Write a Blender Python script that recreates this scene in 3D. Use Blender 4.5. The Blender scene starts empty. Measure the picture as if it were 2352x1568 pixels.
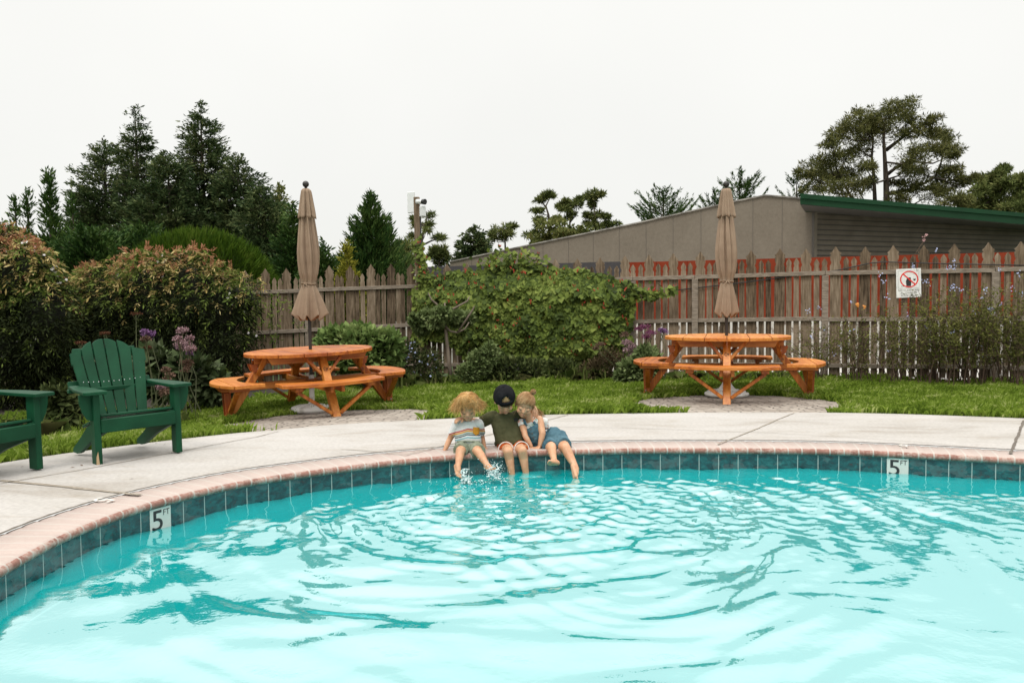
import bpy, bmesh, math, random
import numpy as np
from mathutils import Vector, Matrix, noise as mnoise
from mathutils.bvhtree import BVHTree

random.seed(7)
rng = np.random.default_rng(7)
R = math.radians
sc = bpy.context.scene
col = sc.collection

# ------------------------------------------------------------------ camera
FPX = 1829.33                    # focal length in pixels of a 2352 px wide frame (28 mm on 36 mm)
EYE = 1.13
PITCH = math.atan(82.0 / FPX)
ROLL = R(0.5)
cam_data = bpy.data.cameras.new('camera')
cam_data.lens = 28.0
cam_data.sensor_width = 36.0
cam_data.clip_start = 0.05
cam_data.clip_end = 3000
cam = bpy.data.objects.new('camera', cam_data)
col.objects.link(cam)
CM = Matrix.Translation((0, 0, EYE)) @ Matrix.Rotation(math.pi / 2 - PITCH, 4, 'X') @ Matrix.Rotation(-ROLL, 4, 'Z')
cam.matrix_world = CM
sc.camera = cam

# ------------------------------------------------------------------ world: overcast sky
world = bpy.data.worlds.new('World')
sc.world = world
world.use_nodes = True
wn = world.node_tree
for n in list(wn.nodes):
    wn.nodes.remove(n)
SUN_EL, SUN_AZ = R(58), R(205)
wo = wn.nodes.new('ShaderNodeOutputWorld')
sky = wn.nodes.new('ShaderNodeTexSky')
sky.sky_type = 'NISHITA'
sky.sun_disc = False
sky.sun_elevation = SUN_EL
sky.sun_rotation = SUN_AZ
bg1 = wn.nodes.new('ShaderNodeBackground')
bg1.inputs['Strength'].default_value = 0.1
wn.links.new(sky.outputs[0], bg1.inputs['Color'])
tc = wn.nodes.new('ShaderNodeTexCoord')
sp = wn.nodes.new('ShaderNodeSeparateXYZ')
wn.links.new(tc.outputs['Generated'], sp.inputs[0])
rmp = wn.nodes.new('ShaderNodeValToRGB')          # an even cloud layer, brighter overhead
cr = rmp.color_ramp
cr.elements[0].position = 0.0
cr.elements[0].color = (0.94, 0.94, 0.94, 1)
cr.elements[1].position = 1.0
cr.elements[1].color = (3.1, 3.1, 3.1, 1)
e = cr.elements.new(0.36); e.color = (1.04, 1.04, 1.04, 1)
e = cr.elements.new(0.52); e.color = (1.6, 1.6, 1.6, 1)
e = cr.elements.new(0.74); e.color = (2.5, 2.5, 2.5, 1)
wn.links.new(sp.outputs['Z'], rmp.inputs[0])
cl = wn.nodes.new('ShaderNodeTexNoise')
cl.inputs['Scale'].default_value = 2.2
cl.inputs['Detail'].default_value = 4
wn.links.new(tc.outputs['Generated'], cl.inputs['Vector'])
mr = wn.nodes.new('ShaderNodeMapRange')
mr.inputs[1].default_value = 0.3; mr.inputs[2].default_value = 0.7
mr.inputs[3].default_value = 0.965; mr.inputs[4].default_value = 1.02
wn.links.new(cl.outputs[0], mr.inputs[0])
mul = wn.nodes.new('ShaderNodeMath'); mul.operation = 'MULTIPLY'
wn.links.new(rmp.outputs[0], mul.inputs[0]); wn.links.new(mr.outputs[0], mul.inputs[1])
bg2 = wn.nodes.new('ShaderNodeBackground')
bg2.inputs['Color'].default_value = (0.99, 0.985, 0.945, 1)
wn.links.new(mul.outputs[0], bg2.inputs['Strength'])
mx = wn.nodes.new('ShaderNodeMixShader')
mx.inputs[0].default_value = 0.94
wn.links.new(bg1.outputs[0], mx.inputs[1]); wn.links.new(bg2.outputs[0], mx.inputs[2])
wn.links.new(mx.outputs[0], wo.inputs['Surface'])

# ------------------------------------------------------------------ sun behind the cloud
sd = bpy.data.lights.new('sun', 'SUN')
sd.energy = 1.4
sd.angle = R(16)
sd.color = (1.0, 0.955, 0.88)
sun = bpy.data.objects.new('sun', sd)
col.objects.link(sun)
SUN_DIR = Vector((math.sin(SUN_AZ) * math.cos(SUN_EL), math.cos(SUN_AZ) * math.cos(SUN_EL), math.sin(SUN_EL)))
sun.rotation_euler = SUN_DIR.to_track_quat('Z', 'Y').to_euler()
sun.location = SUN_DIR * 60

sc.view_settings.view_transform = 'Standard'
sc.view_settings.look = 'None'
sc.view_settings.exposure = 0.0
sc.view_settings.gamma = 1.0
sc.cycles.max_bounces = 6
sc.cycles.diffuse_bounces = 3
sc.cycles.glossy_bounces = 3
sc.cycles.transparent_max_bounces = 8
sc.cycles.use_denoising = True
sc.cycles.caustics_reflective = False
sc.cycles.caustics_refractive = False

# ------------------------------------------------------------------ picture <-> place
CR = CM.to_3x3()
def ray(px, py):
    return CR @ Vector(((px - 1176) / FPX, -(py - 784) / FPX, -1.0))
def at(px, py, Y):
    """the point at depth Y (metres in front of the lens) seen at picture point (px, py)"""
    d = ray(px, py)
    return Vector((0, 0, EYE)) + d * (Y / d.y)
def on_plane(px, py, z):
    d = ray(px, py)
    return Vector((0, 0, EYE)) + d * ((z - EYE) / d.z)

def sstep(a, b, x):
    t = np.clip((x - a) / (b - a), 0, 1)
    return t * t * (3 - 2 * t)

# pool edge, read along the underside of the coping
EDGE_PX = [(0, 1329.6), (86, 1277), (154, 1240), (230, 1211), (305, 1180), (384, 1160), (467, 1139), (553, 1119), (643, 1105),
           (731, 1094), (784, 1085), (863, 1076), (953, 1066), (1043, 1058), (1219, 1049), (1348, 1045), (1481, 1042), (1568, 1042.5),
           (1750, 1043), (1891, 1044.5), (2036, 1050), (2189, 1059), (2351, 1067.6)]
LIP_Z = -0.055
WATER_Z = -0.175
vis = [on_plane(x, y, LIP_Z) for x, y in EDGE_PX]
vis = [(v.x, v.y) for v in vis]
ext = [(4.55, 5.25), (5.15, 4.4), (5.3, 3.3), (4.9, 2.2), (3.8, 1.4), (2.2, 1.05), (0.5, 1.0), (-1.0, 1.2), (-1.85, 1.8), (-2.22, 2.7)]
ctrl = np.array(vis + ext)
def closed_spline(c, n):
    k = len(c); out = []
    for i in range(k):
        p0, p1, p2, p3 = c[i - 1], c[i], c[(i + 1) % k], c[(i + 2) % k]
        for t in np.linspace(0, 1, 40, endpoint=False):
            out.append(0.5 * ((2 * p1) + (-p0 + p2) * t + (2 * p0 - 5 * p1 + 4 * p2 - p3) * t * t + (-p0 + 3 * p1 - 3 * p2 + p3) * t ** 3))
    out = np.array(out)
    def resample(o, n):
        d = np.linalg.norm(np.roll(o, -1, 0) - o, axis=1)
        s = np.concatenate([[0], np.cumsum(d)])
        oo = np.vstack([o, o[:1]])
        u = np.linspace(0, s[-1], n, endpoint=False)
        return np.stack([np.interp(u, s, oo[:, 0]), np.interp(u, s, oo[:, 1])], 1), s[-1]
    o, L = resample(out, 1200)
    for _ in range(300):
        o = 0.5 * o + 0.25 * (np.roll(o, 1, 0) + np.roll(o, -1, 0))
    return resample(o, n)
POOL, PERIM = closed_spline(ctrl, 300)
PC = np.array([1.2, 3.6])
# the list runs clockwise seen from above (left edge -> far edge -> right): outward normal
def normals2(o):
    t = np.roll(o, -1, 0) - np.roll(o, 1, 0)
    t /= np.linalg.norm(t, axis=1)[:, None]
    n = np.stack([-t[:, 1], t[:, 0]], 1)
    s = np.sign(np.sum(n * (o - PC), 1).sum())
    return n * s
def pool_dist(X, Y):
    """signed distance to the pool edge, positive outside"""
    X = np.asarray(X, float); Y = np.asarray(Y, float)
    sh = X.shape
    P = np.stack([X.ravel(), Y.ravel()], 1)
    res = np.empty(len(P))
    N = normals2(POOL)
    for a in range(0, len(P), 20000):
        q = P[a:a + 20000]
        d2 = ((q[:, None, :] - POOL[None]) ** 2).sum(2)
        k = d2.argmin(1)
        d = np.sqrt(d2[np.arange(len(q)), k])
        res[a:a + 20000] = d * np.where(((q - POOL[k]) * N[k]).sum(1) >= 0, 1, -1)
    return res.reshape(sh)
def H(X, Y):
    """height of the ground: level at the pool, falling away gently to the left and back"""
    X = np.asarray(X, float); Y = np.asarray(Y, float)
    A = np.interp(X, [-12, -5, -2.6, 0, 2.8, 4, 9], [0.42, 0.30, 0.195, 0.125, 0.075, 0.06, 0.05])
    return -A * sstep(1.3, 4.6, pool_dist(X, Y))
def Hs(x, y):
    return float(H(np.array([x]), np.array([y]))[0])
def ground(px, py, dz=0.0):
    z = 0.0
    for _ in range(14):
        p = on_plane(px, py, z + dz)
        z = 0.5 * z + 0.5 * Hs(p.x, p.y)
    p = on_plane(px, py, z + dz)
    return p

# ------------------------------------------------------------------ materials
def new_mat(name):
    m = bpy.data.materials.new(name)
    m.use_nodes = True
    nt = m.node_tree
    b = nt.nodes['Principled BSDF']
    return m, nt, b
def nd(nt, typ, **kw):
    n = nt.nodes.new(typ)
    for k, v in kw.items():
        if k in n.inputs.keys() if isinstance(k, str) else False:
            n.inputs[k].default_value = v
        else:
            setattr(n, k, v)
    return n
def ramp(nt, stops, src=None):
    r = nt.nodes.new('ShaderNodeValToRGB')
    el = r.color_ramp.elements
    while len(el) > 1:
        el.remove(el[-1])
    el[0].position = stops[0][0]; el[0].color = (*stops[0][1], 1)
    for p, c in stops[1:]:
        k = el.new(p); k.color = (*c, 1)
    if src is not None:
        nt.links.new(src, r.inputs[0])
    return r
def coords(nt, kind='Object', scale=(1, 1, 1)):
    t = nt.nodes.new('ShaderNodeTexCoord')
    mp = nt.nodes.new('ShaderNodeMapping')
    mp.inputs['Scale'].default_value = scale
    nt.links.new(t.outputs[kind], mp.inputs[0])
    return mp.outputs[0]
def add_bump(nt, b, src, strength=0.3, dist=0.01):
    bp = nt.nodes.new('ShaderNodeBump')
    bp.inputs['Strength'].default_value = strength
    bp.inputs['Distance'].default_value = dist
    nt.links.new(src, bp.inputs['Height'])
    nt.links.new(bp.outputs[0], b.inputs['Normal'])
def noise_mat(name, stops, scale=5, detail=6, rough=0.7, stretch=(1, 1, 1), bump=0.0, bdist=0.01, spec=0.5, per_obj=0.0, kind='Object', distortion=0.0):
    m, nt, b = new_mat(name)
    v = coords(nt, kind, stretch)
    n = nd(nt, 'ShaderNodeTexNoise', Scale=scale, Detail=detail, Distortion=distortion)
    nt.links.new(v, n.inputs['Vector'])
    src = n.outputs[0]
    if per_obj:
        oi = nt.nodes.new('ShaderNodeObjectInfo')
        nt.links.new(oi.outputs['Random'], n.inputs['W']); n.noise_dimensions = '4D'
        w = nt.nodes.new('ShaderNodeMath'); w.operation = 'MULTIPLY'; w.inputs[1].default_value = 60
        nt.links.new(oi.outputs['Random'], w.inputs[0]); nt.links.new(w.outputs[0], n.inputs['W'])
        a = nt.nodes.new('ShaderNodeMath'); a.operation = 'SUBTRACT'; a.inputs[1].default_value = 0.5
        nt.links.new(oi.outputs['Random'], a.inputs[0])
        q = nt.nodes.new('ShaderNodeMath'); q.operation = 'MULTIPLY_ADD'; q.inputs[1].default_value = per_obj
        nt.links.new(a.outputs[0], q.inputs[0]); nt.links.new(src, q.inputs[2])
        src = q.outputs[0]
    r = ramp(nt, stops, src)
    nt.links.new(r.outputs[0], b.inputs['Base Color'])
    b.inputs['Roughness'].default_value = rough
    b.inputs['Specular IOR Level'].default_value = spec
    if bump:
        add_bump(nt, b, n.outputs[0], bump, bdist)
    return m
def leaf_mat(name, cols, rough=0.75, trans=0.25, spec=0.10, pos=None, nscale=0.9):
    """foliage: each leaf its own tone, with broader light and dark clumps"""
    m, nt, b = new_mat(name)
    g = nt.nodes.new('ShaderNodeNewGeometry')
    v = coords(nt, 'Object')
    n = nd(nt, 'ShaderNodeTexNoise', Scale=nscale, Detail=3)
    nt.links.new(v, n.inputs['Vector'])
    mixv = nt.nodes.new('ShaderNodeMath'); mixv.operation = 'MULTIPLY_ADD'
    mixv.inputs[1].default_value = 0.6
    nt.links.new(g.outputs['Random Per Island'], mixv.inputs[0])
    k = nt.nodes.new('ShaderNodeMath'); k.operation = 'MULTIPLY_ADD'
    k.inputs[1].default_value = 1.3; k.inputs[2].default_value = -0.42
    nt.links.new(n.outputs[0], k.inputs[0]); nt.links.new(k.outputs[0], mixv.inputs[2])
    p = pos or [i / max(1, len(cols) - 1) for i in range(len(cols))]
    r = ramp(nt, list(zip(p, cols)), mixv.outputs[0])
    nt.links.new(r.outputs[0], b.inputs['Base Color'])
    b.inputs['Roughness'].default_value = rough
    b.inputs['Specular IOR Level'].default_value = spec
    if trans:
        t = nt.nodes.new('ShaderNodeBsdfTranslucent')
        nt.links.new(r.outputs[0], t.inputs[0])
        ms = nt.nodes.new('ShaderNodeMixShader'); ms.inputs[0].default_value = trans
        out = nt.nodes['Material Output']
        nt.links.new(b.outputs[0], ms.inputs[1]); nt.links.new(t.outputs[0], ms.inputs[2])
        nt.links.new(ms.outputs[0], out.inputs['Surface'])
    return m
def flat_mat(name, c, rough=0.6, metal=0.0, spec=0.5, var=0.12, scale=12, bump=0.0):
    lo = tuple(x * (1 - var) for x in c); hi = tuple(min(1, x * (1 + var)) for x in c)
    m = noise_mat(name, [(0.3, lo), (0.7, hi)], scale=scale, rough=rough, spec=spec, bump=bump, bdist=0.003)
    m.node_tree.nodes['Principled BSDF'].inputs['Metallic'].default_value = metal
    return m

# ------------------------------------------------------------------ objects
def tag(o, label=None, cat=None, group=None, kind=None):
    if label: o['label'] = label
    if cat: o['category'] = cat
    if group: o['group'] = group
    if kind: o['kind'] = kind
    return o
def empty(name, loc=(0, 0, 0), rz=0.0, label=None, cat=None, group=None):
    o = bpy.data.objects.new(name, None)
    o.empty_display_size = 0.2
    col.objects.link(o)
    o.location = loc
    o.rotation_euler = (0, 0, rz)
    return tag(o, label, cat, group)
def link_mesh(name, me, mat=None, parent=None, smooth=False):
    if mat is not None:
        for m in (mat if isinstance(mat, (list, tuple)) else [mat]):
            me.materials.append(m)
    if smooth:
        me.polygons.foreach_set('use_smooth', np.ones(len(me.polygons), bool))
    o = bpy.data.objects.new(name, me)
    col.objects.link(o)
    if parent is not None:
        o.parent = parent
    return o
def origin_of(parent):
    """where the built-in-place coordinates of a child start: its thing's base"""
    v = Vector((0, 0, 0))
    while parent is not None:
        v = v + parent.location
        parent = parent.parent
    return v
def mesh_obj(name, verts, faces, mat=None, parent=None, smooth=False, world=False, uv=None, mats=None):
    """verts in the parent's space, or in world space (translation-only parents) with world=True"""
    V = np.array([tuple(v) for v in verts], float).reshape(-1, 3) if not isinstance(verts, np.ndarray) else verts
    if world and parent is not None:
        V = V - np.array(origin_of(parent))
    me = bpy.data.meshes.new(name)
    me.from_pydata(V.tolist(), [], [tuple(f) for f in faces])
    if uv is not None:
        l = me.uv_layers.new(name='UVMap')
        vi = np.empty(len(me.loops), np.int32); me.loops.foreach_get('vertex_index', vi)
        l.data.foreach_set('uv', np.array(uv, float)[vi].ravel())
    if mats is not None:
        me.polygons.foreach_set('material_index', np.array(mats, np.int32))
    me.update()
    return link_mesh(name, me, mat, parent, smooth)
def poly_cloud(name, P, mat=None, parent=None, world=True, smooth=False, mats=None):
    """P: (N, k, 3) - N separate k-cornered faces in one mesh"""
    P = np.asarray(P, float)
    N, k, _ = P.shape
    if world and parent is not None:
        P = P - np.array(origin_of(parent))
    me = bpy.data.meshes.new(name)
    me.vertices.add(N * k); me.vertices.foreach_set('co', P.reshape(-1).astype(np.float32))
    me.loops.add(N * k); me.loops.foreach_set('vertex_index', np.arange(N * k, dtype=np.int32))
    me.polygons.add(N)
    me.polygons.foreach_set('loop_start', np.arange(0, N * k, k, dtype=np.int32))
    try:
        me.polygons.foreach_set('loop_total', np.full(N, k, dtype=np.int32))
    except Exception:
        pass
    if mats is not None:
        me.polygons.foreach_set('material_index', np.asarray(mats, np.int32))
    me.update(calc_edges=True)
    me.validate()
    return link_mesh(name, me, mat, parent, smooth)

class MB:
    """gathers boxes, bars, tubes and lathes into one mesh"""
    def __init__(s):
        s.v, s.f, s.uv = [], [], None
    def add(s, verts, faces):
        k = len(s.v)
        s.v += [tuple(v) for v in verts]
        s.f += [tuple(i + k for i in f) for f in faces]
        return s
    def box(s, x0, x1, y0, y1, z0, z1, ch=0.0):
        return s.hexa([(x0, y0, z0), (x1, y0, z0), (x1, y1, z0), (x0, y1, z0), (x0, y0, z1), (x1, y0, z1), (x1, y1, z1), (x0, y1, z1)], ch)
    def hexa(s, c, ch=0.0):
        f = [(0, 3, 2, 1), (4, 5, 6, 7), (0, 1, 5, 4), (1, 2, 6, 5), (2, 3, 7, 6), (3, 0, 4, 7)]
        if ch <= 0:
            return s.add(c, f)
        bm = bmesh.new()
        vs = [bm.verts.new(p) for p in c]
        for q in f: bm.faces.new([vs[i] for i in q])
        bmesh.ops.bevel(bm, geom=bm.edges[:], offset=ch, segments=1, affect='EDGES', profile=0.7)
        bm.verts.index_update()
        s.add([v.co[:] for v in bm.verts], [[v.index for v in q.verts] for q in bm.faces])
        bm.free()
        return s
    def bar(s, p0, p1, w, t, up=(0, 0, 1), ch=0.004):
        """a plank from p0 to p1: w across (perpendicular to up), t along up"""
        p0, p1, up = Vector(p0), Vector(p1), Vector(up)
        d = (p1 - p0).normalized()
        a = d.cross(up)
        if a.length < 1e-5: a = d.cross(Vector((1, 0, 0)))
        a.normalize(); b = a.cross(d).normalized()
        a, b = a * w / 2, b * t / 2
        return s.hexa([p0 - a - b, p0 + a - b, p1 + a - b, p1 - a - b, p0 - a + b, p0 + a + b, p1 + a + b, p1 - a + b], ch)
    def tube(s, pts, rad, n=8, caps=True):
        pts = [Vector(p) for p in pts]
        rad = [rad] * len(pts) if not hasattr(rad, '__len__') else rad
        rings = []
        ref = None
        for i, p in enumerate(pts):
            d = (pts[min(i + 1, len(pts) - 1)] - pts[max(i - 1, 0)])
            if d.length < 1e-9: d = Vector((0, 0, 1))
            d.normalize()
            if ref is None:
                ref = d.orthogonal().normalized()
            a = (ref - d * ref.dot(d))
            a = a.normalized() if a.length > 1e-6 else d.orthogonal().normalized()
            ref = a
            b = d.cross(a)
            rings.append([p + (a * math.cos(2 * math.pi * k / n) + b * math.sin(2 * math.pi * k / n)) * rad[i] for k in range(n)])
        v = [q for r_ in rings for q in r_]
        f = []
        for i in range(len(pts) - 1):
            for k in range(n):
                f.append((i * n + k, i * n + (k + 1) % n, (i + 1) * n + (k + 1) % n, (i + 1) * n + k))
        if caps:
            f.append(tuple(reversed(range(n))))
            f.append(tuple(range((len(pts) - 1) * n, len(pts) * n)))
        return s.add(v, f)
    def lathe(s, prof, n=24, c=(0, 0, 0)):
        v, f = [], []
        for r_, z in prof:
            for k in range(n):
                v.append((c[0] + r_ * math.cos(2 * math.pi * k / n), c[1] + r_ * math.sin(2 * math.pi * k / n), c[2] + z))
        for i in range(len(prof) - 1):
            for k in range(n):
                f.append((i * n + k, i * n + (k + 1) % n, (i + 1) * n + (k + 1) % n, (i + 1) * n + k))
        f.append(tuple(reversed(range(n)))); f.append(tuple(range((len(prof) - 1) * n, len(prof) * n)))
        return s.add(v, f)
    def prism(s, outline, z0, z1):
        """outline [(x, y)] counter-clockwise, extruded upward"""
        n = len(outline)
        v = [(x, y, z0) for x, y in outline] + [(x, y, z1) for x, y in outline]
        f = [tuple(reversed(range(n))), tuple(range(n, 2 * n))] + [(i, (i + 1) % n, n + (i + 1) % n, n + i) for i in range(n)]
        return s.add(v, f)
    def build(s, name, mat=None, parent=None, smooth=False, world=False):
        return mesh_obj(name, s.v, s.f, mat, parent, smooth, world)
def bevel_obj(o, w=0.004, seg=2):
    m = o.modifiers.new('bevel', 'BEVEL'); m.width = w; m.segments = seg; m.limit_method = 'ANGLE'; m.angle_limit = R(40)
    return o
def copy_tree(o, parent=None):
    c = o.copy(); col.objects.link(c)
    if parent is not None: c.parent = parent
    for ch in list(o.children): copy_tree(ch, c)
    return c
def text_mesh(body, size):
    """lettering as flat faces, centred, in the xy plane"""
    cu = bpy.data.curves.new('lettering', 'FONT')
    cu.body = body; cu.size = size; cu.align_x = 'CENTER'; cu.align_y = 'CENTER'
    o = bpy.data.objects.new('lettering', cu); col.objects.link(o)
    dg = bpy.context.evaluated_depsgraph_get()
    me = o.evaluated_get(dg).to_mesh()
    V = [tuple(v.co) for v in me.vertices]; F = [tuple(p.vertices) for p in me.polygons]
    o.evaluated_get(dg).to_mesh_clear()
    bpy.data.objects.remove(o); bpy.data.curves.remove(cu)
    return np.array(V), F
# ================================================================== THE SETTING
# ------------------------------------------------------------------ pool
NB = int(round(PERIM / 0.104))
def outline(n):
    d = np.linalg.norm(np.roll(POOL, -1, 0) - POOL, axis=1)
    s = np.concatenate([[0], np.cumsum(d)])
    oo = np.vstack([POOL, POOL[:1]])
    u = np.linspace(0, s[-1], n, endpoint=False)
    return np.stack([np.interp(u, s, oo[:, 0]), np.interp(u, s, oo[:, 1])], 1), u
def smooth_closed(n):
    o, u = outline(n)
    for _ in range(40):
        o = 0.5 * o + 0.25 * (np.roll(o, 1, 0) + np.roll(o, -1, 0))
    return o, u
def sweep(name, prof, n, mat, kind='structure', dents=None, smooth=True):
    """prof: [(outward, z)]; dents: array of n inward shrink values"""
    o, u = smooth_closed(n)
    N = normals2(o)
    m = len(prof)
    V = np.empty((n, m, 3)); UV = np.empty((n, m, 2))
    pl = np.concatenate([[0], np.cumsum(np.hypot(*np.diff(np.array(prof), axis=0).T))])
    cx, cz = 0.06, -0.06
    for j, (a, z) in enumerate(prof):
        k = 0 if dents is None else dents
        dx, dz = cx - a, cz - z
        L = math.hypot(dx, dz) or 1
        V[:, j, :2] = o + N * (a + k * (dx / L if a < 0.1 else 0))[:, None] if dents is not None else o + N * a
        V[:, j, 2] = z + (k * (dz / L if a < 0.1 else -1) if dents is not None else 0)
        UV[:, j, 0] = u; UV[:, j, 1] = pl[j]
    F = []
    for i in range(n):
        i2 = (i + 1) % n
        for j in range(m - 1):
            F.append((i * m + j, i * m + j + 1, i2 * m + j + 1, i2 * m + j))
    uvv = UV.reshape(-1, 2)
    ob = mesh_obj(name, V.reshape(-1, 3), F, mat, smooth=smooth, uv=uvv)
    tag(ob, kind=kind)
    return ob
def uv_mat_base(name):
    m, nt, b = new_mat(name)
    u = nt.nodes.new('ShaderNodeUVMap'); u.uv_map = 'UVMap'
    s = nt.nodes.new('ShaderNodeSeparateXYZ'); nt.links.new(u.outputs[0], s.inputs[0])
    return m, nt, b, u, s
def mth(nt, op, a, b_=None, c=None):
    n = nt.nodes.new('ShaderNodeMath'); n.operation = op
    for i, x in enumerate((a, b_, c)):
        if x is None: continue
        if isinstance(x, (int, float)): n.inputs[i].default_value = x
        else: nt.links.new(x, n.inputs[i])
    return n.outputs[0]
def mixc(nt, f, a, b_, mode='MIX'):
    n = nt.nodes.new('ShaderNodeMix'); n.data_type = 'RGBA'; n.blend_type = mode
    for i, x in ((0, f), (6, a), (7, b_)):
        if isinstance(x, (int, float)): n.inputs[i].default_value = x
        elif isinstance(x, tuple): n.inputs[i].default_value = (*x, 1)
        else: nt.links.new(x, n.inputs[i])
    return n.outputs[2]
def strip_mask(nt, s, step, w, off=0.0):
    """1 in a band w wide around every multiple of step"""
    f = mth(nt, 'FRACT', mth(nt, 'MULTIPLY_ADD', s, 1.0 / step, off))
    d = mth(nt, 'ABSOLUTE', mth(nt, 'SUBTRACT', f, 0.5))
    return mth(nt, 'GREATER_THAN', d, 0.5 - 0.5 * w / step)

BR = PERIM / NB
m, nt, b, u, s = uv_mat_base('coping brick')
bid = mth(nt, 'FLOOR', mth(nt, 'MULTIPLY_ADD', s.outputs[0], 1.0 / BR, 0.0))
wnz = nt.nodes.new('ShaderNodeTexWhiteNoise'); wnz.noise_dimensions = '1D'; nt.links.new(bid, wnz.inputs['W'])
v = coords(nt, 'Object')
n1 = nd(nt, 'ShaderNodeTexNoise', Scale=55, Detail=6); nt.links.new(v, n1.inputs['Vector'])
n2 = nd(nt, 'ShaderNodeTexNoise', Scale=9, Detail=4); nt.links.new(v, n2.inputs['Vector'])
k = mth(nt, 'MULTIPLY_ADD', wnz.outputs[0], 0.35, mth(nt, 'MULTIPLY_ADD', n1.outputs[0], 0.7, -0.05))
r = ramp(nt, [(0.2, (0.20, 0.085, 0.062)), (0.5, (0.30, 0.145, 0.112)), (0.8, (0.41, 0.25, 0.205))], k)
wear = ramp(nt, [(0.48, (0, 0, 0)), (0.62, (1, 1, 1))], mth(nt, 'MULTIPLY_ADD', n1.outputs[0], 0.5, mth(nt, 'MULTIPLY', n2.outputs[0], 0.5)))
top = mth(nt, 'GREATER_THAN', s.outputs[1], 0.110)                       # the flat tops are bleached paler than the noses
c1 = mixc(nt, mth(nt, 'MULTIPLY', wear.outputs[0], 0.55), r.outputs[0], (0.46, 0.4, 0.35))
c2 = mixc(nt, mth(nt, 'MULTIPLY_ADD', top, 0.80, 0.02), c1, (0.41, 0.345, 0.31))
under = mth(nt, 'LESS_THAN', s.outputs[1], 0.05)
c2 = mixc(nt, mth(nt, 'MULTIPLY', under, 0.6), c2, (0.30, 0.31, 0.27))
c3 = mixc(nt, mth(nt, 'MULTIPLY', strip_mask(nt, s.outputs[0], BR, 0.011, 0.5), 0.85), c2, (0.42, 0.385, 0.345))
nt.links.new(c3, b.inputs['Base Color']); b.inputs['Roughness'].default_value = 0.75
add_bump(nt, b, n1.outputs[0], 0.35, 0.004)
M_coping = m
nc = NB * 8
dents = np.zeros(nc); dents[0::8] = 0.004; dents[1::8] = 0.0012; dents[7::8] = 0.0012
dents += 0.0022 * np.repeat(rng.random(NB), 8)
CW = 0.30
coping = sweep('pool_coping', [(0.05, -0.058), (0.012, -0.058), (-0.006, -0.050), (-0.014, -0.034), (-0.010, -0.016), (0.006, -0.004), (0.03, 0.0), (CW, 0.0), (CW, -0.05)], nc, M_coping, dents=dents)

m, nt, b, u, s = uv_mat_base('waterline tile')
v = coords(nt, 'Object', (1, 1, 1.6))
n1 = nd(nt, 'ShaderNodeTexNoise', Scale=16, Detail=8, Roughness=0.72, Distortion=0.6); nt.links.new(v, n1.inputs['Vector'])
n2 = nd(nt, 'ShaderNodeTexNoise', Scale=26, Detail=6, Roughness=0.7, Distortion=0.4); nt.links.new(v, n2.inputs['Vector'])
r = ramp(nt, [(0.30, (0.006, 0.020, 0.025)), (0.44, (0.007, 0.050, 0.058)), (0.56, (0.010, 0.098, 0.105)), (0.72, (0.025, 0.165, 0.165))], n1.outputs[0])
rust = ramp(nt, [(0.56, (0, 0, 0)), (0.64, (1, 1, 1))], n2.outputs[0])
tid = mth(nt, 'FLOOR', mth(nt, 'MULTIPLY', s.outputs[0], 1 / 0.1524))
wnz = nt.nodes.new('ShaderNodeTexWhiteNoise'); wnz.noise_dimensions = '1D'; nt.links.new(tid, wnz.inputs['W'])
c1 = mixc(nt, mth(nt, 'MULTIPLY', rust.outputs[0], mth(nt, 'MULTIPLY_ADD', wnz.outputs[0], 0.7, 0.25)), r.outputs[0], (0.045, 0.024, 0.021))
# pale scum and lime near the top and the water
n3 = nd(nt, 'ShaderNodeTexNoise', Scale=6, Detail=6); nt.links.new(v, n3.inputs['Vector'])
c1 = mixc(nt, mth(nt, 'MULTIPLY', mth(nt, 'GREATER_THAN', n3.outputs[0], 0.55), 0.10), c1, (0.35, 0.4, 0.38))
c2 = mixc(nt, mth(nt, 'MULTIPLY', strip_mask(nt, s.outputs[0], 0.1524, 0.0055, 0.5), 0.9), c1, (0.42, 0.50, 0.47))
nt.links.new(c2, b.inputs['Base Color']); b.inputs['Roughness'].default_value = 0.22
add_bump(nt, b, n2.outputs[0], 0.25, 0.003)
M_tile = m
tiles = sweep('waterline_tile', [(0.014, -0.34), (0.014, -0.056)], 1200, M_tile)

M_plaster = noise_mat('pool plaster', [(0.3, (0.010, 0.60, 0.62)), (0.7, (0.02, 0.68, 0.70))], scale=3, rough=0.8)
o_, u_ = smooth_closed(200)
N_ = normals2(o_)
vb = [(*(o_[i] + N_[i] * 0.012), -0.33) for i in range(200)] + [(*(o_[i] - N_[i] * 0.12), -1.45) for i in range(200)] + [(*(PC + (o_[i] - PC) * 0.7), -1.62) for i in range(200)]
fb = [(j * 200 + i, j * 200 + (i + 1) % 200, (j + 1) * 200 + (i + 1) % 200, (j + 1) * 200 + i) for j in range(2) for i in range(200)] + [tuple(range(400, 600))]
tag(mesh_obj('pool_basin', vb, fb, M_plaster, smooth=True), kind='structure')

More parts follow.
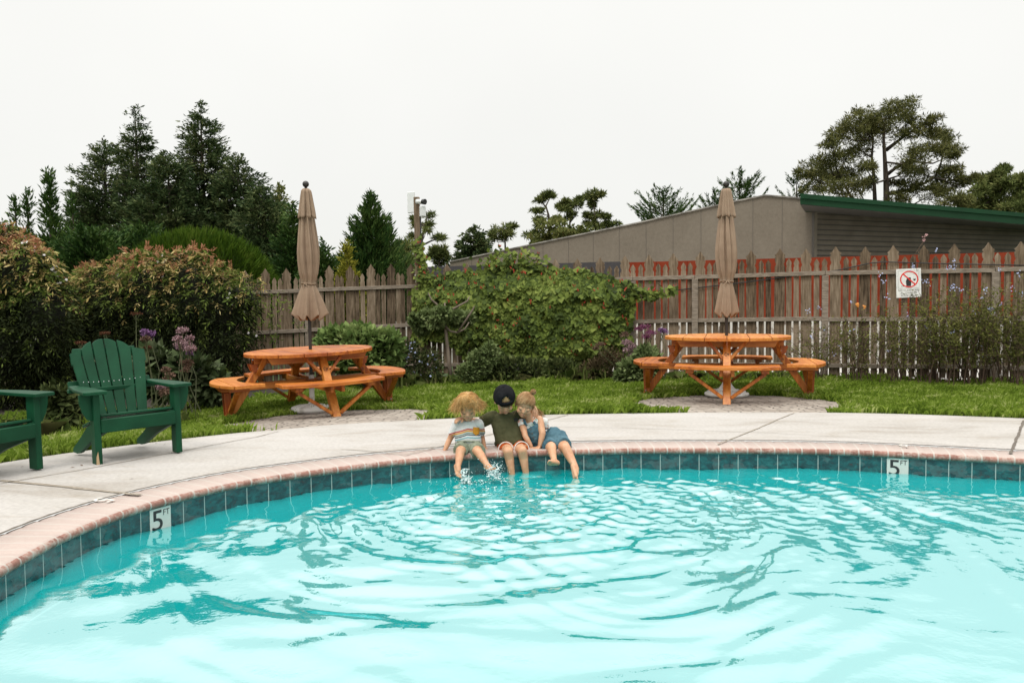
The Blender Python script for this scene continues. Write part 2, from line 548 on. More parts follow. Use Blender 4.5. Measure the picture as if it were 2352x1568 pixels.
# water surface: rings spreading from the children's feet over a slow slop
FEET = [ground(1075, 1100), ground(1130, 1090), ground(1190, 1090), ground(1335, 1095)]
def skew(p, k):
    return np.sin(p + k * np.sin(p))
def wave_height(X, Y):
    h = np.zeros_like(X)
    r2 = np.random.default_rng(11)
    left = sstep(0.6, -1.6, X)                       # livelier water at the left
    # broad slop
    for i in range(18):
        lam = r2.uniform(0.34, 1.0); th = r2.uniform(0, 2 * math.pi); ph = r2.uniform(0, 6.28)
        k = 2 * math.pi / lam
        a = 0.0017 * lam * r2.uniform(0.5, 1.3)
        x = X + 0.10 * np.sin(Y * 2.1 + i) + 0.05 * np.sin(X * 3.3 + 2 * i); y = Y + 0.10 * np.sin(X * 1.7 + 2.3 * i)
        h += a * (0.60 + 1.25 * left) * np.sin(k * (x * math.cos(th) + y * math.sin(th)) + ph)
    # rings from the feet, shorter near them and longer farther out
    for j, f in enumerate(FEET):
        fy = f.y - 0.1
        wob = 0.16 * np.sin(1.3 * X + 0.7 * Y + j * 2) + 0.06 * np.sin(4.3 * X - 0.9 * Y + 2 * j) + 0.09 * np.sin(2.9 * X - 1.7 * Y + j) + 0.05 * np.sin(5.1 * X + 3.3 * Y + 3 * j)
        d = np.hypot(X - f.x, Y - fy) + wob * (0.9 + 0.25 * j)
        for lam, amp, sp_ in ((0.105, 0.0007, 1.2), (0.17, 0.0015, 2.2), (0.28, 0.0033, 3.8), (0.45, 0.0044, 5.4), (0.70, 0.0050, 7.0)):
            ph = r2.uniform(0, 6.28)
            env = np.exp(-(np.maximum(d, 0) / sp_) ** 2) * sstep(0.02, 0.35, d)
            ang = np.arctan2(Y - fy, X - f.x)
            env = env * np.clip(0.45 + 0.55 * np.sin(ang * (4 + 1.7 * j) + ph * 2 + d * 1.9) + 0.4 * np.sin(2.3 * X + 1.1 * Y * j + ph) * np.sin(3.1 * Y + ph), 0, 1.3)
            h += 0.88 * amp * env * skew(2 * math.pi * d / lam * (1 - 0.05 * d) + ph, 0.85)
    # chop beside the feet and along the far wall
    dk = np.hypot((X - FEET[1].x - 0.25) / 1.9, (Y - FEET[1].y + 0.25) / 0.8)
    ch = np.zeros_like(X)
    for i in range(26):
        lam = r2.uniform(0.05, 0.17); th = r2.uniform(0, 2 * math.pi); ph = r2.uniform(0, 6.28); k = 2 * math.pi / lam
        ch += 0.0034 * lam * np.sin(k * ((X + 0.05 * np.sin(4 * Y + i)) * math.cos(th) + (Y + 0.04 * np.sin(5 * X + i)) * math.sin(th)) + ph)
    h += ch * (1.2 * np.exp(-dk ** 2) + 0.55 * sstep(3.6, 5.4, Y) * sstep(-0.8, 1.0, X) + 0.05)
    return h
gx = np.arange(-2.6, 5.6, 0.0145); gy = np.arange(0.7, 6.6, 0.0145)
GX, GY = np.meshgrid(gx, gy)
WH = wave_height(GX, GY)
PD = pool_dist(GX, GY)
inside = PD < 0.035
idx = -np.ones(GX.shape, int); idx[inside] = np.arange(inside.sum())
VW = np.stack([GX[inside], GY[inside], WATER_Z + WH[inside]], 1)
a_, b_, c_, d_ = idx[:-1, :-1], idx[:-1, 1:], idx[1:, 1:], idx[1:, :-1]
ok = (a_ >= 0) & (b_ >= 0) & (c_ >= 0) & (d_ >= 0)
FW = np.stack([a_[ok], b_[ok], c_[ok], d_[ok]], 1)
m, nt, b = new_mat('pool water')
for n in list(nt.nodes):
    if n.type != 'OUTPUT_MATERIAL': nt.nodes.remove(n)
out = nt.nodes['Material Output']
df = nt.nodes.new('ShaderNodeBsdfDiffuse'); df.inputs[0].default_value = (0.001, 0.47, 0.49, 1)
tr = nt.nodes.new('ShaderNodeBsdfTransparent'); tr.inputs[0].default_value = (0.55, 0.95, 0.95, 1)
body = nt.nodes.new('ShaderNodeMixShader'); body.inputs[0].default_value = 0.27
nt.links.new(df.outputs[0], body.inputs[1]); nt.links.new(tr.outputs[0], body.inputs[2])
gl = nt.nodes.new('ShaderNodeBsdfGlossy'); gl.inputs['Roughness'].default_value = 0.03; gl.inputs['Color'].default_value = (1.0, 1.0, 1.0, 1)
fr = nt.nodes.new('ShaderNodeFresnel'); fr.inputs['IOR'].default_value = 1.45
v = coords(nt, 'Object')
n1 = nd(nt, 'ShaderNodeTexNoise', Scale=22, Detail=3); nt.links.new(v, n1.inputs['Vector'])
bp = nt.nodes.new('ShaderNodeBump'); bp.inputs['Strength'].default_value = 0.10; bp.inputs['Distance'].default_value = 0.01
nt.links.new(n1.outputs[0], bp.inputs['Height'])
for q in (gl, fr): nt.links.new(bp.outputs[0], q.inputs['Normal'])
fac = ramp(nt, [(0.0, (0.05,) * 3), (0.055, (0.10,) * 3), (0.085, (0.43,) * 3), (0.115, (0.54,) * 3), (0.4, (0.55,) * 3), (1, (0.7,) * 3)], fr.outputs[0])
top_ = nt.nodes.new('ShaderNodeMixShader')
nt.links.new(fac.outputs[0], top_.inputs[0]); nt.links.new(body.outputs[0], top_.inputs[1]); nt.links.new(gl.outputs[0], top_.inputs[2])
nt.links.new(top_.outputs[0], out.inputs['Surface'])
M_water = m
tag(mesh_obj('water', VW, FW.tolist(), M_water, smooth=True), kind='structure')

# ------------------------------------------------------------------ ground, deck, lawn
DECK_PX = [(0, 1064), (92, 1049.6), (181.6, 1037.6), (315, 1020.5), (441, 1006), (553, 994), (633, 988.5), (752, 977), (896, 968), (982, 964),
           (1045, 961), (1249, 953), (1372, 951), (1500, 949.5), (1824, 948), (1899, 948), (2065, 951), (2200, 955.5), (2346, 961)]
dk = [ground(x, y) for x, y in DECK_PX]
ang_d = np.array([math.atan2(p.y - PC[1], p.x - PC[0]) for p in dk])[::-1]
rad_d = np.array([math.hypot(p.y - PC[1], p.x - PC[0]) for p in dk])[::-1]
def deck_radius(th):
    """distance of the outer edge of the concrete from the pool's middle"""
    th = np.asarray(th)
    aa = np.concatenate([[ang_d[0] - 0.9, ang_d[0] - 0.35], ang_d, [ang_d[-1] + 0.4, ang_d[-1] + 1.0]])
    rr = np.concatenate([[7.6, 7.4], rad_d, [6.6, 6.6]])
    t = (th - aa[0]) % (2 * math.pi) + aa[0]
    return np.where(t <= aa[-1], np.interp(t, aa, rr), np.interp(t, [aa[-1], aa[0] + 2 * math.pi], [6.6, 7.6]))
NT = 720
TH = np.linspace(-math.pi, math.pi, NT, endpoint=False)
DIR = np.stack([np.cos(TH), np.sin(TH)], 1)
def ray_outline(th, offset):
    o, u = smooth_closed(1500); o = o + normals2(o) * offset
    a = np.arctan2(o[:, 1] - PC[1], o[:, 0] - PC[0]); r_ = np.hypot(o[:, 1] - PC[1], o[:, 0] - PC[0])
    k = np.argsort(a)
    return np.interp(th, a[k], r_[k], period=2 * math.pi)
R_IN = ray_outline(TH, CW - 0.001)
R_OUT = deck_radius(TH)
def ringmesh(name, radii, zf, mat, kind='structure', skirt=0.0):
    V = []; n = len(radii)
    for r_ in radii:
        X = PC[0] + DIR[:, 0] * r_; Y = PC[1] + DIR[:, 1] * r_
        V.append(np.stack([X, Y, zf(X, Y)], 1))
    if skirt:
        q = V[-1].copy(); q[:, 2] -= skirt; V.append(q); n += 1
    F = [(j * NT + i, j * NT + (i + 1) % NT, (j + 1) * NT + (i + 1) % NT, (j + 1) * NT + i) for j in range(n - 1) for i in range(NT)]
    F = [tuple(reversed(f)) for f in F]
    o = mesh_obj(name, np.concatenate(V), F, mat, smooth=False)
    return tag(o, kind=kind)
m, nt, b = new_mat('concrete deck')
v = coords(nt, 'Object'); vs = coords(nt, 'Object', (0.5, 1.3, 1))
n1 = nd(nt, 'ShaderNodeTexNoise', Scale=1.1, Detail=7, Roughness=0.62, Distortion=0.4); nt.links.new(vs, n1.inputs['Vector'])
n2 = nd(nt, 'ShaderNodeTexNoise', Scale=38, Detail=5); nt.links.new(v, n2.inputs['Vector'])
n3 = nd(nt, 'ShaderNodeTexNoise', Scale=3.2, Detail=6, Roughness=0.7, Distortion=1.0); nt.links.new(vs, n3.inputs['Vector'])
c0 = ramp(nt, [(0.30, (0.262, 0.235, 0.205)), (0.46, (0.362, 0.34, 0.317)), (0.7, (0.41, 0.388, 0.37))], n1.outputs[0])
st = ramp(nt, [(0.52, (0, 0, 0)), (0.70, (1, 1, 1))], n3.outputs[0])
c1 = mixc(nt, mth(nt, 'MULTIPLY', st.outputs[0], 0.38), c0.outputs[0], (0.25, 0.205, 0.155))
c2 = mixc(nt, 0.12, c1, ramp(nt, [(0.3, (0.1, 0.1, 0.1)), (0.7, (1, 1, 1))], n2.outputs[0]).outputs[0], 'OVERLAY')
nt.links.new(c2, b.inputs['Base Color']); b.inputs['Roughness'].default_value = 0.85; b.inputs['Specular IOR Level'].default_value = 0.25
add_bump(nt, b, n2.outputs[0], 0.25, 0.004)
M_deck = m
fr_ = np.linspace(0, 1, 14)
deck = ringmesh('pool_deck', [R_IN * (1 - t) + R_OUT * t for t in fr_], lambda X, Y: H(X, Y) + 0.004, M_deck, skirt=0.10)

M_joint = noise_mat('joint filler', [(0.3, (0.17, 0.14, 0.105)), (0.7, (0.29, 0.25, 0.20))], scale=40, rough=0.9)
M_jdark = noise_mat('joint gap', [(0.3, (0.06, 0.05, 0.04)), (0.7, (0.15, 0.125, 0.10))], scale=40, rough=0.9)
def deck_strip(pxs, w, mat, name='joint', dz=0.008, wob=0.004):
    P = [ground(x, y) for x, y in pxs]
    L = []
    for a, c in zip(P[:-1], P[1:]):
        k = max(2, int((c - a).length / 0.08))
        L += [a.lerp(c, t) for t in np.linspace(0, 1, k, endpoint=False)]
    L.append(P[-1])
    V, F = [], []
    for i, p in enumerate(L):
        d = (L[min(i + 1, len(L) - 1)] - L[max(i - 1, 0)]); d.z = 0; d.normalize()
        n_ = Vector((-d.y, d.x, 0))
        ww = w * (0.8 + 0.4 * random.random()); off = random.uniform(-wob, wob)
        for sgn in (-1, 1):
            q = p + n_ * (sgn * ww / 2 + off)
            V.append((q.x, q.y, Hs(q.x, q.y) + dz))
        if i: F.append((2 * i - 2, 2 * i - 1, 2 * i + 1, 2 * i))
    return mesh_obj(name, V, F, mat, deck)
deck_strip([(0, 1112), (200, 1078), (395, 1041), (589, 1004.5), (640, 992)], 0.012, M_joint)
deck_strip([(0, 1105), (162, 1121), (322, 1138.5)], 0.035, M_joint)
deck_strip([(784, 1033), (856, 1038), (928, 1044.5)], 0.010, M_joint)
deck_strip([(928, 1046), (985, 1033), (1042, 1020), (1150, 993), (1261, 965), (1305, 954)], 0.013, M_joint)
deck_strip([(1824, 949.5), (1748, 982), (1648, 1022)], 0.013, M_joint)
deck_strip([(2352, 966), (2338, 1002), (2321, 1043)], 0.022, M_jdark)
deck_strip([(1180, 981), (1400, 983), (1568, 988), (1760, 995), (1941, 1005), (2140, 1019), (2320, 1036)], 0.006, M_joint)
# the seam between coping and concrete
o_, u_ = smooth_closed(700)
N_ = normals2(o_)
v_ = [(*(o_[i] + N_[i] * (CW - 0.006)), 0.006) for i in range(700)] + [(*(o_[i] + N_[i] * (CW + 0.010 + 0.004 * math.sin(i * 1.7))), 0.009) for i in range(700)]
mesh_obj('seam', v_, [(i, (i + 1) % 700, 700 + (i + 1) % 700, 700 + i) for i in range(700)], M_jdark, deck)
# depth figures painted on the concrete, worn pale
M_wornpaint = noise_mat('worn white paint', [(0.35, (0.44, 0.40, 0.36)), (0.6, (0.60, 0.58, 0.54))], scale=30, rough=0.8)
def deck_text(px, py, body, size, away):
    p = ground(px, py)
    k = np.argmin(((POOL - np.array([p.x, p.y])) ** 2).sum(1)); n_ = normals2(POOL)[k]
    a = math.atan2(n_[1], n_[0]) - math.pi / 2 + (0 if away else math.pi)
    V, F = text_mesh(body, size)
    c, s_ = math.cos(a), math.sin(a)
    W = [(p.x + x * c - y * s_, p.y + x * s_ + y * c, Hs(p.x, p.y) + 0.010) for x, y, z in V]
    return mesh_obj('painted_figure', W, F, M_wornpaint, deck)
deck_text(236, 1151, '5', 0.19, False)
deck_text(2075, 1025, '5', 0.17, False)

# lawn soil and the land beyond, one sheet to the horizon
def land(X, Y):
    z = H(X, Y) - 0.035
    far = sstep(16, 34, Y)
    return z + 0.5 * far * sstep(-8, 4, X)
m, nt, b = new_mat('lawn soil and land')
v = coords(nt, 'Object')
n1 = nd(nt, 'ShaderNodeTexNoise', Scale=3, Detail=8); nt.links.new(v, n1.inputs['Vector'])
n2 = nd(nt, 'ShaderNodeTexNoise', Scale=24, Detail=4); nt.links.new(v, n2.inputs['Vector'])
c0 = ramp(nt, [(0.3, (0.022, 0.045, 0.008)), (0.55, (0.035, 0.075, 0.012)), (0.75, (0.07, 0.095, 0.025))], mth(nt, 'MULTIPLY_ADD', n2.outputs[0], 0.5, mth(nt, 'MULTIPLY', n1.outputs[0], 0.5)))
nt.links.new(c0.outputs[0], b.inputs['Base Color']); b.inputs['Roughness'].default_value = 0.95
M_land = m
radii = [R_OUT - 0.06, R_OUT + 0.4, R_OUT + 1.0, R_OUT + 1.7, R_OUT + 2.5, R_OUT + 3.4, R_OUT + 4.5, R_OUT + 6, R_OUT + 8, R_OUT + 11, R_OUT + 15, R_OUT + 20, R_OUT + 28, R_OUT + 40, R_OUT + 70, R_OUT + 160, R_OUT + 500, R_OUT + 1800]
ringmesh('ground', radii, land, M_land)

# paved discs under the picnic tables
m, nt, b = new_mat('round stone pavers')
v = coords(nt, 'Object', (1.0, 1.0, 1.0))
vd = nt.nodes.new('ShaderNodeTexNoise'); vd.inputs['Scale'].default_value = 5; nt.links.new(v, vd.inputs['Vector'])
vm = nt.nodes.new('ShaderNodeVectorMath'); vm.operation = 'MULTIPLY_ADD'; vm.inputs[1].default_value = (0.06, 0.06, 0)
nt.links.new(vd.outputs['Color'], vm.inputs[0]); nt.links.new(v, vm.inputs[2])
vo = nt.nodes.new('ShaderNodeTexVoronoi'); vo.feature = 'DISTANCE_TO_EDGE'; vo.voronoi_dimensions = '2D'; vo.inputs['Scale'].default_value = 8.5; vo.inputs['Randomness'].default_value = 0.62
vc = nt.nodes.new('ShaderNodeTexVoronoi'); vc.voronoi_dimensions = '2D'; vc.inputs['Scale'].default_value = 8.5; vc.inputs['Randomness'].default_value = 0.62
nt.links.new(vm.outputs[0], vo.inputs['Vector']); nt.links.new(vm.outputs[0], vc.inputs['Vector'])
n1 = nd(nt, 'ShaderNodeTexNoise', Scale=30, Detail=5); nt.links.new(v, n1.inputs['Vector'])
n4 = nd(nt, 'ShaderNodeTexNoise', Scale=1.6, Detail=4); nt.links.new(v, n4.inputs['Vector'])
sepc = nt.nodes.new('ShaderNodeSeparateColor'); nt.links.new(vc.outputs['Color'], sepc.inputs[0])
stone = ramp(nt, [(0.2, (0.205, 0.170, 0.140)), (0.8, (0.345, 0.30, 0.255))], mth(nt, 'MULTIPLY_ADD', sepc.outputs[0], 0.5, mth(nt, 'MULTIPLY', n1.outputs[0], 0.5)))
gapm = ramp(nt, [(0.0, (1, 1, 1)), (0.06, (0.85, 0.85, 0.85)), (0.10, (0, 0, 0))], vo.outputs['Distance'])
amt = mth(nt, 'MULTIPLY', gapm.outputs[0], ramp(nt, [(0.38, (0.35,) * 3), (0.6, (1.0,) * 3)], n4.outputs[0]).outputs[0])
c1 = mixc(nt, amt, stone.outputs[0], (0.05, 0.038, 0.03))
nt.links.new(c1, b.inputs['Base Color']); b.inputs['Roughness'].default_value = 0.9
add_bump(nt, b, ramp(nt, [(0, (0, 0, 0)), (0.12, (1, 1, 1))], vo.outputs['Distance']).outputs[0], 0.6, 0.01)
M_paver = m
PAD_L = ground(748, 962); PAD_R = ground(1687, 928)
PADS = [(PAD_L.x, PAD_L.y, 1.36), (PAD_R.x, PAD_R.y, 1.29)]
for (cx, cy, rr) in PADS:
    V = [(0, 0)]; F = []
    nr, na = 8, 72
    for j in range(1, nr + 1):
        for i in range(na):
            q = rr * j / nr * (1 + (0.012 * math.sin(i * 2.9) if j == nr else 0))
            V.append((q * math.cos(2 * math.pi * i / na), q * math.sin(2 * math.pi * i / na)))
    for i in range(na):
        F.append((0, 1 + i, 1 + (i + 1) % na))
        for j in range(nr - 1):
            F.append((1 + j * na + i, 1 + (j + 1) * na + i, 1 + (j + 1) * na + (i + 1) % na, 1 + j * na + (i + 1) % na))
    A = np.array(V); Z = H(A[:, 0] + cx, A[:, 1] + cy) - 0.004
    # keep the sheet under the concrete where the deck cuts the disc
    o = mesh_obj('paving_circle', np.stack([A[:, 0] + cx, A[:, 1] + cy, Z], 1), F, M_paver)
    tag(o, kind='structure')

# ------------------------------------------------------------------ fence line (needed by lawn and beds)
F_C = at(961, 640, 14.75)
FC = (F_C.x, F_C.y)
F_R = at(2352, 700, 11.5); FRX = (F_R.x, F_R.y)
dirR = Vector((FRX[0] - FC[0], FRX[1] - FC[1], 0)); lenR = dirR.length; dirR.normalize()
F_L = at(529, 760, 14.05); FLX = (F_L.x, F_L.y)
dirL = Vector((FLX[0] - FC[0], FLX[1] - FC[1], 0)); dirL.normalize()
def fence_y(x):
    """depth of the fence line at sideways position x"""
    x = np.asarray(x, float)
    return np.where(x >= FC[0], FC[1] + (x - FC[0]) * dirR.y / dirR.x, FC[1] + (x - FC[0]) * dirL.y / dirL.x)

# planting bed of dark soil at the foot of the fence
m = noise_mat('bed soil', [(0.3, (0.014, 0.010, 0.007)), (0.7, (0.045, 0.032, 0.022))], scale=9, rough=0.95, bump=0.6, bdist=0.02)
bx = np.linspace(-9.5, 9.5, 120)
bed_w = np.interp(bx, [-9.5, -5, -3.2, -1.5, 1.5, 3.0, 9.5], [3.9, 3.4, 1.9, 1.0, 1.1, 0.35, 0.3]) + 0.12 * np.sin(bx * 3.1)
V = []
fy = fence_y(bx)
for k in range(5):
    yy = fy + 0.35 - (bed_w + 0.35) * k / 4
    V.append(np.stack([bx, yy, H(bx, yy) - 0.02 + (0.05 * math.sin(k / 4 * math.pi))], 1))
tag(mesh_obj('planting_bed', np.concatenate(V), [(j * 120 + i, (j + 1) * 120 + i, (j + 1) * 120 + i + 1, j * 120 + i + 1) for j in range(4) for i in range(119)], m, smooth=True), kind='structure')

# pale gravel yard behind the fence
m = noise_mat('pale gravel', [(0.3, (0.38, 0.36, 0.33)), (0.7, (0.56, 0.54, 0.51))], scale=14, rough=0.95)
gx2 = np.linspace(-1.0, 24, 40)
V = []
for k in range(10):
    yy = fence_y(gx2) + 0.5 + k * 2.3
    V.append(np.stack([gx2, yy, land(gx2, yy) + 0.02], 1))
tag(mesh_obj('gravel_yard', np.concatenate(V), [(j * 40 + i, j * 40 + i + 1, (j + 1) * 40 + i + 1, (j + 1) * 40 + i) for j in range(9) for i in range(39)], m), kind='structure')

# ------------------------------------------------------------------ lawn grass
def lawn_points(n):
    X = rng.uniform(-7.5, 9.0, n); Y = rng.uniform(6.0, 15.0, n)
    rr = np.hypot(X - PC[0], Y - PC[1]); th = np.arctan2(Y - PC[1], X - PC[0])
    keep = (rr > deck_radius(th) + 0.015) & (Y < fence_y(X) - np.interp(X, bx, bed_w) + 0.25)
    for cx, cy, q in PADS:
        a = np.arctan2(Y - cy, X - cx)
        keep &= np.hypot(X - cx, Y - cy) > q - 0.05 + 0.03 * np.sin(a * 23) + 0.03 * np.sin(a * 9)
    # only what the frame can see, with a margin for a step to the side
    keep &= np.abs(X) < Y * 0.66 + 0.9
    keep &= rng.random(n) < np.clip(8.6 / Y, 0.3, 1) ** 1.6
    return X[keep], Y[keep]
X, Y = lawn_points(620000)
N = len(X)
patch = np.array([mnoise.noise((x * 0.9, y * 0.9, 0)) for x, y in zip(X[:], Y[:])])
patch2 = np.array([mnoise.noise((x * 3.7, y * 3.7, 5.0)) for x, y in zip(X, Y)])
hgt = 0.062 * (1 + 0.55 * patch + 0.6 * patch2) * rng.uniform(0.5, 1.5, N)
rr = np.hypot(X - PC[0], Y - PC[1]); th = np.arctan2(Y - PC[1], X - PC[0])
edge = np.exp(-(rr - deck_radius(th)) / 0.12)
for cx, cy, q in PADS:
    edge = np.maximum(edge, np.exp(-np.abs(np.hypot(X - cx, Y - cy) - q) / 0.12))
hgt *= 1 + 0.12 * edge
fencegap = fence_y(X) - np.interp(X, bx, bed_w) + 0.25 - Y
hgt *= 1 + 0.9 * np.exp(-fencegap / 0.25)
az = rng.uniform(0, 2 * math.pi, N); lean = rng.uniform(0.15, 0.95, N)
wdt = rng.uniform(0.0028, 0.0055, N) * np.clip(Y / 9.0, 0.9, 1.8)
Z0 = H(X, Y) - 0.036
dx, dy = np.cos(az), np.sin(az)
faceaz = rng.uniform(-0.9, 0.9, N)
sx, sy = np.cos(faceaz) * wdt, np.sin(faceaz) * wdt
P = np.empty((N, 4, 3))
P[:, 0] = np.stack([X - sx, Y - sy, Z0], 1); P[:, 1] = np.stack([X + sx, Y + sy, Z0], 1)
mx_, my_, mz_ = X + dx * hgt * lean * 0.35, Y + dy * hgt * lean * 0.35, Z0 + 0.036 + hgt * 0.55
tx, ty, tz = X + dx * hgt * lean, Y + dy * hgt * lean, Z0 + 0.036 + hgt * (1.05 - 0.45 * lean)
P[:, 2] = np.stack([tx, ty, tz], 1)
P[:, 3] = np.stack([mx_ - sx * 0.8, my_ - sy * 0.8, mz_], 1)
M_grass = leaf_mat('grass blade', [(0.040, 0.072, 0.008), (0.130, 0.205, 0.022), (0.25, 0.34, 0.052), (0.50, 0.52, 0.22)], pos=[0.0, 0.38, 0.75, 1.0], rough=0.5, trans=0.35, nscale=2.0)
tag(poly_cloud('lawn_grass', P, M_grass), kind='stuff')
# ================================================================== FENCE
m, nt, b = new_mat('weathered fence wood')
oi = nt.nodes.new('ShaderNodeObjectInfo')
v = coords(nt, 'Object', (14, 14, 1.1))
off = nt.nodes.new('ShaderNodeVectorMath'); off.operation = 'ADD'
cmb = nt.nodes.new('ShaderNodeCombineXYZ')
for i in range(3): nt.links.new(mth(nt, 'MULTIPLY', oi.outputs['Random'], 40.0 + 7 * i), cmb.inputs[i])
nt.links.new(v, off.inputs[0]); nt.links.new(cmb.outputs[0], off.inputs[1])
n1 = nd(nt, 'ShaderNodeTexNoise', Scale=3.0, Detail=8, Roughness=0.65); nt.links.new(off.outputs[0], n1.inputs['Vector'])
v2 = coords(nt, 'Object', (3, 3, 1.2))
off2 = nt.nodes.new('ShaderNodeVectorMath'); off2.operation = 'ADD'; nt.links.new(v2, off2.inputs[0]); nt.links.new(cmb.outputs[0], off2.inputs[1])
n2 = nd(nt, 'ShaderNodeTexNoise', Scale=2.2, Detail=6, Roughness=0.7); nt.links.new(off2.outputs[0], n2.inputs['Vector'])
k = mth(nt, 'ADD', mth(nt, 'MULTIPLY', n1.outputs[0], 0.75), mth(nt, 'MULTIPLY_ADD', oi.outputs['Random'], 0.24, mth(nt, 'MULTIPLY_ADD', n2.outputs[0], 0.4, -0.27)))
r = ramp(nt, [(0.24, (0.040, 0.027, 0.016)), (0.40, (0.130, 0.093, 0.060)), (0.56, (0.235, 0.180, 0.126)), (0.78, (0.40, 0.335, 0.26))], k)
nt.links.new(r.outputs[0], b.inputs['Base Color']); b.inputs['Roughness'].default_value = 0.85; b.inputs['Specular IOR Level'].default_value = 0.2
add_bump(nt, b, n1.outputs[0], 0.5, 0.004)
M_fence = m

def picket_outline(w, h, neck, head):
    """half profile of a gothic picket: x from the middle, z from the foot"""
    if neck > 0.2:
        pr = [(w, 0), (w, h - head - 0.16), (w * 0.86, h - head - 0.14), (w * 0.72, h - head - 0.115), (w * 0.88, h - head - 0.09), (w * 1.0, h - head - 0.05),
              (w * 0.98, h - head - 0.015), (w * 0.78, h - head - 0.002), (w * 1.0, h - head + 0.018), (w * 0.97, h - head + 0.034), (w * 0.75, h - 0.088), (w * 0.52, h - 0.065), (w * 0.25, h - 0.028), (0.004, h)]
    else:
        pr = [(w, 0), (w, h - head - 0.07), (w * 0.8, h - head - 0.055), (w * 0.84, h - head - 0.03), (w * 1.0, h - head - 0.01), (w * 0.92, h - head + 0.02), (w * 0.62, h - 0.035), (w * 0.3, h - 0.012), (0.003, h)]
    return pr
def picket_mesh(name, w, h, neck, head, t=0.018):
    pr = picket_outline(w, h, neck, head)
    out = [(x, z) for x, z in pr] + [(-x, z) for x, z in reversed(pr)]
    n = len(out)
    V = [(x, -t / 2, z) for x, z in out] + [(x, t / 2, z) for x, z in out]
    F = [tuple(range(n)), tuple(reversed(range(n, 2 * n)))] + [(i, n + i, n + (i + 1) % n, (i + 1) % n) for i in range(n)]
    me = bpy.data.meshes.new(name); me.from_pydata(V, [], F); me.update(); me.materials.append(M_fence)
    return me
def build_fence(label, p0, d, length, period, gap, rail_z, big_h, small_h, posts, bw):
    root = empty('picket_fence', (p0[0], p0[1], 0), 0, label, 'fence')
    ang = math.atan2(d.y, d.x)
    base = np.array([p0[0], p0[1]])
    dd = np.array([d.x, d.y])
    nrm = np.array([d.y, -d.x]); nrm = nrm * (-1 if nrm[1] > 0 else 1)       # towards the pool
    sw = (period - bw - 3 * gap) / 2
    mb_ = picket_mesh('picket', bw / 2, big_h, 0.3, 0.13)
    ms_ = picket_mesh('picket', sw / 2, small_h, 0.1, 0.075)
    s = gap / 2 + 0.06
    while s + bw < length:
        for w, me in ((bw, mb_), (sw, ms_), (sw, ms_)):
            if s + w > length: break
            q = base + dd * (s + w / 2)
            o = bpy.data.objects.new('picket', me); col.objects.link(o); o.parent = root
            o.location = (q[0] - base[0], q[1] - base[1], Hs(*q) + 0.045 + random.uniform(-0.014, 0.014))
            o.rotation_euler = (random.uniform(-0.006, 0.006), random.uniform(-0.008, 0.008), ang + random.uniform(-0.03, 0.03))
            s += w + gap
    for z in rail_z:
        for a, c in zip(posts[:-1], posts[1:]):
            qa = base + dd * a + nrm * 0.030; qc = base + dd * (c - 0.006) + nrm * 0.030
            za = Hs(*qa) + z + random.uniform(-0.008, 0.008); zc = Hs(*qc) + z + random.uniform(-0.008, 0.008)
            mb = MB().bar((qa[0] - base[0], qa[1] - base[1], za), (qc[0] - base[0], qc[1] - base[1], zc), 0.040, 0.065, ch=0.003)
            mb.build('rail', M_rail, root)
    for a in posts[1:-1]:
        qa = base + dd * a + nrm * 0.028
        z0 = Hs(*qa)
        V = MB().box(-0.048, 0.048, -0.035, 0.01, -0.1, rail_z[-1] - 0.036, 0.004)
        o = V.build('post', M_rail, root)
        o.location = (qa[0] - base[0], qa[1] - base[1], z0); o.rotation_euler = (0, 0, ang)
    return root
m, nt, b = new_mat('weathered rail wood')
v = coords(nt, 'Object', (1.5, 1.5, 9))
n1 = nd(nt, 'ShaderNodeTexNoise', Scale=6, Detail=7, Roughness=0.65); nt.links.new(v, n1.inputs['Vector'])
r = ramp(nt, [(0.25, (0.09, 0.072, 0.054)), (0.5, (0.21, 0.170, 0.130)), (0.75, (0.33, 0.28, 0.23))], n1.outputs[0])
nt.links.new(r.outputs[0], b.inputs['Base Color']); b.inputs['Roughness'].default_value = 0.85
add_bump(nt, b, n1.outputs[0], 0.4, 0.004)
M_rail = m
fence_r = build_fence('long weathered grey picket fence with red wall showing through its wide gaps', FC, dirR, lenR + 1.9, 0.411, 0.029, (0.22, 0.94, 1.645), 2.0, 1.835, [0.1, 2.0, 4.0] + [5.02, 7.0, 9.3, 11.4], 0.158)
fence_l = build_fence('weathered picket fence with tight gaps, running behind the jasmine and the tilted picnic table', FC, dirL, 8.6, 0.365, 0.016, (0.24, 0.97, 1.68), 2.05, 1.88, [0.05, 2.0, 4.3, 6.4, 8.6], 0.158)

# cable strung along the right fence
pts = []
for x, y in [(1530, 669), (1690, 651), (1837, 632), (1924, 620.6), (2000, 604), (2030, 601.5), (2135, 604.7), (2240, 607), (2380, 610)]:
    yy = float(fence_y(at(x, y, 12).x)); p = at(x, y, yy)
    for _ in range(4):
        yy = float(fence_y(p.x)) - 0.035; p = at(x, y, yy)
    pts.append(p)
o = MB().tube(pts, 0.008, 6).build('cable', flat_mat('black rubber', (0.012, 0.012, 0.013)), None, True)
tag(o, 'black cable running slantwise across the tops of the right fence pickets', 'cable')

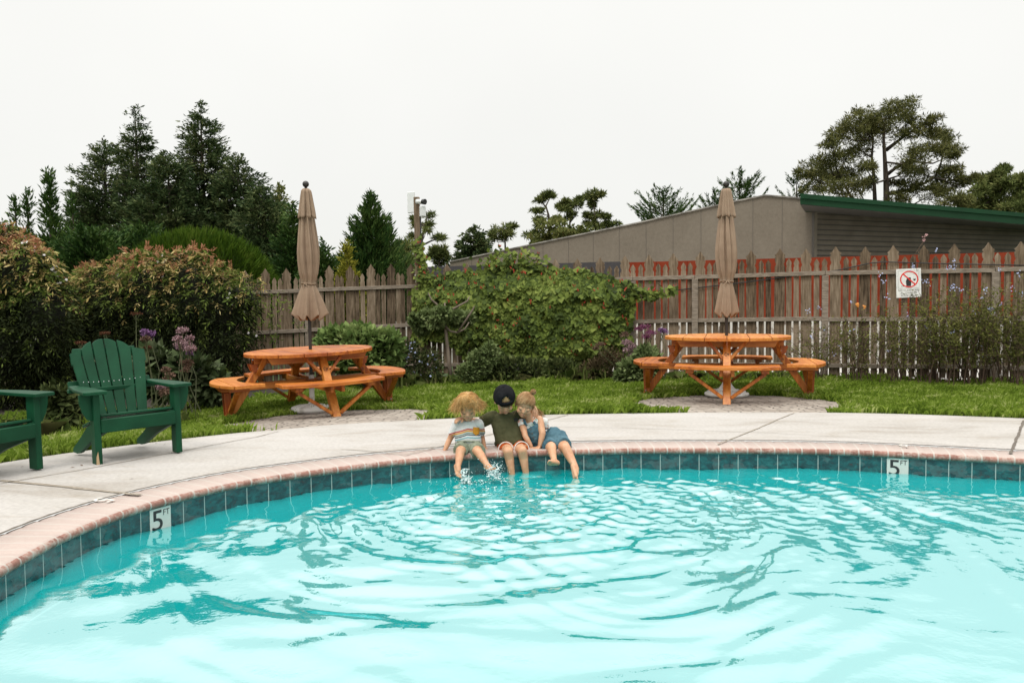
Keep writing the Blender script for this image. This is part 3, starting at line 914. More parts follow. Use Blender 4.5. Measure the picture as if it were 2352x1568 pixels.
# ------------------------------------------------------------------ pool rules sign
yy = float(fence_y(at(2087, 650, 11.9).x)) - 0.075
ps = at(2087, 650, yy)
sign = empty('warning_sign', ps, math.atan2(dirR.y, dirR.x), 'white no glassware sign with red prohibition ring, hung on the fence', 'sign')
sign.rotation_euler = (0, R(-1.5), math.atan2(dirR.y, dirR.x))
sw, sh = 0.335, 0.43
M_signw = flat_mat('sign white', (0.74, 0.74, 0.71), 0.4)
M_red = flat_mat('sign red', (0.70, 0.02, 0.012), 0.4)
M_blk = flat_mat('sign black', (0.015, 0.015, 0.017), 0.45)
MB().box(-sw / 2, sw / 2, 0, 0.004, -sh / 2, sh / 2).build('board', M_signw, sign)
bw_ = MB()
for (x0, x1, z0, z1) in ((-sw / 2 + 0.025, sw / 2 - 0.025, sh / 2 - 0.030, sh / 2 - 0.027), (-sw / 2 + 0.025, sw / 2 - 0.025, -0.078, -0.075), (-sw / 2 + 0.025, -sw / 2 + 0.028, -0.075, sh / 2 - 0.03), (sw / 2 - 0.028, sw / 2 - 0.025, -0.075, sh / 2 - 0.03)):
    bw_.box(x0, x1, -0.002, -0.0005, z0, z1)
bw_.build('border', flat_mat('sign grey line', (0.3, 0.3, 0.29)), sign)
def ring(cx, cz, r0, r1, y, n=48):
    V = [(cx + r * math.cos(2 * math.pi * i / n), y, cz + r * math.sin(2 * math.pi * i / n)) for r in (r0, r1) for i in range(n)]
    return V, [(i, (i + 1) % n, n + (i + 1) % n, n + i) for i in range(n)]
rg = MB(); rg.add(*ring(0.008, 0.058, 0.108, 0.124, -0.004))
c45, L_, hw = math.cos(R(45)), 0.11, 0.0085
rg.add([(0.008 + (-L_ * c45 + hw * c45), -0.004, 0.058 + L_ * c45 + hw * c45), (0.008 + (-L_ * c45 - hw * c45), -0.004, 0.058 + L_ * c45 - hw * c45),
        (0.008 + (L_ * c45 - hw * c45), -0.004, 0.058 - L_ * c45 - hw * c45), (0.008 + (L_ * c45 + hw * c45), -0.004, 0.058 - L_ * c45 + hw * c45)], [(0, 1, 2, 3)])
rg.build('prohibition_ring', M_red, sign)
gl_ = MB()
gl_.add([(-0.031, -0.002, -0.045), (0.031, -0.002, -0.045), (0.037, -0.002, 0.03), (0.028, -0.002, 0.083), (-0.016, -0.002, 0.083), (-0.036, -0.002, 0.03)], [(0, 1, 2, 3, 4, 5)])
gl_.add([(0.056, -0.002, 0.058), (0.098, -0.002, 0.062), (0.092, -0.002, 0.040), (0.078, -0.002, 0.030)], [(0, 1, 2, 3)])
gl_.add([(-0.105, -0.002, -0.048), (-0.065, -0.002, -0.046), (-0.065, -0.002, -0.040), (-0.105, -0.002, -0.042)], [(0, 1, 2, 3)])
gl_.build('glass_symbol', M_blk, sign)
M_let = flat_mat('sign lettering', (0.12, 0.11, 0.10), 0.5)
for body, z, wd in (('NO GLASSWARE', -0.108, 0.29), ('ALLOWED IN', -0.148, 0.22), ('POOL AREA', -0.186, 0.205)):
    V, F = text_mesh(body, 0.04)
    s_ = wd / (V[:, 0].max() - V[:, 0].min())
    mesh_obj('lettering', [(x * s_, -0.0015, z + y * 0.95) for x, y, zz in V], F, M_let, sign)

# ------------------------------------------------------------------ tall post with its fittings
pt, pb = at(957, 453, FC[1] - 0.12), at(963, 700, FC[1] - 0.12)
pbase = Vector((pb.x + 0.01, pb.y, Hs(pb.x, pb.y) - 0.1))
post = empty('utility_post', pbase, 0, 'tall leaning wooden post rising from the fence corner', 'post')
MB().bar(pbase, pt, 0.105, 0.105, up=(0, 1, 0), ch=0.008).build('timber', M_fence, post, world=True)
e_ = Vector((0.066, -0.02, 0))
MB().tube([pbase + Vector((0.07, -0.02, 0.3)), pbase.lerp(pt, 0.5) + e_, pt + Vector((0.068, -0.02, -0.35))], 0.012, 6).build('conduit', flat_mat('dark conduit', (0.05, 0.05, 0.055)), post, world=True)
M_wp = flat_mat('white plastic', (0.70, 0.72, 0.72), 0.35, var=0.04)
ap = at(944.5, 465, FC[1] - 0.1)
an = empty('panel_antenna', ap, R(-38), 'white flat panel antenna on the left of the tall post', 'antenna')
MB().box(-0.085, 0.085, -0.02, 0.02, -0.19, 0.19, 0.008).build('panel', M_wp, an)
MB().box(0.0, 0.09, 0.02, 0.045, -0.12, -0.05, 0.003).box(0.02, 0.09, 0.02, 0.04, 0.03, 0.06, 0.003).build('bracket', flat_mat('grey metal', (0.3, 0.3, 0.3), 0.4, 0.6), an)
cp = at(968, 463.5, FC[1] - 0.17)
ca = empty('security_camera', cp, R(18), 'small black and white security camera on top of the tall post', 'security camera')
MB().tube([(-0.075, 0.05, 0.005), (-0.02, 0.0, 0.0)], [0.052, 0.045], 16).build('mount', M_wp, ca, True)
lens_m = MB().tube([(-0.03, 0.02, 0.0), (0.03, -0.07, -0.008)], [0.038, 0.043], 16).build('housing', M_wp, ca, False)
MB().tube([(0.012, -0.045, -0.004), (0.046, -0.095, -0.011)], [0.048, 0.052], 16).build('lens_hood', flat_mat('black plastic', (0.012, 0.012, 0.013), 0.3), ca)
bp_ = at(971, 485.5, FC[1] - 0.16)
jb = empty('junction_box', bp_, 0, 'small white junction box below the security camera', 'box')
MB().box(-0.055, 0.055, -0.04, 0.04, -0.10, 0.09, 0.008).build('casing', M_wp, jb)
MB().box(-0.045, 0.045, -0.0455, -0.0405, -0.085, 0.075, 0.002).build('cover', flat_mat('white plastic lid', (0.62, 0.64, 0.64), 0.4, var=0.03), jb)

# ================================================================== BUILDINGS
def ray_vplane(px, py, A, B):
    """where the ray through (px, py) meets the upright plane through A and B"""
    n = Vector((B.y - A.y, A.x - B.x, 0)); d = ray(px, py); o = Vector((0, 0, EYE))
    return o + d * ((A - o).dot(n) / d.dot(n))
# red and white painted wall behind the fence
offw = 3.4
nR = Vector((-dirR.y, dirR.x, 0)); nR = nR if nR.y > 0 else -nR
w0 = Vector((FC[0], FC[1], 0)) + nR * offw; w1 = w0 + dirR * 30
pw = empty('painted_wall', w0, 0, 'low wall painted red above and white below, seen through the fence gaps', 'wall')
zt = ray_vplane(1837, 592, w0, w1).z; zm = ray_vplane(1837, 737, w0, w1).z
sR = (ray_vplane(1366, 620, w0, w1) - w0).length
s0 = (ray_vplane(985, 620, w0, w1) - w0).length * (1 if ray_vplane(985, 620, w0, w1).x > w0.x else -1)
m, nt, b = new_mat('red board wall')
v = coords(nt, 'Object'); n1 = nd(nt, 'ShaderNodeTexNoise', Scale=4, Detail=6); nt.links.new(v, n1.inputs['Vector'])
sx_ = nt.nodes.new('ShaderNodeSeparateXYZ'); nt.links.new(v, sx_.inputs[0])
c0 = ramp(nt, [(0.3, (0.155, 0.026, 0.012)), (0.7, (0.215, 0.040, 0.019))], n1.outputs[0])
c1 = mixc(nt, strip_mask(nt, sx_.outputs[0], 0.3, 0.012), c0.outputs[0], (0.12, 0.018, 0.01))
nt.links.new(c1, b.inputs['Base Color']); b.inputs['Roughness'].default_value = 0.9; b.inputs['Specular IOR Level'].default_value = 0.05
M_redwall = m
M_whitewall = noise_mat('flaking white paint', [(0.40, (0.12, 0.09, 0.07)), (0.47, (0.46, 0.44, 0.40)), (0.8, (0.56, 0.55, 0.52))], scale=6, rough=0.8, detail=8)
def wall_piece(name, a, c, z0, z1, mat, t=0.15, dz=0):
    p, q = w0 + dirR * a, w0 + dirR * c
    nn = nR * t; zz = Vector((0, 0, 1))
    return MB().hexa([p + zz * z0, q + zz * z0, q + nn + zz * z0, p + nn + zz * z0, p + zz * z1, q + zz * z1, q + nn + zz * z1, p + nn + zz * z1]).build(name, mat, pw, world=True)
wall_piece('red_boards', sR, 24, zm + 0.002, zt, M_redwall, 0.16)
wall_piece('white_base', s0, 24, -0.6, zm, M_whitewall, 0.2)
wall_piece('dark_boards', s0 + 0.75, sR - 0.01, zm + 0.002, ray_vplane(1300, 604, w0, w1).z, flat_mat('dark brown boards', (0.035, 0.032, 0.034)), 0.16)

# grey building with a low gable wall of panels
A_, B_ = at(1034, 702, 36), at(1869, 697, 30)
A_.z = B_.z = 0
top = [(1034, 602), (1219, 563), (1470, 512), (1689, 463.5), (1758, 450), (1800, 453), (1836, 457), (1869, 461)]
bl = empty('gabled_building', (A_.x, A_.y, 0), 0, 'grey stucco building with a long low gable of tall panels', 'building')
nb = Vector((B_.y - A_.y, A_.x - B_.x, 0)).normalized(); nb = nb if nb.y > 0 else -nb
T = [ray_vplane(x, y, A_, B_) for x, y in top]
outl = [Vector((A_.x, A_.y, -0.5))] + T + [Vector((B_.x, B_.y, -0.5))]
outl[0].x, outl[0].y = T[0].x, T[0].y; outl[-1].x, outl[-1].y = T[-1].x, T[-1].y
n = len(outl)
V = outl + [p + nb * 9 for p in outl]
m, nt, b = new_mat('grey panel wall')
v = coords(nt, 'Object'); n1 = nd(nt, 'ShaderNodeTexNoise', Scale=0.7, Detail=9, Roughness=0.65); nt.links.new(v, n1.inputs['Vector'])
n2 = nd(nt, 'ShaderNodeTexNoise', Scale=9, Detail=6, Roughness=0.7); nt.links.new(v, n2.inputs['Vector'])
r = ramp(nt, [(0.3, (0.118, 0.097, 0.073)), (0.7, (0.178, 0.150, 0.117))], mth(nt, 'MULTIPLY_ADD', n2.outputs[0], 0.5, mth(nt, 'MULTIPLY', n1.outputs[0], 0.5)))
nt.links.new(r.outputs[0], b.inputs['Base Color']); b.inputs['Roughness'].default_value = 0.9
add_bump(nt, b, n2.outputs[0], 0.4, 0.02)
M_greywall = m
mesh_obj('wall', V, [tuple(range(n)), tuple(reversed(range(n, 2 * n)))] + [(i, n + i, n + (i + 1) % n, (i + 1) % n) for i in range(n)], M_greywall, bl, world=True)
def top_at(px):
    return np.interp(px, [t[0] for t in top], [t[1] for t in top])
jm = MB()
for px in (1083, 1138, 1193, 1247, 1305.6, 1362.6, 1422.5, 1484, 1546, 1610, 1669, 1729.5, 1797):
    a = ray_vplane(px, top_at(px) + 1.5, A_, B_); c = Vector((a.x, a.y, 0.0))
    jm.bar(a - nb * 0.004, c - nb * 0.004, 0.016, 0.012, up=nb, ch=0)
jm.build('panel_joint', flat_mat('dark joint', (0.098, 0.082, 0.066)), bl, world=True)
cpm = MB()
for p, q in zip(T[:-1], T[1:]):
    cpm.bar(p + Vector((0, 0, 0.02)) + nb * 0.1, q + Vector((0, 0, 0.02)) + nb * 0.1, 0.34, 0.05, ch=0)
cpm.build('wall_cap', noise_mat('weathered cap', [(0.35, (0.10, 0.09, 0.08)), (0.6, (0.30, 0.28, 0.25))], scale=2.5), bl, world=True)

# clapboard building with the green roof
C_, D_ = at(1869.5, 697, 29.9), at(2460, 690, 35.0)
C_.z = D_.z = 0
sb = empty('clapboard_building', (C_.x, C_.y, 0), 0, 'dark grey clapboard building under a sloping green roof edge', 'building')
nd_ = Vector((D_.y - C_.y, C_.x - D_.x, 0)).normalized(); nd_ = nd_ if nd_.y > 0 else -nd_
m, nt, b = new_mat('clapboard paint')
v = coords(nt, 'Object'); n1 = nd(nt, 'ShaderNodeTexNoise', Scale=2, Detail=6); nt.links.new(v, n1.inputs['Vector'])
r = ramp(nt, [(0.3, (0.085, 0.072, 0.053)), (0.7, (0.12, 0.103, 0.078))], n1.outputs[0])
nt.links.new(r.outputs[0], b.inputs['Base Color']); b.inputs['Roughness'].default_value = 0.8
M_clap = m
zr0 = ray_vplane(1869.5, 466, C_, D_).z; zr1 = ray_vplane(2460, 500, C_, D_).z
lap_shade_ = MB()  # dark strips that paint the shadow line under each board
V, F = [], []
z = -0.5; step = 0.19
while z < zr0 - 0.05:
    t1 = 1.0 if z + step < zr1 else max(0.02, (zr0 - (z + step)) / (zr0 - zr1))
    t0 = t1
    e0 = C_.lerp(D_, t1)
    k = len(V)
    V += [Vector((C_.x, C_.y, z)) - nd_ * 0.06, Vector((e0.x, e0.y, z)) - nd_ * 0.06, Vector((e0.x, e0.y, z + step)) - nd_ * 0.004, Vector((C_.x, C_.y, z + step)) - nd_ * 0.004,
          Vector((C_.x, C_.y, z)) , Vector((e0.x, e0.y, z))]
    F += [(k, k + 1, k + 2, k + 3), (k, k + 4, k + 5, k + 1)]
    lap_shade_.add([Vector((C_.x, C_.y, z - 0.016)) - nd_ * 0.064, Vector((e0.x, e0.y, z - 0.016)) - nd_ * 0.064, Vector((e0.x, e0.y, z + 0.014)) - nd_ * 0.062, Vector((C_.x, C_.y, z + 0.014)) - nd_ * 0.062], [(0, 1, 2, 3)])
    z += step
mesh_obj('clapboard_wall', V, F, M_clap, sb, world=True)
lap_shade_.build('lap_shadows', flat_mat('painted lap shadow', (0.022, 0.02, 0.016)), sb, False, True)
q = [Vector((C_.x, C_.y, -0.5)), Vector((D_.x, D_.y, -0.5)), Vector((D_.x, D_.y, zr1)), Vector((C_.x, C_.y, zr0))]
V = [p + nd_ * 0.02 for p in q] + [p + nd_ * 8 for p in q]
mesh_obj('wall_core', V, [(0, 1, 2, 3), (7, 6, 5, 4), (0, 4, 5, 1), (1, 5, 6, 2), (2, 6, 7, 3), (3, 7, 4, 0)], flat_mat('dark wall core', (0.08, 0.07, 0.06)), sb, world=True)
MB().bar(Vector((C_.x, C_.y, -0.5)) - nd_ * 0.05, Vector((C_.x, C_.y, zr0)) - nd_ * 0.07, 0.11, 0.03, up=nd_, ch=0).build('corner_board', M_clap, sb, world=True)
M_green = flat_mat('green roof metal', (0.003, 0.034, 0.011), 0.6, var=0.15, scale=1.5, spec=0.2)
E_, G_ = C_ - nd_ * 1.6, D_ - nd_ * 1.6
r0a, r0b = ray_vplane(1838, 447, E_, G_), ray_vplane(1838, 468.5, E_, G_)
r1a, r1b = ray_vplane(2420, 497.5, E_, G_), ray_vplane(2420, 522, E_, G_)
ta_ = math.atan((1838 - 1176) / FPX) + R(4); bkd = Vector((math.sin(ta_), math.cos(ta_), 0)); bk = bkd * 11
V = [r0a, r1a, r1b, r0b] + [p + bk for p in (r0a, r1a, r1b, r0b)]
mesh_obj('roof', V, [(3, 2, 1, 0), (4, 5, 6, 7), (0, 1, 5, 4), (2, 3, 7, 6), (1, 2, 6, 5), (3, 0, 4, 7)], M_green, sb, world=True)
ed = MB()
lip = Vector((0, 0, -0.13))
ed.hexa([r0a - nd_ * 0.06 + lip, r1a - nd_ * 0.06 + lip, r1a - nd_ * 0.003 + lip, r0a - nd_ * 0.003 + lip, r0a - nd_ * 0.06 + Vector((0, 0, 0.03)), r1a - nd_ * 0.06 + Vector((0, 0, 0.03)), r1a - nd_ * 0.003 + Vector((0, 0, 0.03)), r0a - nd_ * 0.003 + Vector((0, 0, 0.03))])
ed.build('roof_edge', M_green, sb, world=True)
dz_ = Vector((0, 0, -0.02)); so = MB().hexa([r0b + bkd * 0.05, r1b + bkd * 0.05, r1b + bkd * 2.15, r0b + bkd * 2.15, r0b + bkd * 0.05 + dz_, r1b + bkd * 0.05 + dz_, r1b + bkd * 2.15 + dz_, r0b + bkd * 2.15 + dz_])
so.build('soffit', flat_mat('dark soffit', (0.05, 0.045, 0.04)), sb, world=True)

# ================================================================== PICNIC TABLES
def wood_mat(name, axis, c=((0.24, 0.052, 0.007), (0.44, 0.132, 0.017), (0.57, 0.225, 0.042))):
    m, nt, b = new_mat(name)
    st = [16, 16, 16]; st[axis] = 0.9
    v = coords(nt, 'Object', tuple(st))
    oi = nt.nodes.new('ShaderNodeObjectInfo')
    off = nt.nodes.new('ShaderNodeVectorMath'); off.operation = 'ADD'
    cmb = nt.nodes.new('ShaderNodeCombineXYZ')
    for i in range(3): nt.links.new(mth(nt, 'MULTIPLY', oi.outputs['Random'], 31.0 + 11 * i), cmb.inputs[i])
    nt.links.new(v, off.inputs[0]); nt.links.new(cmb.outputs[0], off.inputs[1])
    n1 = nd(nt, 'ShaderNodeTexNoise', Scale=1.6, Detail=6, Roughness=0.6, Distortion=0.6); nt.links.new(off.outputs[0], n1.inputs['Vector'])
    v2 = coords(nt, 'Object'); n2 = nd(nt, 'ShaderNodeTexNoise', Scale=3, Detail=4); nt.links.new(v2, n2.inputs['Vector'])
    k = mth(nt, 'ADD', mth(nt, 'MULTIPLY', n1.outputs[0], 0.65), mth(nt, 'MULTIPLY_ADD', oi.outputs['Random'], 0.16, mth(nt, 'MULTIPLY_ADD', n2.outputs[0], 0.4, -0.1)))
    r = ramp(nt, [(0.34, c[0]), (0.5, c[1]), (0.66, c[2])], k)
    vk = nt.nodes.new('ShaderNodeTexVoronoi'); vk.inputs['Scale'].default_value = 3.1; nt.links.new(v2, vk.inputs['Vector'])
    kn = ramp(nt, [(0.0, (1, 1, 1)), (0.045, (0.8, 0.8, 0.8)), (0.075, (0, 0, 0))], vk.outputs['Distance'])
    c2 = mixc(nt, mth(nt, 'MULTIPLY', kn.outputs[0], 0.75), r.outputs[0], (0.10, 0.028, 0.008))
    nt.links.new(c2, b.inputs['Base Color']); b.inputs['Roughness'].default_value = 0.42; b.inputs['Specular IOR Level'].default_value = 0.4
    add_bump(nt, b, n1.outputs[0], 0.15, 0.003)
    return m
WX, WY, WZ = wood_mat('stained cedar across', 0), wood_mat('stained cedar along', 1), wood_mat('stained cedar upright', 2)
WZr = wood_mat('redder cedar upright', 2, ((0.14, 0.026, 0.005), (0.27, 0.055, 0.009), (0.36, 0.10, 0.02)))
M_bolt = flat_mat('bolt steel', (0.5, 0.5, 0.5), 0.35, 0.8)
def rot2(x, y, a): return (x * math.cos(a) - y * math.sin(a), x * math.sin(a) + y * math.cos(a))
def make_table():
    t = empty('picnic_table', (0, 0, 0))
    R0, TT, ZT = 0.795, 0.040, 0.785
    # round top of six boards
    mb = MB()
    nbd = 6; w = 2 * R0 / nbd
    for i in range(nbd):
        x0, x1 = -R0 + i * w + 0.004, -R0 + (i + 1) * w - 0.004
        xs = np.linspace(x0, x1, 9)
        h = np.sqrt(np.maximum(R0 ** 2 - xs ** 2, 1e-4))
        up = [(x, y) for x, y in zip(xs, -h)]; dn = [(x, y) for x, y in zip(xs[::-1], h[::-1])]
        outl = up + dn
        z1 = ZT + 0.0012 * (i % 3)
        c = 0.006
        n = len(outl)
        sh = [(x * (1 - c / R0), y * (1 - c / R0)) for x, y in outl]
        V = [(x, y, ZT - TT) for x, y in outl] + [(x, y, z1 - c) for x, y in outl] + [(x, y, z1) for x, y in sh]
        F = [tuple(reversed(range(n))), tuple(range(2 * n, 3 * n))] + [(j * n + a, j * n + (a + 1) % n, (j + 1) * n + (a + 1) % n, (j + 1) * n + a) for j in range(2) for a in range(n)]
        mb.add(V, F)
    mb.build('tabletop', WY, t)
    for x in (-0.52, 0.20, 0.52):
        L_ = math.sqrt(R0 ** 2 - x * x) - 0.10
        pass
    for y, hw_ in ((-0.42, 0.62), (0.42, 0.62)):
        mb = MB().hexa([(-hw_ + 0.05, y - 0.019, ZT - TT - 0.088), (hw_ - 0.05, y - 0.019, ZT - TT - 0.088), (hw_ - 0.05, y + 0.019, ZT - TT - 0.088), (-hw_ + 0.05, y + 0.019, ZT - TT - 0.088),
                        (-hw_, y - 0.019, ZT - TT - 0.001), (hw_, y - 0.019, ZT - TT - 0.001), (hw_, y + 0.019, ZT - TT - 0.001), (-hw_, y + 0.019, ZT - TT - 0.001)], 0.004)
        mb.build('top_support', WX, t)
    for q in (-0.075, 0.075):
        MB().box(-0.70, 0.70, q - 0.019, q + 0.019, ZT - TT - 0.089, ZT - TT - 0.002, 0.004).build('top_support', WX, t)
    for k in range(4):
        a = k * math.pi / 2            # this quarter of the frame, turned from the front (-y) one
        def q(x, y, z): return (*rot2(x, y, a), z)
        legm = WZ
        top, foot = (0, -0.53, ZT - TT - 0.002), (0, -1.035, 0.0)
        d = Vector(foot) - Vector(top); d.normalize()
        # slanting leg, cut level at head and foot
        hx, hy = 0.046, 0.052
        def sec(z):
            u = (top[2] - z) / (top[2] - foot[2]); yc = top[1] + (foot[1] - top[1]) * u
            return [(-hx, yc - hy), (hx, yc - hy), (hx, yc + hy), (-hx, yc + hy)]
        c8 = [q(x, y, 0.012) for x, y in sec(0.0)] + [q(x, y, top[2]) for x, y in sec(top[2])]
        lg = MB().hexa(c8, 0.006).build('leg', legm, t)
        if k in (0, 1, 2, 3):
            z_ = 0.0
            MB().lathe([(0.02, 0.0), (0.02, 0.014)], 10, q(0, -1.03, 0)).build('foot_pad', M_blk, lg)
        # seat: a ring sector
        ri, ro, hc = 0.885, 1.205, 0.61
        outs, ins = [], []
        for x in np.linspace(-hc, hc, 25): outs.append((x, -math.sqrt(ro ** 2 - x * x)))
        hin = 0.52
        for x in np.linspace(hin, -hin, 25):
            y = -math.sqrt(ri ** 2 - (x * 1.0) ** 2)
            ins.append((x, y))
        mid = -1.045
        sm = MB(); zs = 0.462
        # two boards with a gap: outer one is everything below mid, inner the rest
        def clip(poly, y0, keep_below):
            out = []
            for i in range(len(poly)):
                p, r_ = poly[i], poly[(i + 1) % len(poly)]
                inp = (p[1] <= y0) == keep_below; inr = (r_[1] <= y0) == keep_below
                if inp: out.append(p)
                if inp != inr:
                    u = (y0 - p[1]) / (r_[1] - p[1]); out.append((p[0] + (r_[0] - p[0]) * u, y0))
            return out
        full = outs + ins
        ob = clip(full, mid - 0.004, True)
        sm.prism([rot2(x, y, a) for x, y in ob], zs - 0.04, zs)
        # inner board follows the ring: built as a strip so its inner curve stays clean
        xs = np.linspace(-hc, hc, 41)
        st = []
        for x in xs:
            yo = max(-math.sqrt(ro ** 2 - x * x), mid + 0.004)
            yi = -math.sqrt(ri ** 2 - x * x) if abs(x) < ri else 0
            yi = max(min(yi, -0.70 - 0.0 * x), yo + 0.01)
            st.append((x, yo, yi))
        poly = [(x, yo) for x, yo, yi in st] + [(x, yi) for x, yo, yi in reversed(st)]
        nn = len(st)
        V = [(*rot2(x, yo, a), zz) for zz in (zs - 0.04, zs + 0.0006) for x, yo, yi in st] + [(*rot2(x, yi, a), zz) for zz in (zs - 0.04, zs + 0.0006) for x, yo, yi in st]
        F = []
        for i in range(nn - 1):
            F += [(nn + i, nn + i + 1, 3 * nn + i + 1, 3 * nn + i), (i + 1, i, 2 * nn + i, 2 * nn + i + 1), (i, i + 1, nn + i + 1, nn + i), (2 * nn + i + 1, 2 * nn + i, 3 * nn + i, 3 * nn + i + 1)]
        F += [(0, nn, 3 * nn, 2 * nn), (nn - 1, 3 * nn - 1, 4 * nn - 1, 2 * nn - 1)]
        sm.add(V, F)
        seat = sm.build('seat', WX if k % 2 == 0 else WY, t)
        bevel_obj(seat, 0.005, 2)
        # cleats under the seat and the V of braces up to them
        for sgn in (-1, 1):
            MB().bar(q(sgn * 0.43, -0.85, zs - 0.063), q(sgn * 0.43, -1.075, zs - 0.063), 0.09, 0.042).build('seat_cleat', WY if k % 2 == 0 else WX, t)
            br = MB().bar(q(sgn * 0.046, -1.015, 0.085), q(sgn * 0.44, -0.985, zs - 0.088), 0.038, 0.060, up=q(0, -1, 0.0)).build('seat_brace', WZ, t)
        up = ((-1,) if k == 0 else (1,)) if True else (-1, 1)
        for sgn in (-1, 1):
            MB().bar(q(sgn * 0.040, -0.66, 0.52), q(sgn * 0.235, -0.60, ZT - TT - 0.006), 0.034, 0.050, up=q(0, -1, 0.25)).build('top_brace', WZ, t)
        # upright strut from the leg foot to the seat rim
        if k in (1, 3):
            for sgn in (-1, 1):
                MB().hexa([q(sgn * 0.066 - 0.019, -1.062, 0.022), q(sgn * 0.066 + 0.019, -1.062, 0.022), q(sgn * 0.066 + 0.019, -0.985, 0.022), q(sgn * 0.066 - 0.019, -0.985, 0.022),
                           q(sgn * 0.066 - 0.019, -1.075, zs - 0.12), q(sgn * 0.066 + 0.019, -1.075, zs - 0.12), q(sgn * 0.066 + 0.019, -0.998, zs - 0.12), q(sgn * 0.066 - 0.019, -0.998, zs - 0.12)], 0.004).build('seat_strut', WZr, t)
                MB().hexa([q(sgn * 0.068 - 0.019, -0.72, 0.56), q(sgn * 0.068 + 0.019, -0.72, 0.56), q(sgn * 0.068 + 0.019, -0.63, 0.56), q(sgn * 0.068 - 0.019, -0.63, 0.56),
                           q(sgn * 0.068 - 0.019, -0.755, ZT - TT - 0.09), q(sgn * 0.068 + 0.019, -0.755, ZT - TT - 0.09), q(sgn * 0.068 + 0.019, -0.665, ZT - TT - 0.09), q(sgn * 0.068 - 0.019, -0.665, ZT - TT - 0.09)], 0.004).build('top_strut', WZr, t)
            bm_ = MB()
            for (y_, z_) in ((-1.04, 0.06), (-0.66, 0.60), (-0.90, 0.385), (-0.72, 0.715)):
                for sgn in (-1, 1):
                    c = q(sgn * 0.089, y_, z_)
                    e = q(sgn * 0.0945, y_, z_)
                    bm_.tube([c, e], 0.010, 8)
            bm_.build('bolt', M_bolt, t)
    # doubled beams under the seats
    zb0, zb1 = 0.345, 0.420
    for sgn in (-1, 1):
        y = sgn * 0.0665
        MB().hexa([(-1.10, y - 0.019, zb0), (1.10, y - 0.019, zb0), (1.10, y + 0.019, zb0), (-1.10, y + 0.019, zb0), (-1.17, y - 0.019, zb1), (1.17, y - 0.019, zb1), (1.17, y + 0.019, zb1), (-1.17, y + 0.019, zb1)], 0.004).build('beam', WX, t)
        for s2 in (-1, 1):
            MB().box(y - 0.0195, y + 0.0195, min(s2 * 0.088, s2 * 1.12), max(s2 * 0.088, s2 * 1.12), zb0 - 0.003, zb1 - 0.003, 0.004).build('beam', WY, t)
    # maker's mark branded on the front leg
    V, F = [], []
    n = 20
    yc = -0.53 - 0.505 * ((ZT - TT - 0.585) / (ZT - TT)) - 0.0535
    sl = -0.505 / (ZT - TT)
    def onleg(x, z): return (x, yc - 0.0035 + (0.585 - z) * sl, z)
    for i in range(n + 1):
        a = R(50) + R(260) * i / n
        wdt = 0.006 * math.sin(math.pi * i / n) + 0.001
        for rr in (0.021, 0.021 - wdt):
            V.append(onleg(-0.008 + rr * math.cos(a), 0.585 + rr * math.sin(a)))
    F = [(2 * i, 2 * i + 1, 2 * i + 3, 2 * i + 2) for i in range(n)]
    for (x0, x1, z0, z1) in ((-0.004, 0.030, 0.590, 0.594), (-0.002, 0.001, 0.576, 0.590), (0.006, 0.009, 0.578, 0.590), (0.013, 0.016, 0.576, 0.590), (0.020, 0.023, 0.578, 0.590), (-0.002, 0.026, 0.572, 0.575), (-0.001, 0.006, 0.555, 0.560)):
        k = len(V); V += [onleg(x0, z0), onleg(x1, z0), onleg(x1, z1), onleg(x0, z1)]; F.append((k, k + 1, k + 2, k + 3))
    mesh_obj('brand_mark', V, F, flat_mat('branded mark', (0.02, 0.008, 0.005)), t)
    return t
tab_r = make_table()
zR = at(1669, 908, 10.2)
tR_base = ground(1669, 909)
tab_r.location = (tR_base.x, tR_base.y, Hs(tR_base.x, tR_base.y) + 0.004)
tab_r.rotation_euler = (0, 0, R(-15))
tag(tab_r, 'round cedar picnic table with attached curved benches, standing level by the dark shrubs and sign', 'picnic table', 'round picnic tables')
tab_l = copy_tree(tab_r)
tL = ground(717, 944)
tab_l.location = (tL.x, tL.y, Hs(tL.x, tL.y) + 0.004)
tab_l.rotation_euler = (0, R(-2.0), R(30))
tag(tab_l, 'round cedar picnic table tilted to one side, nearer the green lawn chairs', 'picnic table', 'round picnic tables')

# ------------------------------------------------------------------ folded parasols
m, nt, b = new_mat('tan parasol cloth')
v = coords(nt, 'Object'); n1 = nd(nt, 'ShaderNodeTexNoise', Scale=7, Detail=4); nt.links.new(v, n1.inputs['Vector'])
n2 = nd(nt, 'ShaderNodeTexNoise', Scale=400, Detail=2); nt.links.new(v, n2.inputs['Vector'])
r = ramp(nt, [(0.3, (0.25, 0.178, 0.125)), (0.7, (0.315, 0.23, 0.165))], n1.outputs[0])
nt.links.new(r.outputs[0], b.inputs['Base Color']); b.inputs['Roughness'].default_value = 0.9; b.inputs['Specular IOR Level'].default_value = 0.15
add_bump(nt, b, n2.outputs[0], 0.25, 0.002)
M_cloth = m
M_pole = flat_mat('bronze pole', (0.035, 0.032, 0.030), 0.4, 0.3)
def pleat(th, n, sharp):
    c = np.cos(th * n)
    return np.sign(c) * np.abs(c) ** sharp
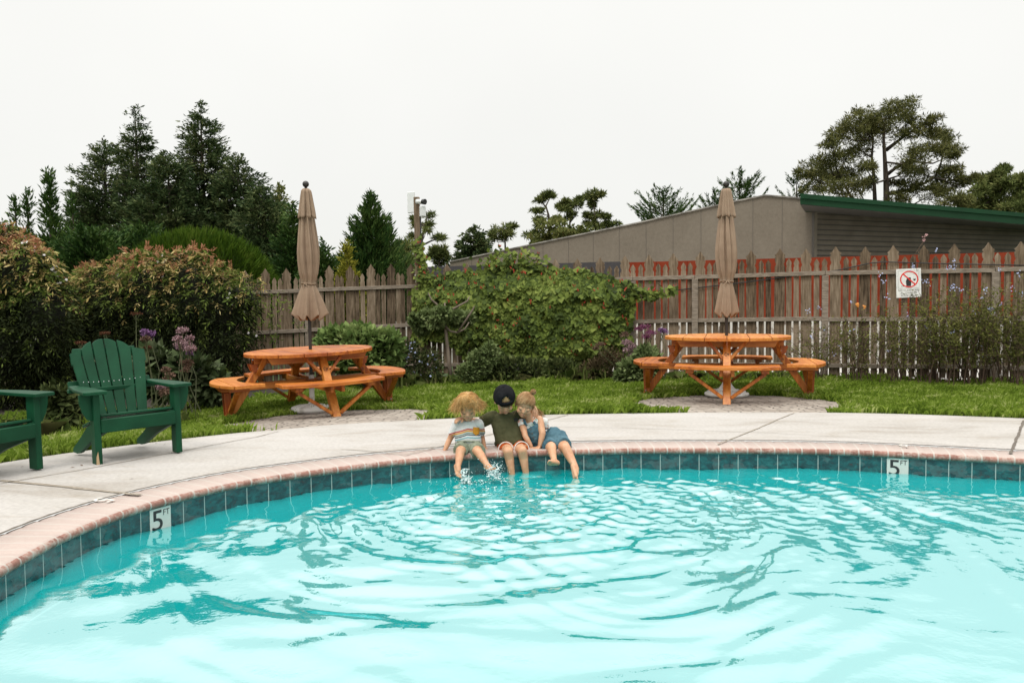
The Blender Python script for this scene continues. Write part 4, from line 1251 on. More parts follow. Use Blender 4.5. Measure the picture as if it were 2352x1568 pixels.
def cloth_tube(name, zs, rs, amp, n, parent, phase, edge=None, swirl=0.0, seed=0, na=160):
    r_ = np.random.default_rng(seed)
    th = np.linspace(0, 2 * math.pi, na, endpoint=False)
    p2 = r_.uniform(0, 6.28, 6)
    V = []
    for i, (z, rad, a) in enumerate(zip(zs, rs, amp)):
        t = th + swirl * (z - zs[0])
        f = a * pleat(t * 1.0 + phase, n, 0.75) + 0.45 * a * np.sin(t * (2 * n + 1) + p2[0] + z * 2.2) + 0.35 * a * np.sin(t * 5 + p2[1] + z * 1.5) + 0.25 * a * np.sin(t * 19 + p2[3])
        q = rad * (1 + f)
        zz = np.full(na, z)
        if edge is not None and i >= len(zs) - edge[2]:
            k = (i - (len(zs) - edge[2]) + 1) / edge[2]
            zz = zz + edge[0] * k * (0.5 + 0.5 * np.cos(th * n + phase * n)) + edge[1] * k
        V.append(np.stack([q * np.cos(th), q * np.sin(th), zz], 1))
    m_ = len(zs)
    F = [(i * na + k, (i + 1) * na + k, (i + 1) * na + (k + 1) % na, i * na + (k + 1) % na) for i in range(m_ - 1) for k in range(na)]
    o = mesh_obj(name, np.concatenate(V), F, M_cloth, parent, smooth=True)
    s_ = o.modifiers.new('thick', 'SOLIDIFY'); s_.thickness = 0.003
    return o
def make_parasol(seed):
    u = empty('patio_umbrella', (0, 0, 0))
    MB().lathe([(0.021, 0.35), (0.021, 1.18), (0.032, 1.18), (0.034, 1.24), (0.03, 1.26), (0.019, 1.27), (0.019, 2.78), (0.030, 2.80), (0.034, 2.815), (0.02, 2.82)], 18).build('pole', M_pole, u, smooth=False)
    prof = [(0.012, 2.80), (0.018, 2.83), (0.016, 2.836)] + [(0.041 * math.cos(a), 2.872 + 0.041 * math.sin(a)) for a in np.linspace(-1.2, 1.5, 14)]
    MB().lathe(prof, 20).build('finial', M_pole, u, smooth=True)
    z = np.concatenate([np.linspace(2.50, 1.66, 30), np.linspace(1.64, 1.60, 4)])
    rs = np.interp(z, [1.13, 1.19, 1.25, 1.29, 1.33, 1.45, 1.60, 1.63, 1.66, 1.75, 1.88, 2.02, 2.2, 2.40, 2.5], [0.085, 0.12, 0.162, 0.172, 0.16, 0.122, 0.083, 0.078, 0.083, 0.108, 0.120, 0.122, 0.106, 0.083, 0.07])
    am = np.interp(z, [1.13, 1.22, 1.30, 1.5, 1.6, 1.7, 2.0, 2.5], [0.10, 0.24, 0.26, 0.20, 0.10, 0.12, 0.16, 0.20])
    cloth_tube('canopy', z, rs, am, 8 if seed else 8, u, 0.3 + seed, None, 0.25, 3 + seed)
    # the loose skirt below the tie: eight ribs fanning out, the cloth folded in between them
    rg_ = np.random.default_rng(40 + seed); na, nz = 192, 22
    th = np.linspace(0, 2 * math.pi, na, endpoint=False)
    rib = rg_.uniform(0.17, 0.24, 8) if seed else rg_.uniform(0.13, 0.19, 8); rib[[0, 4]] = (0.245, 0.235) if seed else (0.18, 0.175); rib[[2, 6]] *= 0.9
    a8 = th / (2 * math.pi) * 8; i0 = np.floor(a8).astype(int) % 8; fr = a8 - np.floor(a8)
    Rt = rib[i0] * (1 - fr) + rib[(i0 + 1) % 8] * fr
    fold = np.abs(np.sin(math.pi * fr)) ** 0.8 * (0.42 + 0.12 * np.sin(i0 * 2.3))
    V = []
    for s_ in np.linspace(0, 1, nz):
        rr = 0.080 + (Rt * (1 - fold) - 0.080) * s_ ** 0.9 + 0.006 * np.sin(th * 27 + 2 * s_) * s_ * (1 - 0.5 * s_)
        L_ = 0.40 + 0.055 * np.abs(np.sin(math.pi * fr)) ** 1.5
        drop = np.sqrt(np.maximum((L_ * s_) ** 2 - (np.maximum(rr - 0.08, 0)) ** 2, 0))
        V.append(np.stack([rr * np.cos(th), rr * np.sin(th), 1.605 - drop], 1))
    F = [(i * na + k, (i + 1) * na + k, (i + 1) * na + (k + 1) % na, i * na + (k + 1) % na) for i in range(nz - 1) for k in range(na)]
    o = mesh_obj('skirt', np.concatenate(V), F, M_cloth, u, smooth=True)
    s_ = o.modifiers.new('thick', 'SOLIDIFY'); s_.thickness = 0.003
    z = np.linspace(2.815, 2.46, 16)
    rs = np.interp(z, [2.46, 2.6, 2.75, 2.8, 2.82], [0.100, 0.083, 0.064, 0.055, 0.03])
    am = np.interp(z, [2.46, 2.82], [0.19, 0.12])
    cloth_tube('top_flounce', z, rs, am, 8, u, 0.1 + seed, (-0.022, 0.0, 3), 0.0, 9 + seed)
    V = MB().tube([(0.088 * math.cos(a), 0.088 * math.sin(a), 1.622 + 0.006 * math.sin(2 * a)) for a in np.linspace(0, 6.28, 40)], 0.0075, 6, False)
    V.tube([(-0.03, -0.086, 1.62), (-0.05, -0.094, 1.60), (-0.058, -0.092, 1.575)], 0.006, 6).tube([(-0.02, -0.088, 1.62), (-0.008, -0.094, 1.60), (-0.002, -0.10, 1.585)], 0.006, 6)
    V.build('tie_strap', M_cloth, u, True)
    MB().tube([(0.024, -0.01, 1.21), (0.075, -0.035, 1.205)], [0.012, 0.009], 8).tube([(0.075, -0.035, 1.205), (0.078, -0.035, 1.18)], 0.007, 6).build('crank', flat_mat('crank grey', (0.4, 0.38, 0.36), 0.4), u)
    return u
um_r = make_parasol(0); um_r.location = (tR_base.x, tR_base.y, tab_r.location.z - 0.13)
um_r.rotation_euler = (0, R(-0.3), R(10))
tag(um_r, 'closed tan parasol rising through the level picnic table, in front of the gable', 'parasol', 'closed tan parasols')
um_l = make_parasol(1); um_l.location = (tL.x, tL.y, tab_l.location.z)
um_l.rotation_euler = (R(0.4), R(-0.4), R(4))
tag(um_l, 'closed tan parasol rising through the tilted picnic table, before the tall conifers', 'parasol', 'closed tan parasols')
M_basew = noise_mat('chipped white enamel', [(0.36, (0.45, 0.42, 0.38)), (0.44, (0.66, 0.64, 0.6)), (0.8, (0.72, 0.70, 0.67))], scale=9, rough=0.5)
bs = empty('umbrella_stand', (tR_base.x, tR_base.y, tab_r.location.z), 0, 'white ornate parasol stand with flared foot under the level picnic table', 'parasol stand', 'white parasol stands')
MB().lathe([(0.27, 0), (0.285, 0.02), (0.28, 0.04), (0.23, 0.055), (0.15, 0.07), (0.10, 0.10), (0.065, 0.15), (0.046, 0.19)], 40).build('foot', M_basew, bs, smooth=True)
MB().lathe([(0.046, 0.19), (0.040, 0.22), (0.038, 0.50), (0.03, 0.505)], 24).build('socket_tube', M_basew, bs, smooth=True)
rl = MB()
for k in range(14):
    a = k * 2 * math.pi / 14
    rl.tube([(0.25 * math.cos(a), 0.25 * math.sin(a), 0.047), (0.20 * math.cos(a + 0.12), 0.20 * math.sin(a + 0.12), 0.063), (0.15 * math.cos(a), 0.15 * math.sin(a), 0.074)], [0.012, 0.016, 0.008], 6)
rl.build('relief', M_basew, bs, True)
bs2 = empty('umbrella_stand', (tL.x, tL.y, tab_l.location.z), 0, 'plain white disc parasol stand under the tilted picnic table', 'parasol stand', 'white parasol stands')
MB().lathe([(0.255, 0), (0.265, 0.03), (0.255, 0.055), (0.20, 0.072), (0.09, 0.085), (0.05, 0.095), (0.04, 0.11)], 40).build('foot', M_basew, bs2, smooth=True)
MB().lathe([(0.038, 0.09), (0.033, 0.12), (0.033, 0.46), (0.026, 0.465)], 24).build('socket_tube', M_basew, bs2, smooth=True)

# ================================================================== GREEN CHAIRS
m, nt, b = new_mat('green chair paint')
v = coords(nt, 'Object'); n1 = nd(nt, 'ShaderNodeTexNoise', Scale=6, Detail=6); nt.links.new(v, n1.inputs['Vector'])
n2 = nd(nt, 'ShaderNodeTexNoise', Scale=60, Detail=5, Roughness=0.7); nt.links.new(v, n2.inputs['Vector'])
r = ramp(nt, [(0.3, (0.003, 0.038, 0.016)), (0.7, (0.006, 0.060, 0.026))], n1.outputs[0])
chip = ramp(nt, [(0.70, (0, 0, 0)), (0.73, (1, 1, 1))], n2.outputs[0])
c1 = mixc(nt, mth(nt, 'MULTIPLY', chip.outputs[0], 0.5), r.outputs[0], (0.28, 0.33, 0.27))
nt.links.new(c1, b.inputs['Base Color']); b.inputs['Roughness'].default_value = 0.5; b.inputs['Specular IOR Level'].default_value = 0.18
add_bump(nt, b, n2.outputs[0], 0.12, 0.002)
M_chair = m
M_bare = flat_mat('bare chipped wood', (0.42, 0.30, 0.17))
def make_chair():
    t = empty('lawn_chair', (0, 0, 0))
    W = 0.285                                  # half distance of the front legs
    for s in (-1, 1):
        MB().box(s * W - 0.022, s * W + 0.022, -0.045, 0.045, 0, 0.505, 0.004).build('front_leg', M_chair, t)
        # slanting side board that ends as the back leg
        pts = [(-0.05, 0.335), (0.30, 0.235), (0.52, 0.105), (0.655, 0.035), (0.67, 0.012), (0.655, 0.0), (0.56, 0.0), (0.50, 0.015), (0.25, 0.125), (-0.05, 0.225)]
        x0 = s * (W - 0.047)
        V = [(x0 - 0.014, y, z) for y, z in pts] + [(x0 + 0.014, y, z) for y, z in pts]
        n = len(pts)
        o = mesh_obj('side_board', V, [tuple(range(n)), tuple(reversed(range(n, 2 * n)))] + [(i, n + i, n + (i + 1) % n, (i + 1) % n) for i in range(n)], M_chair, t)
        # arm: a plank wider in front
        out = [(s * (W - 0.055), -0.115), (s * (W + 0.085), -0.115), (s * (W + 0.095), -0.08), (s * (W + 0.075), 0.20), (s * (W + 0.02), 0.50), (s * (W - 0.03), 0.50), (s * (W - 0.055), 0.20)]
        if s < 0: out = out[::-1]
        o = MB().prism(out, 0.507, 0.532).build('armrest', M_chair, t); bevel_obj(o, 0.006, 2)
        br = [(-0.02, 0.505), (0.078, 0.505), (0.076, 0.45), (0.06, 0.38), (0.03, 0.325), (0.0, 0.315), (-0.02, 0.315)]
        y0 = 0.0
        V = [(s * (W + 0.024 + max(a, -0.001)), y0 - 0.012, z) for a, z in br] + [(s * (W + 0.024 + max(a, -0.001)), y0 + 0.012, z) for a, z in br]
        n = len(br)
        mesh_obj('arm_bracket', V, [tuple(range(n)), tuple(reversed(range(n, 2 * n)))] + [(i, n + i, n + (i + 1) % n, (i + 1) % n) for i in range(n)], M_chair, t)
    MB().hexa([(-W + 0.022, -0.058, 0.225), (W - 0.022, -0.058, 0.225), (W - 0.022, -0.033, 0.225), (-W + 0.022, -0.033, 0.225),
               (-W + 0.022, -0.058, 0.325), (W - 0.022, -0.058, 0.325), (W - 0.022, -0.033, 0.325), (-W + 0.022, -0.033, 0.325)], 0.006).build('front_apron', M_chair, t)
    for i in range(5):
        y = -0.025 + i * 0.088
        z = 0.338 - i * 0.0255
        MB().bar((-W + 0.03, y + 0.04, z), (W - 0.03, y + 0.04, z), 0.078, 0.02, up=(0, 0.28, 1)).build('seat_slat', M_chair, t)
    # reclining fan back of six slats
    a = R(22)
    u = Vector((0, math.sin(a), math.cos(a))); nrm = Vector((0, -math.cos(a), math.sin(a)))
    o0 = Vector((0, 0.375, 0.205))
    L0 = 0.715
    hwb, hwt = 0.205, 0.275
    n6 = 6
    def edge(k, h):                              # k from -3..3 slat borders
        return k / 3.0 * (hwb + (hwt - hwb) * min(1, h / 0.55))
    for i in range(n6):
        k0, k1 = i - 3, i - 2
        hs = []
        pl = []
        def arch(x): return L0 - 0.235 * (1 - math.sqrt(max(0.0, 1 - (x / 0.30) ** 2))) - 0.05 * (abs(x) / 0.27) ** 2
        # rounded head of each slat leans towards the middle of the chair
        zt_ = [j / 8 for j in range(9)]
        top_pts = []
        for tt in zt_:
            k = k0 + 0.05 + (k1 - k0 - 0.1) * tt
            x = edge(k, 1.0); xm = abs(x)
            outer = tt if i >= 3 else 1 - tt
            top_pts.append((x, arch(x) - 0.02 * outer ** 3 - (0.012 if i in (0, 5) else 0)))
        left = [(edge(k0 + 0.05, h), h) for h in (0.0, 0.55)]; right = [(edge(k1 - 0.05, h), h) for h in (0.55, 0.0)]
        outl = left + top_pts + right
        n = len(outl)
        curve = lambda x: 0.05 * (x / 0.27) ** 2
        V = [o0 + Vector((x, 0, 0)) + u * h + nrm * (0.011 + curve(x)) for x, h in outl] + [o0 + Vector((x, 0, 0)) + u * h + nrm * (-0.009 + curve(x)) for x, h in outl]
        o = mesh_obj('back_slat', V, [tuple(reversed(range(n))), tuple(range(n, 2 * n))] + [(i_, (i_ + 1) % n, n + (i_ + 1) % n, n + i_) for i_ in range(n)], M_chair, t)
        bevel_obj(o, 0.005, 2)
    for h, wd in ((0.10, 0.19), (0.36, 0.30), (0.62, 0.23)):
        c = o0 + u * h - nrm * 0.024
        MB().bar(c - Vector((wd, 0, 0)), c + Vector((wd, 0, 0)), 0.03, 0.06, up=u).build('back_rail', M_chair, t)
    MB().bar((-W - 0.03, 0.49, 0.49), (W + 0.03, 0.49, 0.49), 0.05, 0.03).build('arm_rail', M_chair, t)
    sc_ = MB()
    for k in range(12):
        x = (k - 5.5) * 0.038
        c = o0 + u * 0.36 + Vector((x, 0, 0)) + nrm * (0.0115 + 0.05 * (x / 0.27) ** 2)
        sc_.tube([c, c + nrm * 0.002], 0.0035, 6)
    sc_.build('screws', M_bolt, t)
    return t
ch1 = make_chair()
fl, fr2 = ground(232, 1063), ground(402, 1043)
mid = (fl + fr2) / 2
yaw = R(45)
sc1 = 1.02
ch1.location = (mid.x, mid.y, Hs(mid.x, mid.y) + 0.006)
ch1.rotation_euler = (0, R(-1.2), yaw)
ch1.scale = (sc1, sc1, sc1)
tag(ch1, 'green slatted lawn chair with fan back, fully in view beside the purple flowers', 'lawn chair', 'green lawn chairs')
mesh_obj('bare_patch', [(-0.3075, -0.046, 0.0), (-0.285, -0.0465, 0.0), (-0.292, -0.0465, 0.10), (-0.305, -0.0465, 0.06)], [(0, 1, 2, 3)], M_bare, ch1)
ch2 = copy_tree(ch1); yaw2 = R(64); ch2.rotation_euler = (0, R(-1.2), yaw2)
for c in list(ch2.children):
    if c.name.startswith('bare_patch'): bpy.data.objects.remove(c)
f2 = ground(84, 1080)
off_ = Vector((math.cos(yaw2), math.sin(yaw2), 0)) * (0.285 * sc1)
ch2.location = (f2.x - off_.x, f2.y - off_.y, Hs(f2.x - off_.x, f2.y - off_.y) + 0.006)
tag(ch2, 'green lawn chair cut off by the picture edge, only its arm and front leg seen', 'lawn chair', 'green lawn chairs')

# ------------------------------------------------------------------ depth tiles in the waterline
M_tilew = flat_mat('white depth tile', (0.60, 0.62, 0.58), 0.25, var=0.06)
o_, u_ = smooth_closed(1200); N_ = normals2(o_)
for px, lab in ((366, 'white 5 FT depth tile on the near left curve of the pool wall'), (2061, 'white 5 FT depth tile on the far right of the pool wall')):
    # the wall point seen at that column
    best = None
    for i in range(1200):
        p = Vector((*(o_[i] + N_[i] * 0.012), -0.11))
        l = CM.inverted() @ p
        if l.z > -0.5: continue
        x = 1176 + FPX * l.x / -l.z
        if p.y > 2.5 and (best is None or abs(x - px) < best[0]): best = (abs(x - px), i)
    i = best[1]; c = o_[i] + N_[i] * 0.0085
    a = math.atan2(N_[i][1], N_[i][0]) - math.pi / 2
    t = empty('depth_tile', (c[0], c[1], -0.058), a, lab, 'depth marker', 'depth tiles in the pool wall')
    MB().box(-0.075, 0.075, 0, 0.004, -0.152, 0.0, 0.001).build('tile', M_tilew, t)
    V, F = text_mesh('5', 0.15)
    cx = (V[:, 0].max() + V[:, 0].min()) / 2; cy = (V[:, 1].max() + V[:, 1].min()) / 2
    hh = V[:, 1].max() - V[:, 1].min(); ww = V[:, 0].max() - V[:, 0].min()
    mesh_obj('figure', [(-0.022 + (x - cx) / ww * 0.066, -0.0015, -0.073 + (y - cy) / hh * 0.118) for x, y, z in V], F, M_blk, t)
    k = mesh_obj('figure', [(-0.0235 + (x - cx) / ww * 0.075, -0.0008, -0.073 + (y - cy) / hh * 0.121) for x, y, z in V], F, M_blk, t)
    V, F = text_mesh('FT', 0.05)
    cx = (V[:, 0].max() + V[:, 0].min()) / 2; ww = V[:, 0].max() - V[:, 0].min()
    mesh_obj('lettering', [(0.042 + (x - cx) / ww * 0.046, -0.0015, -0.034 + y) for x, y, z in V], F, M_blk, t)
# ================================================================== PLANTS
def unit(v):
    return v / np.maximum(np.linalg.norm(v, axis=-1, keepdims=True), 1e-9)
def rand_dirs(n, r_):
    return unit(r_.normal(size=(n, 3)))
def leaves(P, D, length, width, r_, nrm=None, fold=0.0, shape=4):
    """leaf faces: base P, long axis D; diamond (4) or pointed heart (6) outlines"""
    n = len(P)
    D = unit(D)
    if nrm is None: nrm = rand_dirs(n, r_)
    S = unit(np.cross(D, nrm)); U = np.cross(S, D)
    L = np.broadcast_to(np.asarray(length, float), (n,))[:, None]; W = np.broadcast_to(np.asarray(width, float), (n,))[:, None]
    if shape == 4:
        out = [P, P + D * L * 0.45 + S * W / 2 + U * fold * W, P + D * L, P + D * L * 0.45 - S * W / 2 + U * fold * W]
    elif shape == 6:
        out = [P, P + D * L * 0.12 + S * W * 0.48, P + D * L * 0.5 + S * W * 0.42 - U * L * 0.05, P + D * L - U * L * 0.16, P + D * L * 0.5 - S * W * 0.42 - U * L * 0.05, P + D * L * 0.12 - S * W * 0.48]
    return np.stack(out, 1)
def pxm(Y):
    return FPX / Y
def zpt(u, v, ox, oy, sc_):
    """zoomed photo crop -> picture coordinates of the 2352 px frame"""
    return ((ox + u / sc_) / 1.63265, (oy + v / sc_) / 1.63265)
def land_z(x, y):
    return float(land(np.array([x]), np.array([y]))[0])
M_bark = noise_mat('bark', [(0.3, (0.03, 0.022, 0.016)), (0.7, (0.09, 0.068, 0.05))], scale=8, rough=0.95, stretch=(1, 1, 0.3), bump=0.6, bdist=0.03)
M_barkl = noise_mat('pale bark', [(0.3, (0.10, 0.075, 0.055)), (0.7, (0.22, 0.175, 0.135))], scale=12, rough=0.95, stretch=(1, 1, 0.3))
M_con = leaf_mat('dark conifer needles', [(0.0104, 0.0220, 0.0077), (0.0296, 0.0542, 0.0180), (0.0696, 0.0982, 0.0360), (0.1827, 0.1998, 0.0796)], trans=0.12, nscale=0.8, rough=0.6)
M_cyp = leaf_mat('cypress sprays', [(0.0082, 0.0229, 0.0059), (0.0218, 0.0529, 0.0117), (0.0491, 0.0915, 0.0199), (0.1024, 0.1502, 0.0374)], trans=0.12, nscale=0.9, rough=0.6)
M_gold = leaf_mat('golden conifer sprays', [(0.0360, 0.0480, 0.0072), (0.1200, 0.1320, 0.0144), (0.2280, 0.2160, 0.0240), (0.3240, 0.2880, 0.0480)], trans=0.2)
M_pine = leaf_mat('pine needles', [(0.0239, 0.0359, 0.0105), (0.0688, 0.0927, 0.0257), (0.1316, 0.1555, 0.0468), (0.2242, 0.2168, 0.0796)], trans=0.12, nscale=0.7)
M_pineb = leaf_mat('olive pine needles', [(0.0192, 0.0242, 0.0082), (0.0620, 0.0689, 0.0196), (0.1123, 0.1148, 0.0351), (0.1925, 0.1781, 0.0723)], trans=0.12, nscale=0.6)
M_broad = leaf_mat('pale broad leaves', [(0.03, 0.042, 0.012), (0.085, 0.105, 0.028), (0.15, 0.165, 0.05), (0.22, 0.20, 0.08)], trans=0.25)

def conifer(name, label, px, top, Y, half, group=None, seed=0, nb=150, prof=None, rise=0.2, curve=-0.15, mat=None, dens=26, lo=0.10, hi=0.26, wid=0.035, spread=0.75, t0=0.02, tops=1, base_drop=0.0, cat='tree', jit=0.05, tipup=0.0, kb=2.8, kd=1.7, kw_=1.15, kl=1.05):
    """a tree of discrete branches carrying sprays; half = half width in picture px at its foot"""
    r_ = np.random.default_rng(seed)
    tp = at(px, top, Y)
    zg = land_z(tp.x, tp.y) - 0.05
    h = tp.z - zg; Rr = half / pxm(Y)
    root = empty(name, (tp.x, tp.y, zg), 0, label, cat, group)
    nb = int(nb * kb); dens = dens * kd; wid = wid * kw_; lo = lo * kl; hi = hi * kl
    prof = prof or [(0, 1.0), (0.5, 0.62), (0.85, 0.24), (1.0, 0.03)]
    pt, pr = zip(*prof)
    P, D = [], []
    Lw = []
    bars = MB()
    u = r_.random(nb * 3); u = u[r_.random(nb * 3) < np.interp(t0 + (1 - t0) * u, pt, pr) / max(pr) * 0.9 + 0.1][:nb]
    for t in t0 + (1 - t0) * u:
        L = Rr * np.interp(t, pt, pr) * r_.uniform(0.52, 1.18)
        ph = r_.uniform(0, 2 * math.pi)
        d = np.array([math.cos(ph), math.sin(ph), 0])
        b0 = np.array([0, 0, t * h])
        ri = rise + r_.normal() * 0.12; cu = curve + r_.normal() * 0.05
        n = max(4, int(L * dens * r_.uniform(0.8, 1.2)) + 3)
        s = r_.uniform(0.12, 1.0, n) ** 0.75
        c = b0 + d * (L * s)[:, None] + np.array([0, 0, 1]) * (L * (ri * s + cu * s * s + tipup * s ** 3))[:, None]
        sd = np.array([-d[1], d[0], 0])
        side = r_.uniform(-1, 1, n)
        c = c + sd * (side * L * 0.15 * (1.1 - s))[:, None] + r_.normal(size=(n, 3)) * jit
        dd = d + sd * (side * spread)[:, None] + np.array([0, 0, 1]) * (ri + 2 * cu * s + 3 * tipup * s * s + r_.normal(size=n) * 0.25)[:, None]
        P.append(c); D.append(dd); Lw.append(np.full(n, 1.0 - 0.35 * t))
        if L > 0.5 and r_.random() < 0.5:
            bars.tube([b0, b0 + d * L * 0.5 + np.array([0, 0, L * (ri * 0.5 + cu * 0.25)]), b0 + d * L * 0.85 + np.array([0, 0, L * (ri * 0.85 + cu * 0.72 + tipup * 0.6)])], [0.03, 0.018, 0.006], 4, False)
    # leader
    n = int(30)
    z = h * (1 - 0.10 * r_.random(n) ** 1.3)
    P.append(np.stack([r_.normal(size=n) * 0.03, r_.normal(size=n) * 0.03, z - 0.08], 1)); D.append(np.stack([r_.normal(size=n) * 0.35, r_.normal(size=n) * 0.35, np.ones(n)], 1)); Lw.append(np.full(n, 0.8))
    P, D, Lw = np.concatenate(P), np.concatenate(D), np.concatenate(Lw)
    n = len(P)
    Q = leaves(P, D, r_.uniform(lo, hi, n) * Lw, wid * r_.uniform(0.7, 1.4, n), r_)
    D2 = D + r_.normal(size=(n, 3)) * 0.5
    Q2 = leaves(P + r_.normal(size=(n, 3)) * 0.04, D2, r_.uniform(lo, hi, n) * Lw * 0.85, wid * r_.uniform(0.7, 1.3, n), r_)
    poly_cloud('crown', np.concatenate([Q, Q2]), mat or M_con, root, world=False)
    bars.tube([(0, 0, 0), (0.02, 0, h * 0.5), (0, 0, h * 0.97)], [0.03 * h ** 0.9, 0.018 * h ** 0.9, 0.008], 8)
    bars.build('trunk', M_bark, root, False)
    return root

# ---- the tall dark conifers behind the left fence
G = 'tall dark conifers behind the left fence'
feath = [(0, 1.0), (0.35, 0.88), (0.6, 0.55), (0.8, 0.34), (0.93, 0.17), (1, 0.02)]
bushy = [(0, 0.9), (0.3, 1.0), (0.6, 0.8), (0.82, 0.55), (0.94, 0.28), (1, 0.05)]
kw = dict(group=G, mat=M_con, rise=0.35, curve=-0.18, tipup=0.12)
conifer('conifer', 'tall feathery dark conifer with the thin see-through spire, left of the twin peaks', 310, 246, 27, 165, seed=1, nb=240, prof=[(0, 1.0), (0.3, 0.85), (0.48, 0.48), (0.53, 0.33), (0.75, 0.36), (0.9, 0.2), (1, 0.02)], dens=22, **kw)
conifer('conifer', 'tallest feathery dark conifer with the fuller peak, right of the twin peaks', 460, 236, 26, 160, seed=2, nb=280, prof=[(0, 1.0), (0.25, 0.9), (0.45, 0.62), (0.6, 0.44), (0.75, 0.42), (0.88, 0.28), (0.96, 0.12), (1, 0.02)], dens=24, **kw)
conifer('conifer', 'shorter bushy conifer on the left shoulder of the twin peaks', 238, 320, 28, 110, seed=3, nb=210, prof=bushy, dens=24, **kw)
conifer('conifer', 'rounded bluish conifer between and below the twin peaks', 385, 350, 24.5, 120, seed=4, nb=230, prof=bushy, dens=26, **kw)
conifer('conifer', 'dark conifer stepping down on the right shoulder of the twin peaks', 545, 358, 25.5, 110, seed=5, nb=230, prof=bushy, dens=26, **kw)
conifer('conifer', 'broad dark conifer lowest on the right slope of the group', 600, 425, 24, 100, seed=6, nb=200, prof=bushy, dens=26, **kw)
conifer('leafy_tree', 'loose yellow green tree just left of the tan parasol before the conifers', 640, 418, 27, 62, seed=7, nb=120, prof=bushy, dens=14, group=None, mat=M_broad, rise=0.5, curve=-0.1, lo=0.08, hi=0.18, wid=0.07, spread=1.2)
conifer('cypress', 'dark juniper like cypress directly behind the left parasol', 672, 470, 22, 110, seed=8, nb=190, prof=[(0, 1.0), (0.3, 0.8), (0.6, 0.5), (0.85, 0.25), (1, 0.03)], dens=26, mat=M_cyp, rise=0.45, curve=0.1, spread=0.6)
cy = dict(mat=M_cyp, rise=0.8, curve=0.25, spread=0.5, lo=0.12, hi=0.3, wid=0.035, dens=24)
spire = [(0, 1.0), (0.45, 0.6), (0.62, 0.22), (0.8, 0.13), (1, 0.02)]
GC = 'spiky cypresses at the far left'
conifer('cypress', 'spiky cypress with the tallest bare tipped spire at far left', 112, 398, 21, 100, seed=10, nb=200, prof=spire, group=GC, **cy)
conifer('cypress', 'spiky cypress with a slim spire just left of the tallest one', 62, 440, 21.5, 60, seed=11, nb=110, prof=spire, group=GC, **cy)
conifer('cypress', 'outermost spiky cypress, next to the picture edge', 34, 450, 22, 60, seed=12, nb=110, prof=spire, group=GC, **cy)
conifer('cypress', 'small spiky cypress between the tallest spire and the dark conifers', 165, 452, 22.5, 70, seed=13, nb=130, prof=spire, group=GC, **cy)
conifer('cypress', 'low dark cypress filling the foot of the group above the jasmine', 215, 530, 19, 120, seed=14, nb=170, prof=bushy, dens=26, mat=M_cyp, rise=0.5, curve=0.1, spread=0.7)
conifer('cypress', 'low dark cypress behind the bright green mound', 330, 520, 20, 110, seed=15, nb=150, prof=bushy, dens=26, mat=M_cyp, rise=0.5, curve=0.1, spread=0.7)
# ---- the conifers in the middle
conifer('cypress', 'broad dark green cypress with ragged upswept branches left of the tall post', 850, 442, 22, 112, seed=20, nb=300, prof=[(0, 1.0), (0.3, 0.82), (0.55, 0.56), (0.75, 0.33), (0.9, 0.13), (1, 0.02)], mat=M_cyp, rise=0.26, curve=0.12, spread=0.30, lo=0.12, hi=0.32, dens=26, tipup=0.30, jit=0.04, kb=2.4, kd=1.5)
conifer('golden_conifer', 'small golden yellow conifer in front of the broad cypress', 796, 556, 18.5, 62, seed=21, nb=130, prof=[(0, 1.0), (0.4, 0.62), (0.8, 0.22), (1, 0.02)], mat=M_gold, rise=0.55, curve=0.15, spread=0.5, dens=34, lo=0.08, hi=0.2, wid=0.03)
conifer('cypress', 'spreading dark cypress branches just right of the left parasol', 742, 560, 19, 62, seed=22, nb=90, prof=[(0, 1.0), (0.5, 0.8), (0.8, 0.5), (1, 0.05)], mat=M_cyp, rise=0.5, curve=0.15, spread=0.5, dens=30)
conifer('conifer', 'small rounded conifer with bare twigs at its top, left end of the grey gable', 1090, 520, 40, 62, seed=23, nb=150, prof=bushy, dens=16, mat=M_con, rise=0.4, curve=-0.1, lo=0.14, hi=0.34, wid=0.07)
# ---- cypress tips above the roofs
ct = dict(mat=M_cyp, rise=0.25, curve=0.45, spread=0.18, lo=0.14, hi=0.36, wid=0.04, dens=30, jit=0.02, kb=1.0, kd=1.3, kw_=0.9)
conifer('cypress', 'sparse cypress top with upswept arms over the left slope of the gable', *zpt(285, 525, 2300, 360, 1.527), 44, 74, seed=30, nb=64, prof=[(0, 1.0), (0.7, 1.0), (0.85, 0.75), (0.95, 0.3), (1, 0.03)], t0=0.6, **ct)
conifer('cypress', 'tallest sparse cypress top, just right of the right parasol', *zpt(722, 415, 2300, 360, 1.527), 44, 60, seed=31, nb=64, prof=[(0, 1.0), (0.7, 1.0), (0.82, 0.8), (0.92, 0.4), (1, 0.03)], t0=0.6, **ct)
conifer('cypress', 'short sparse cypress top just left of the right parasol', *zpt(580, 528, 2300, 360, 1.527), 46, 46, seed=32, nb=40, prof=[(0, 1.0), (0.8, 1.0), (0.92, 0.5), (1, 0.03)], t0=0.65, **ct)
conifer('cypress', 'sparse cypress top leaning out beside the green roof end', *zpt(1050, 425, 2300, 360, 1.527), 44, 48, seed=33, nb=50, prof=[(0, 1.0), (0.75, 1.0), (0.9, 0.5), (1, 0.03)], t0=0.6, **ct)

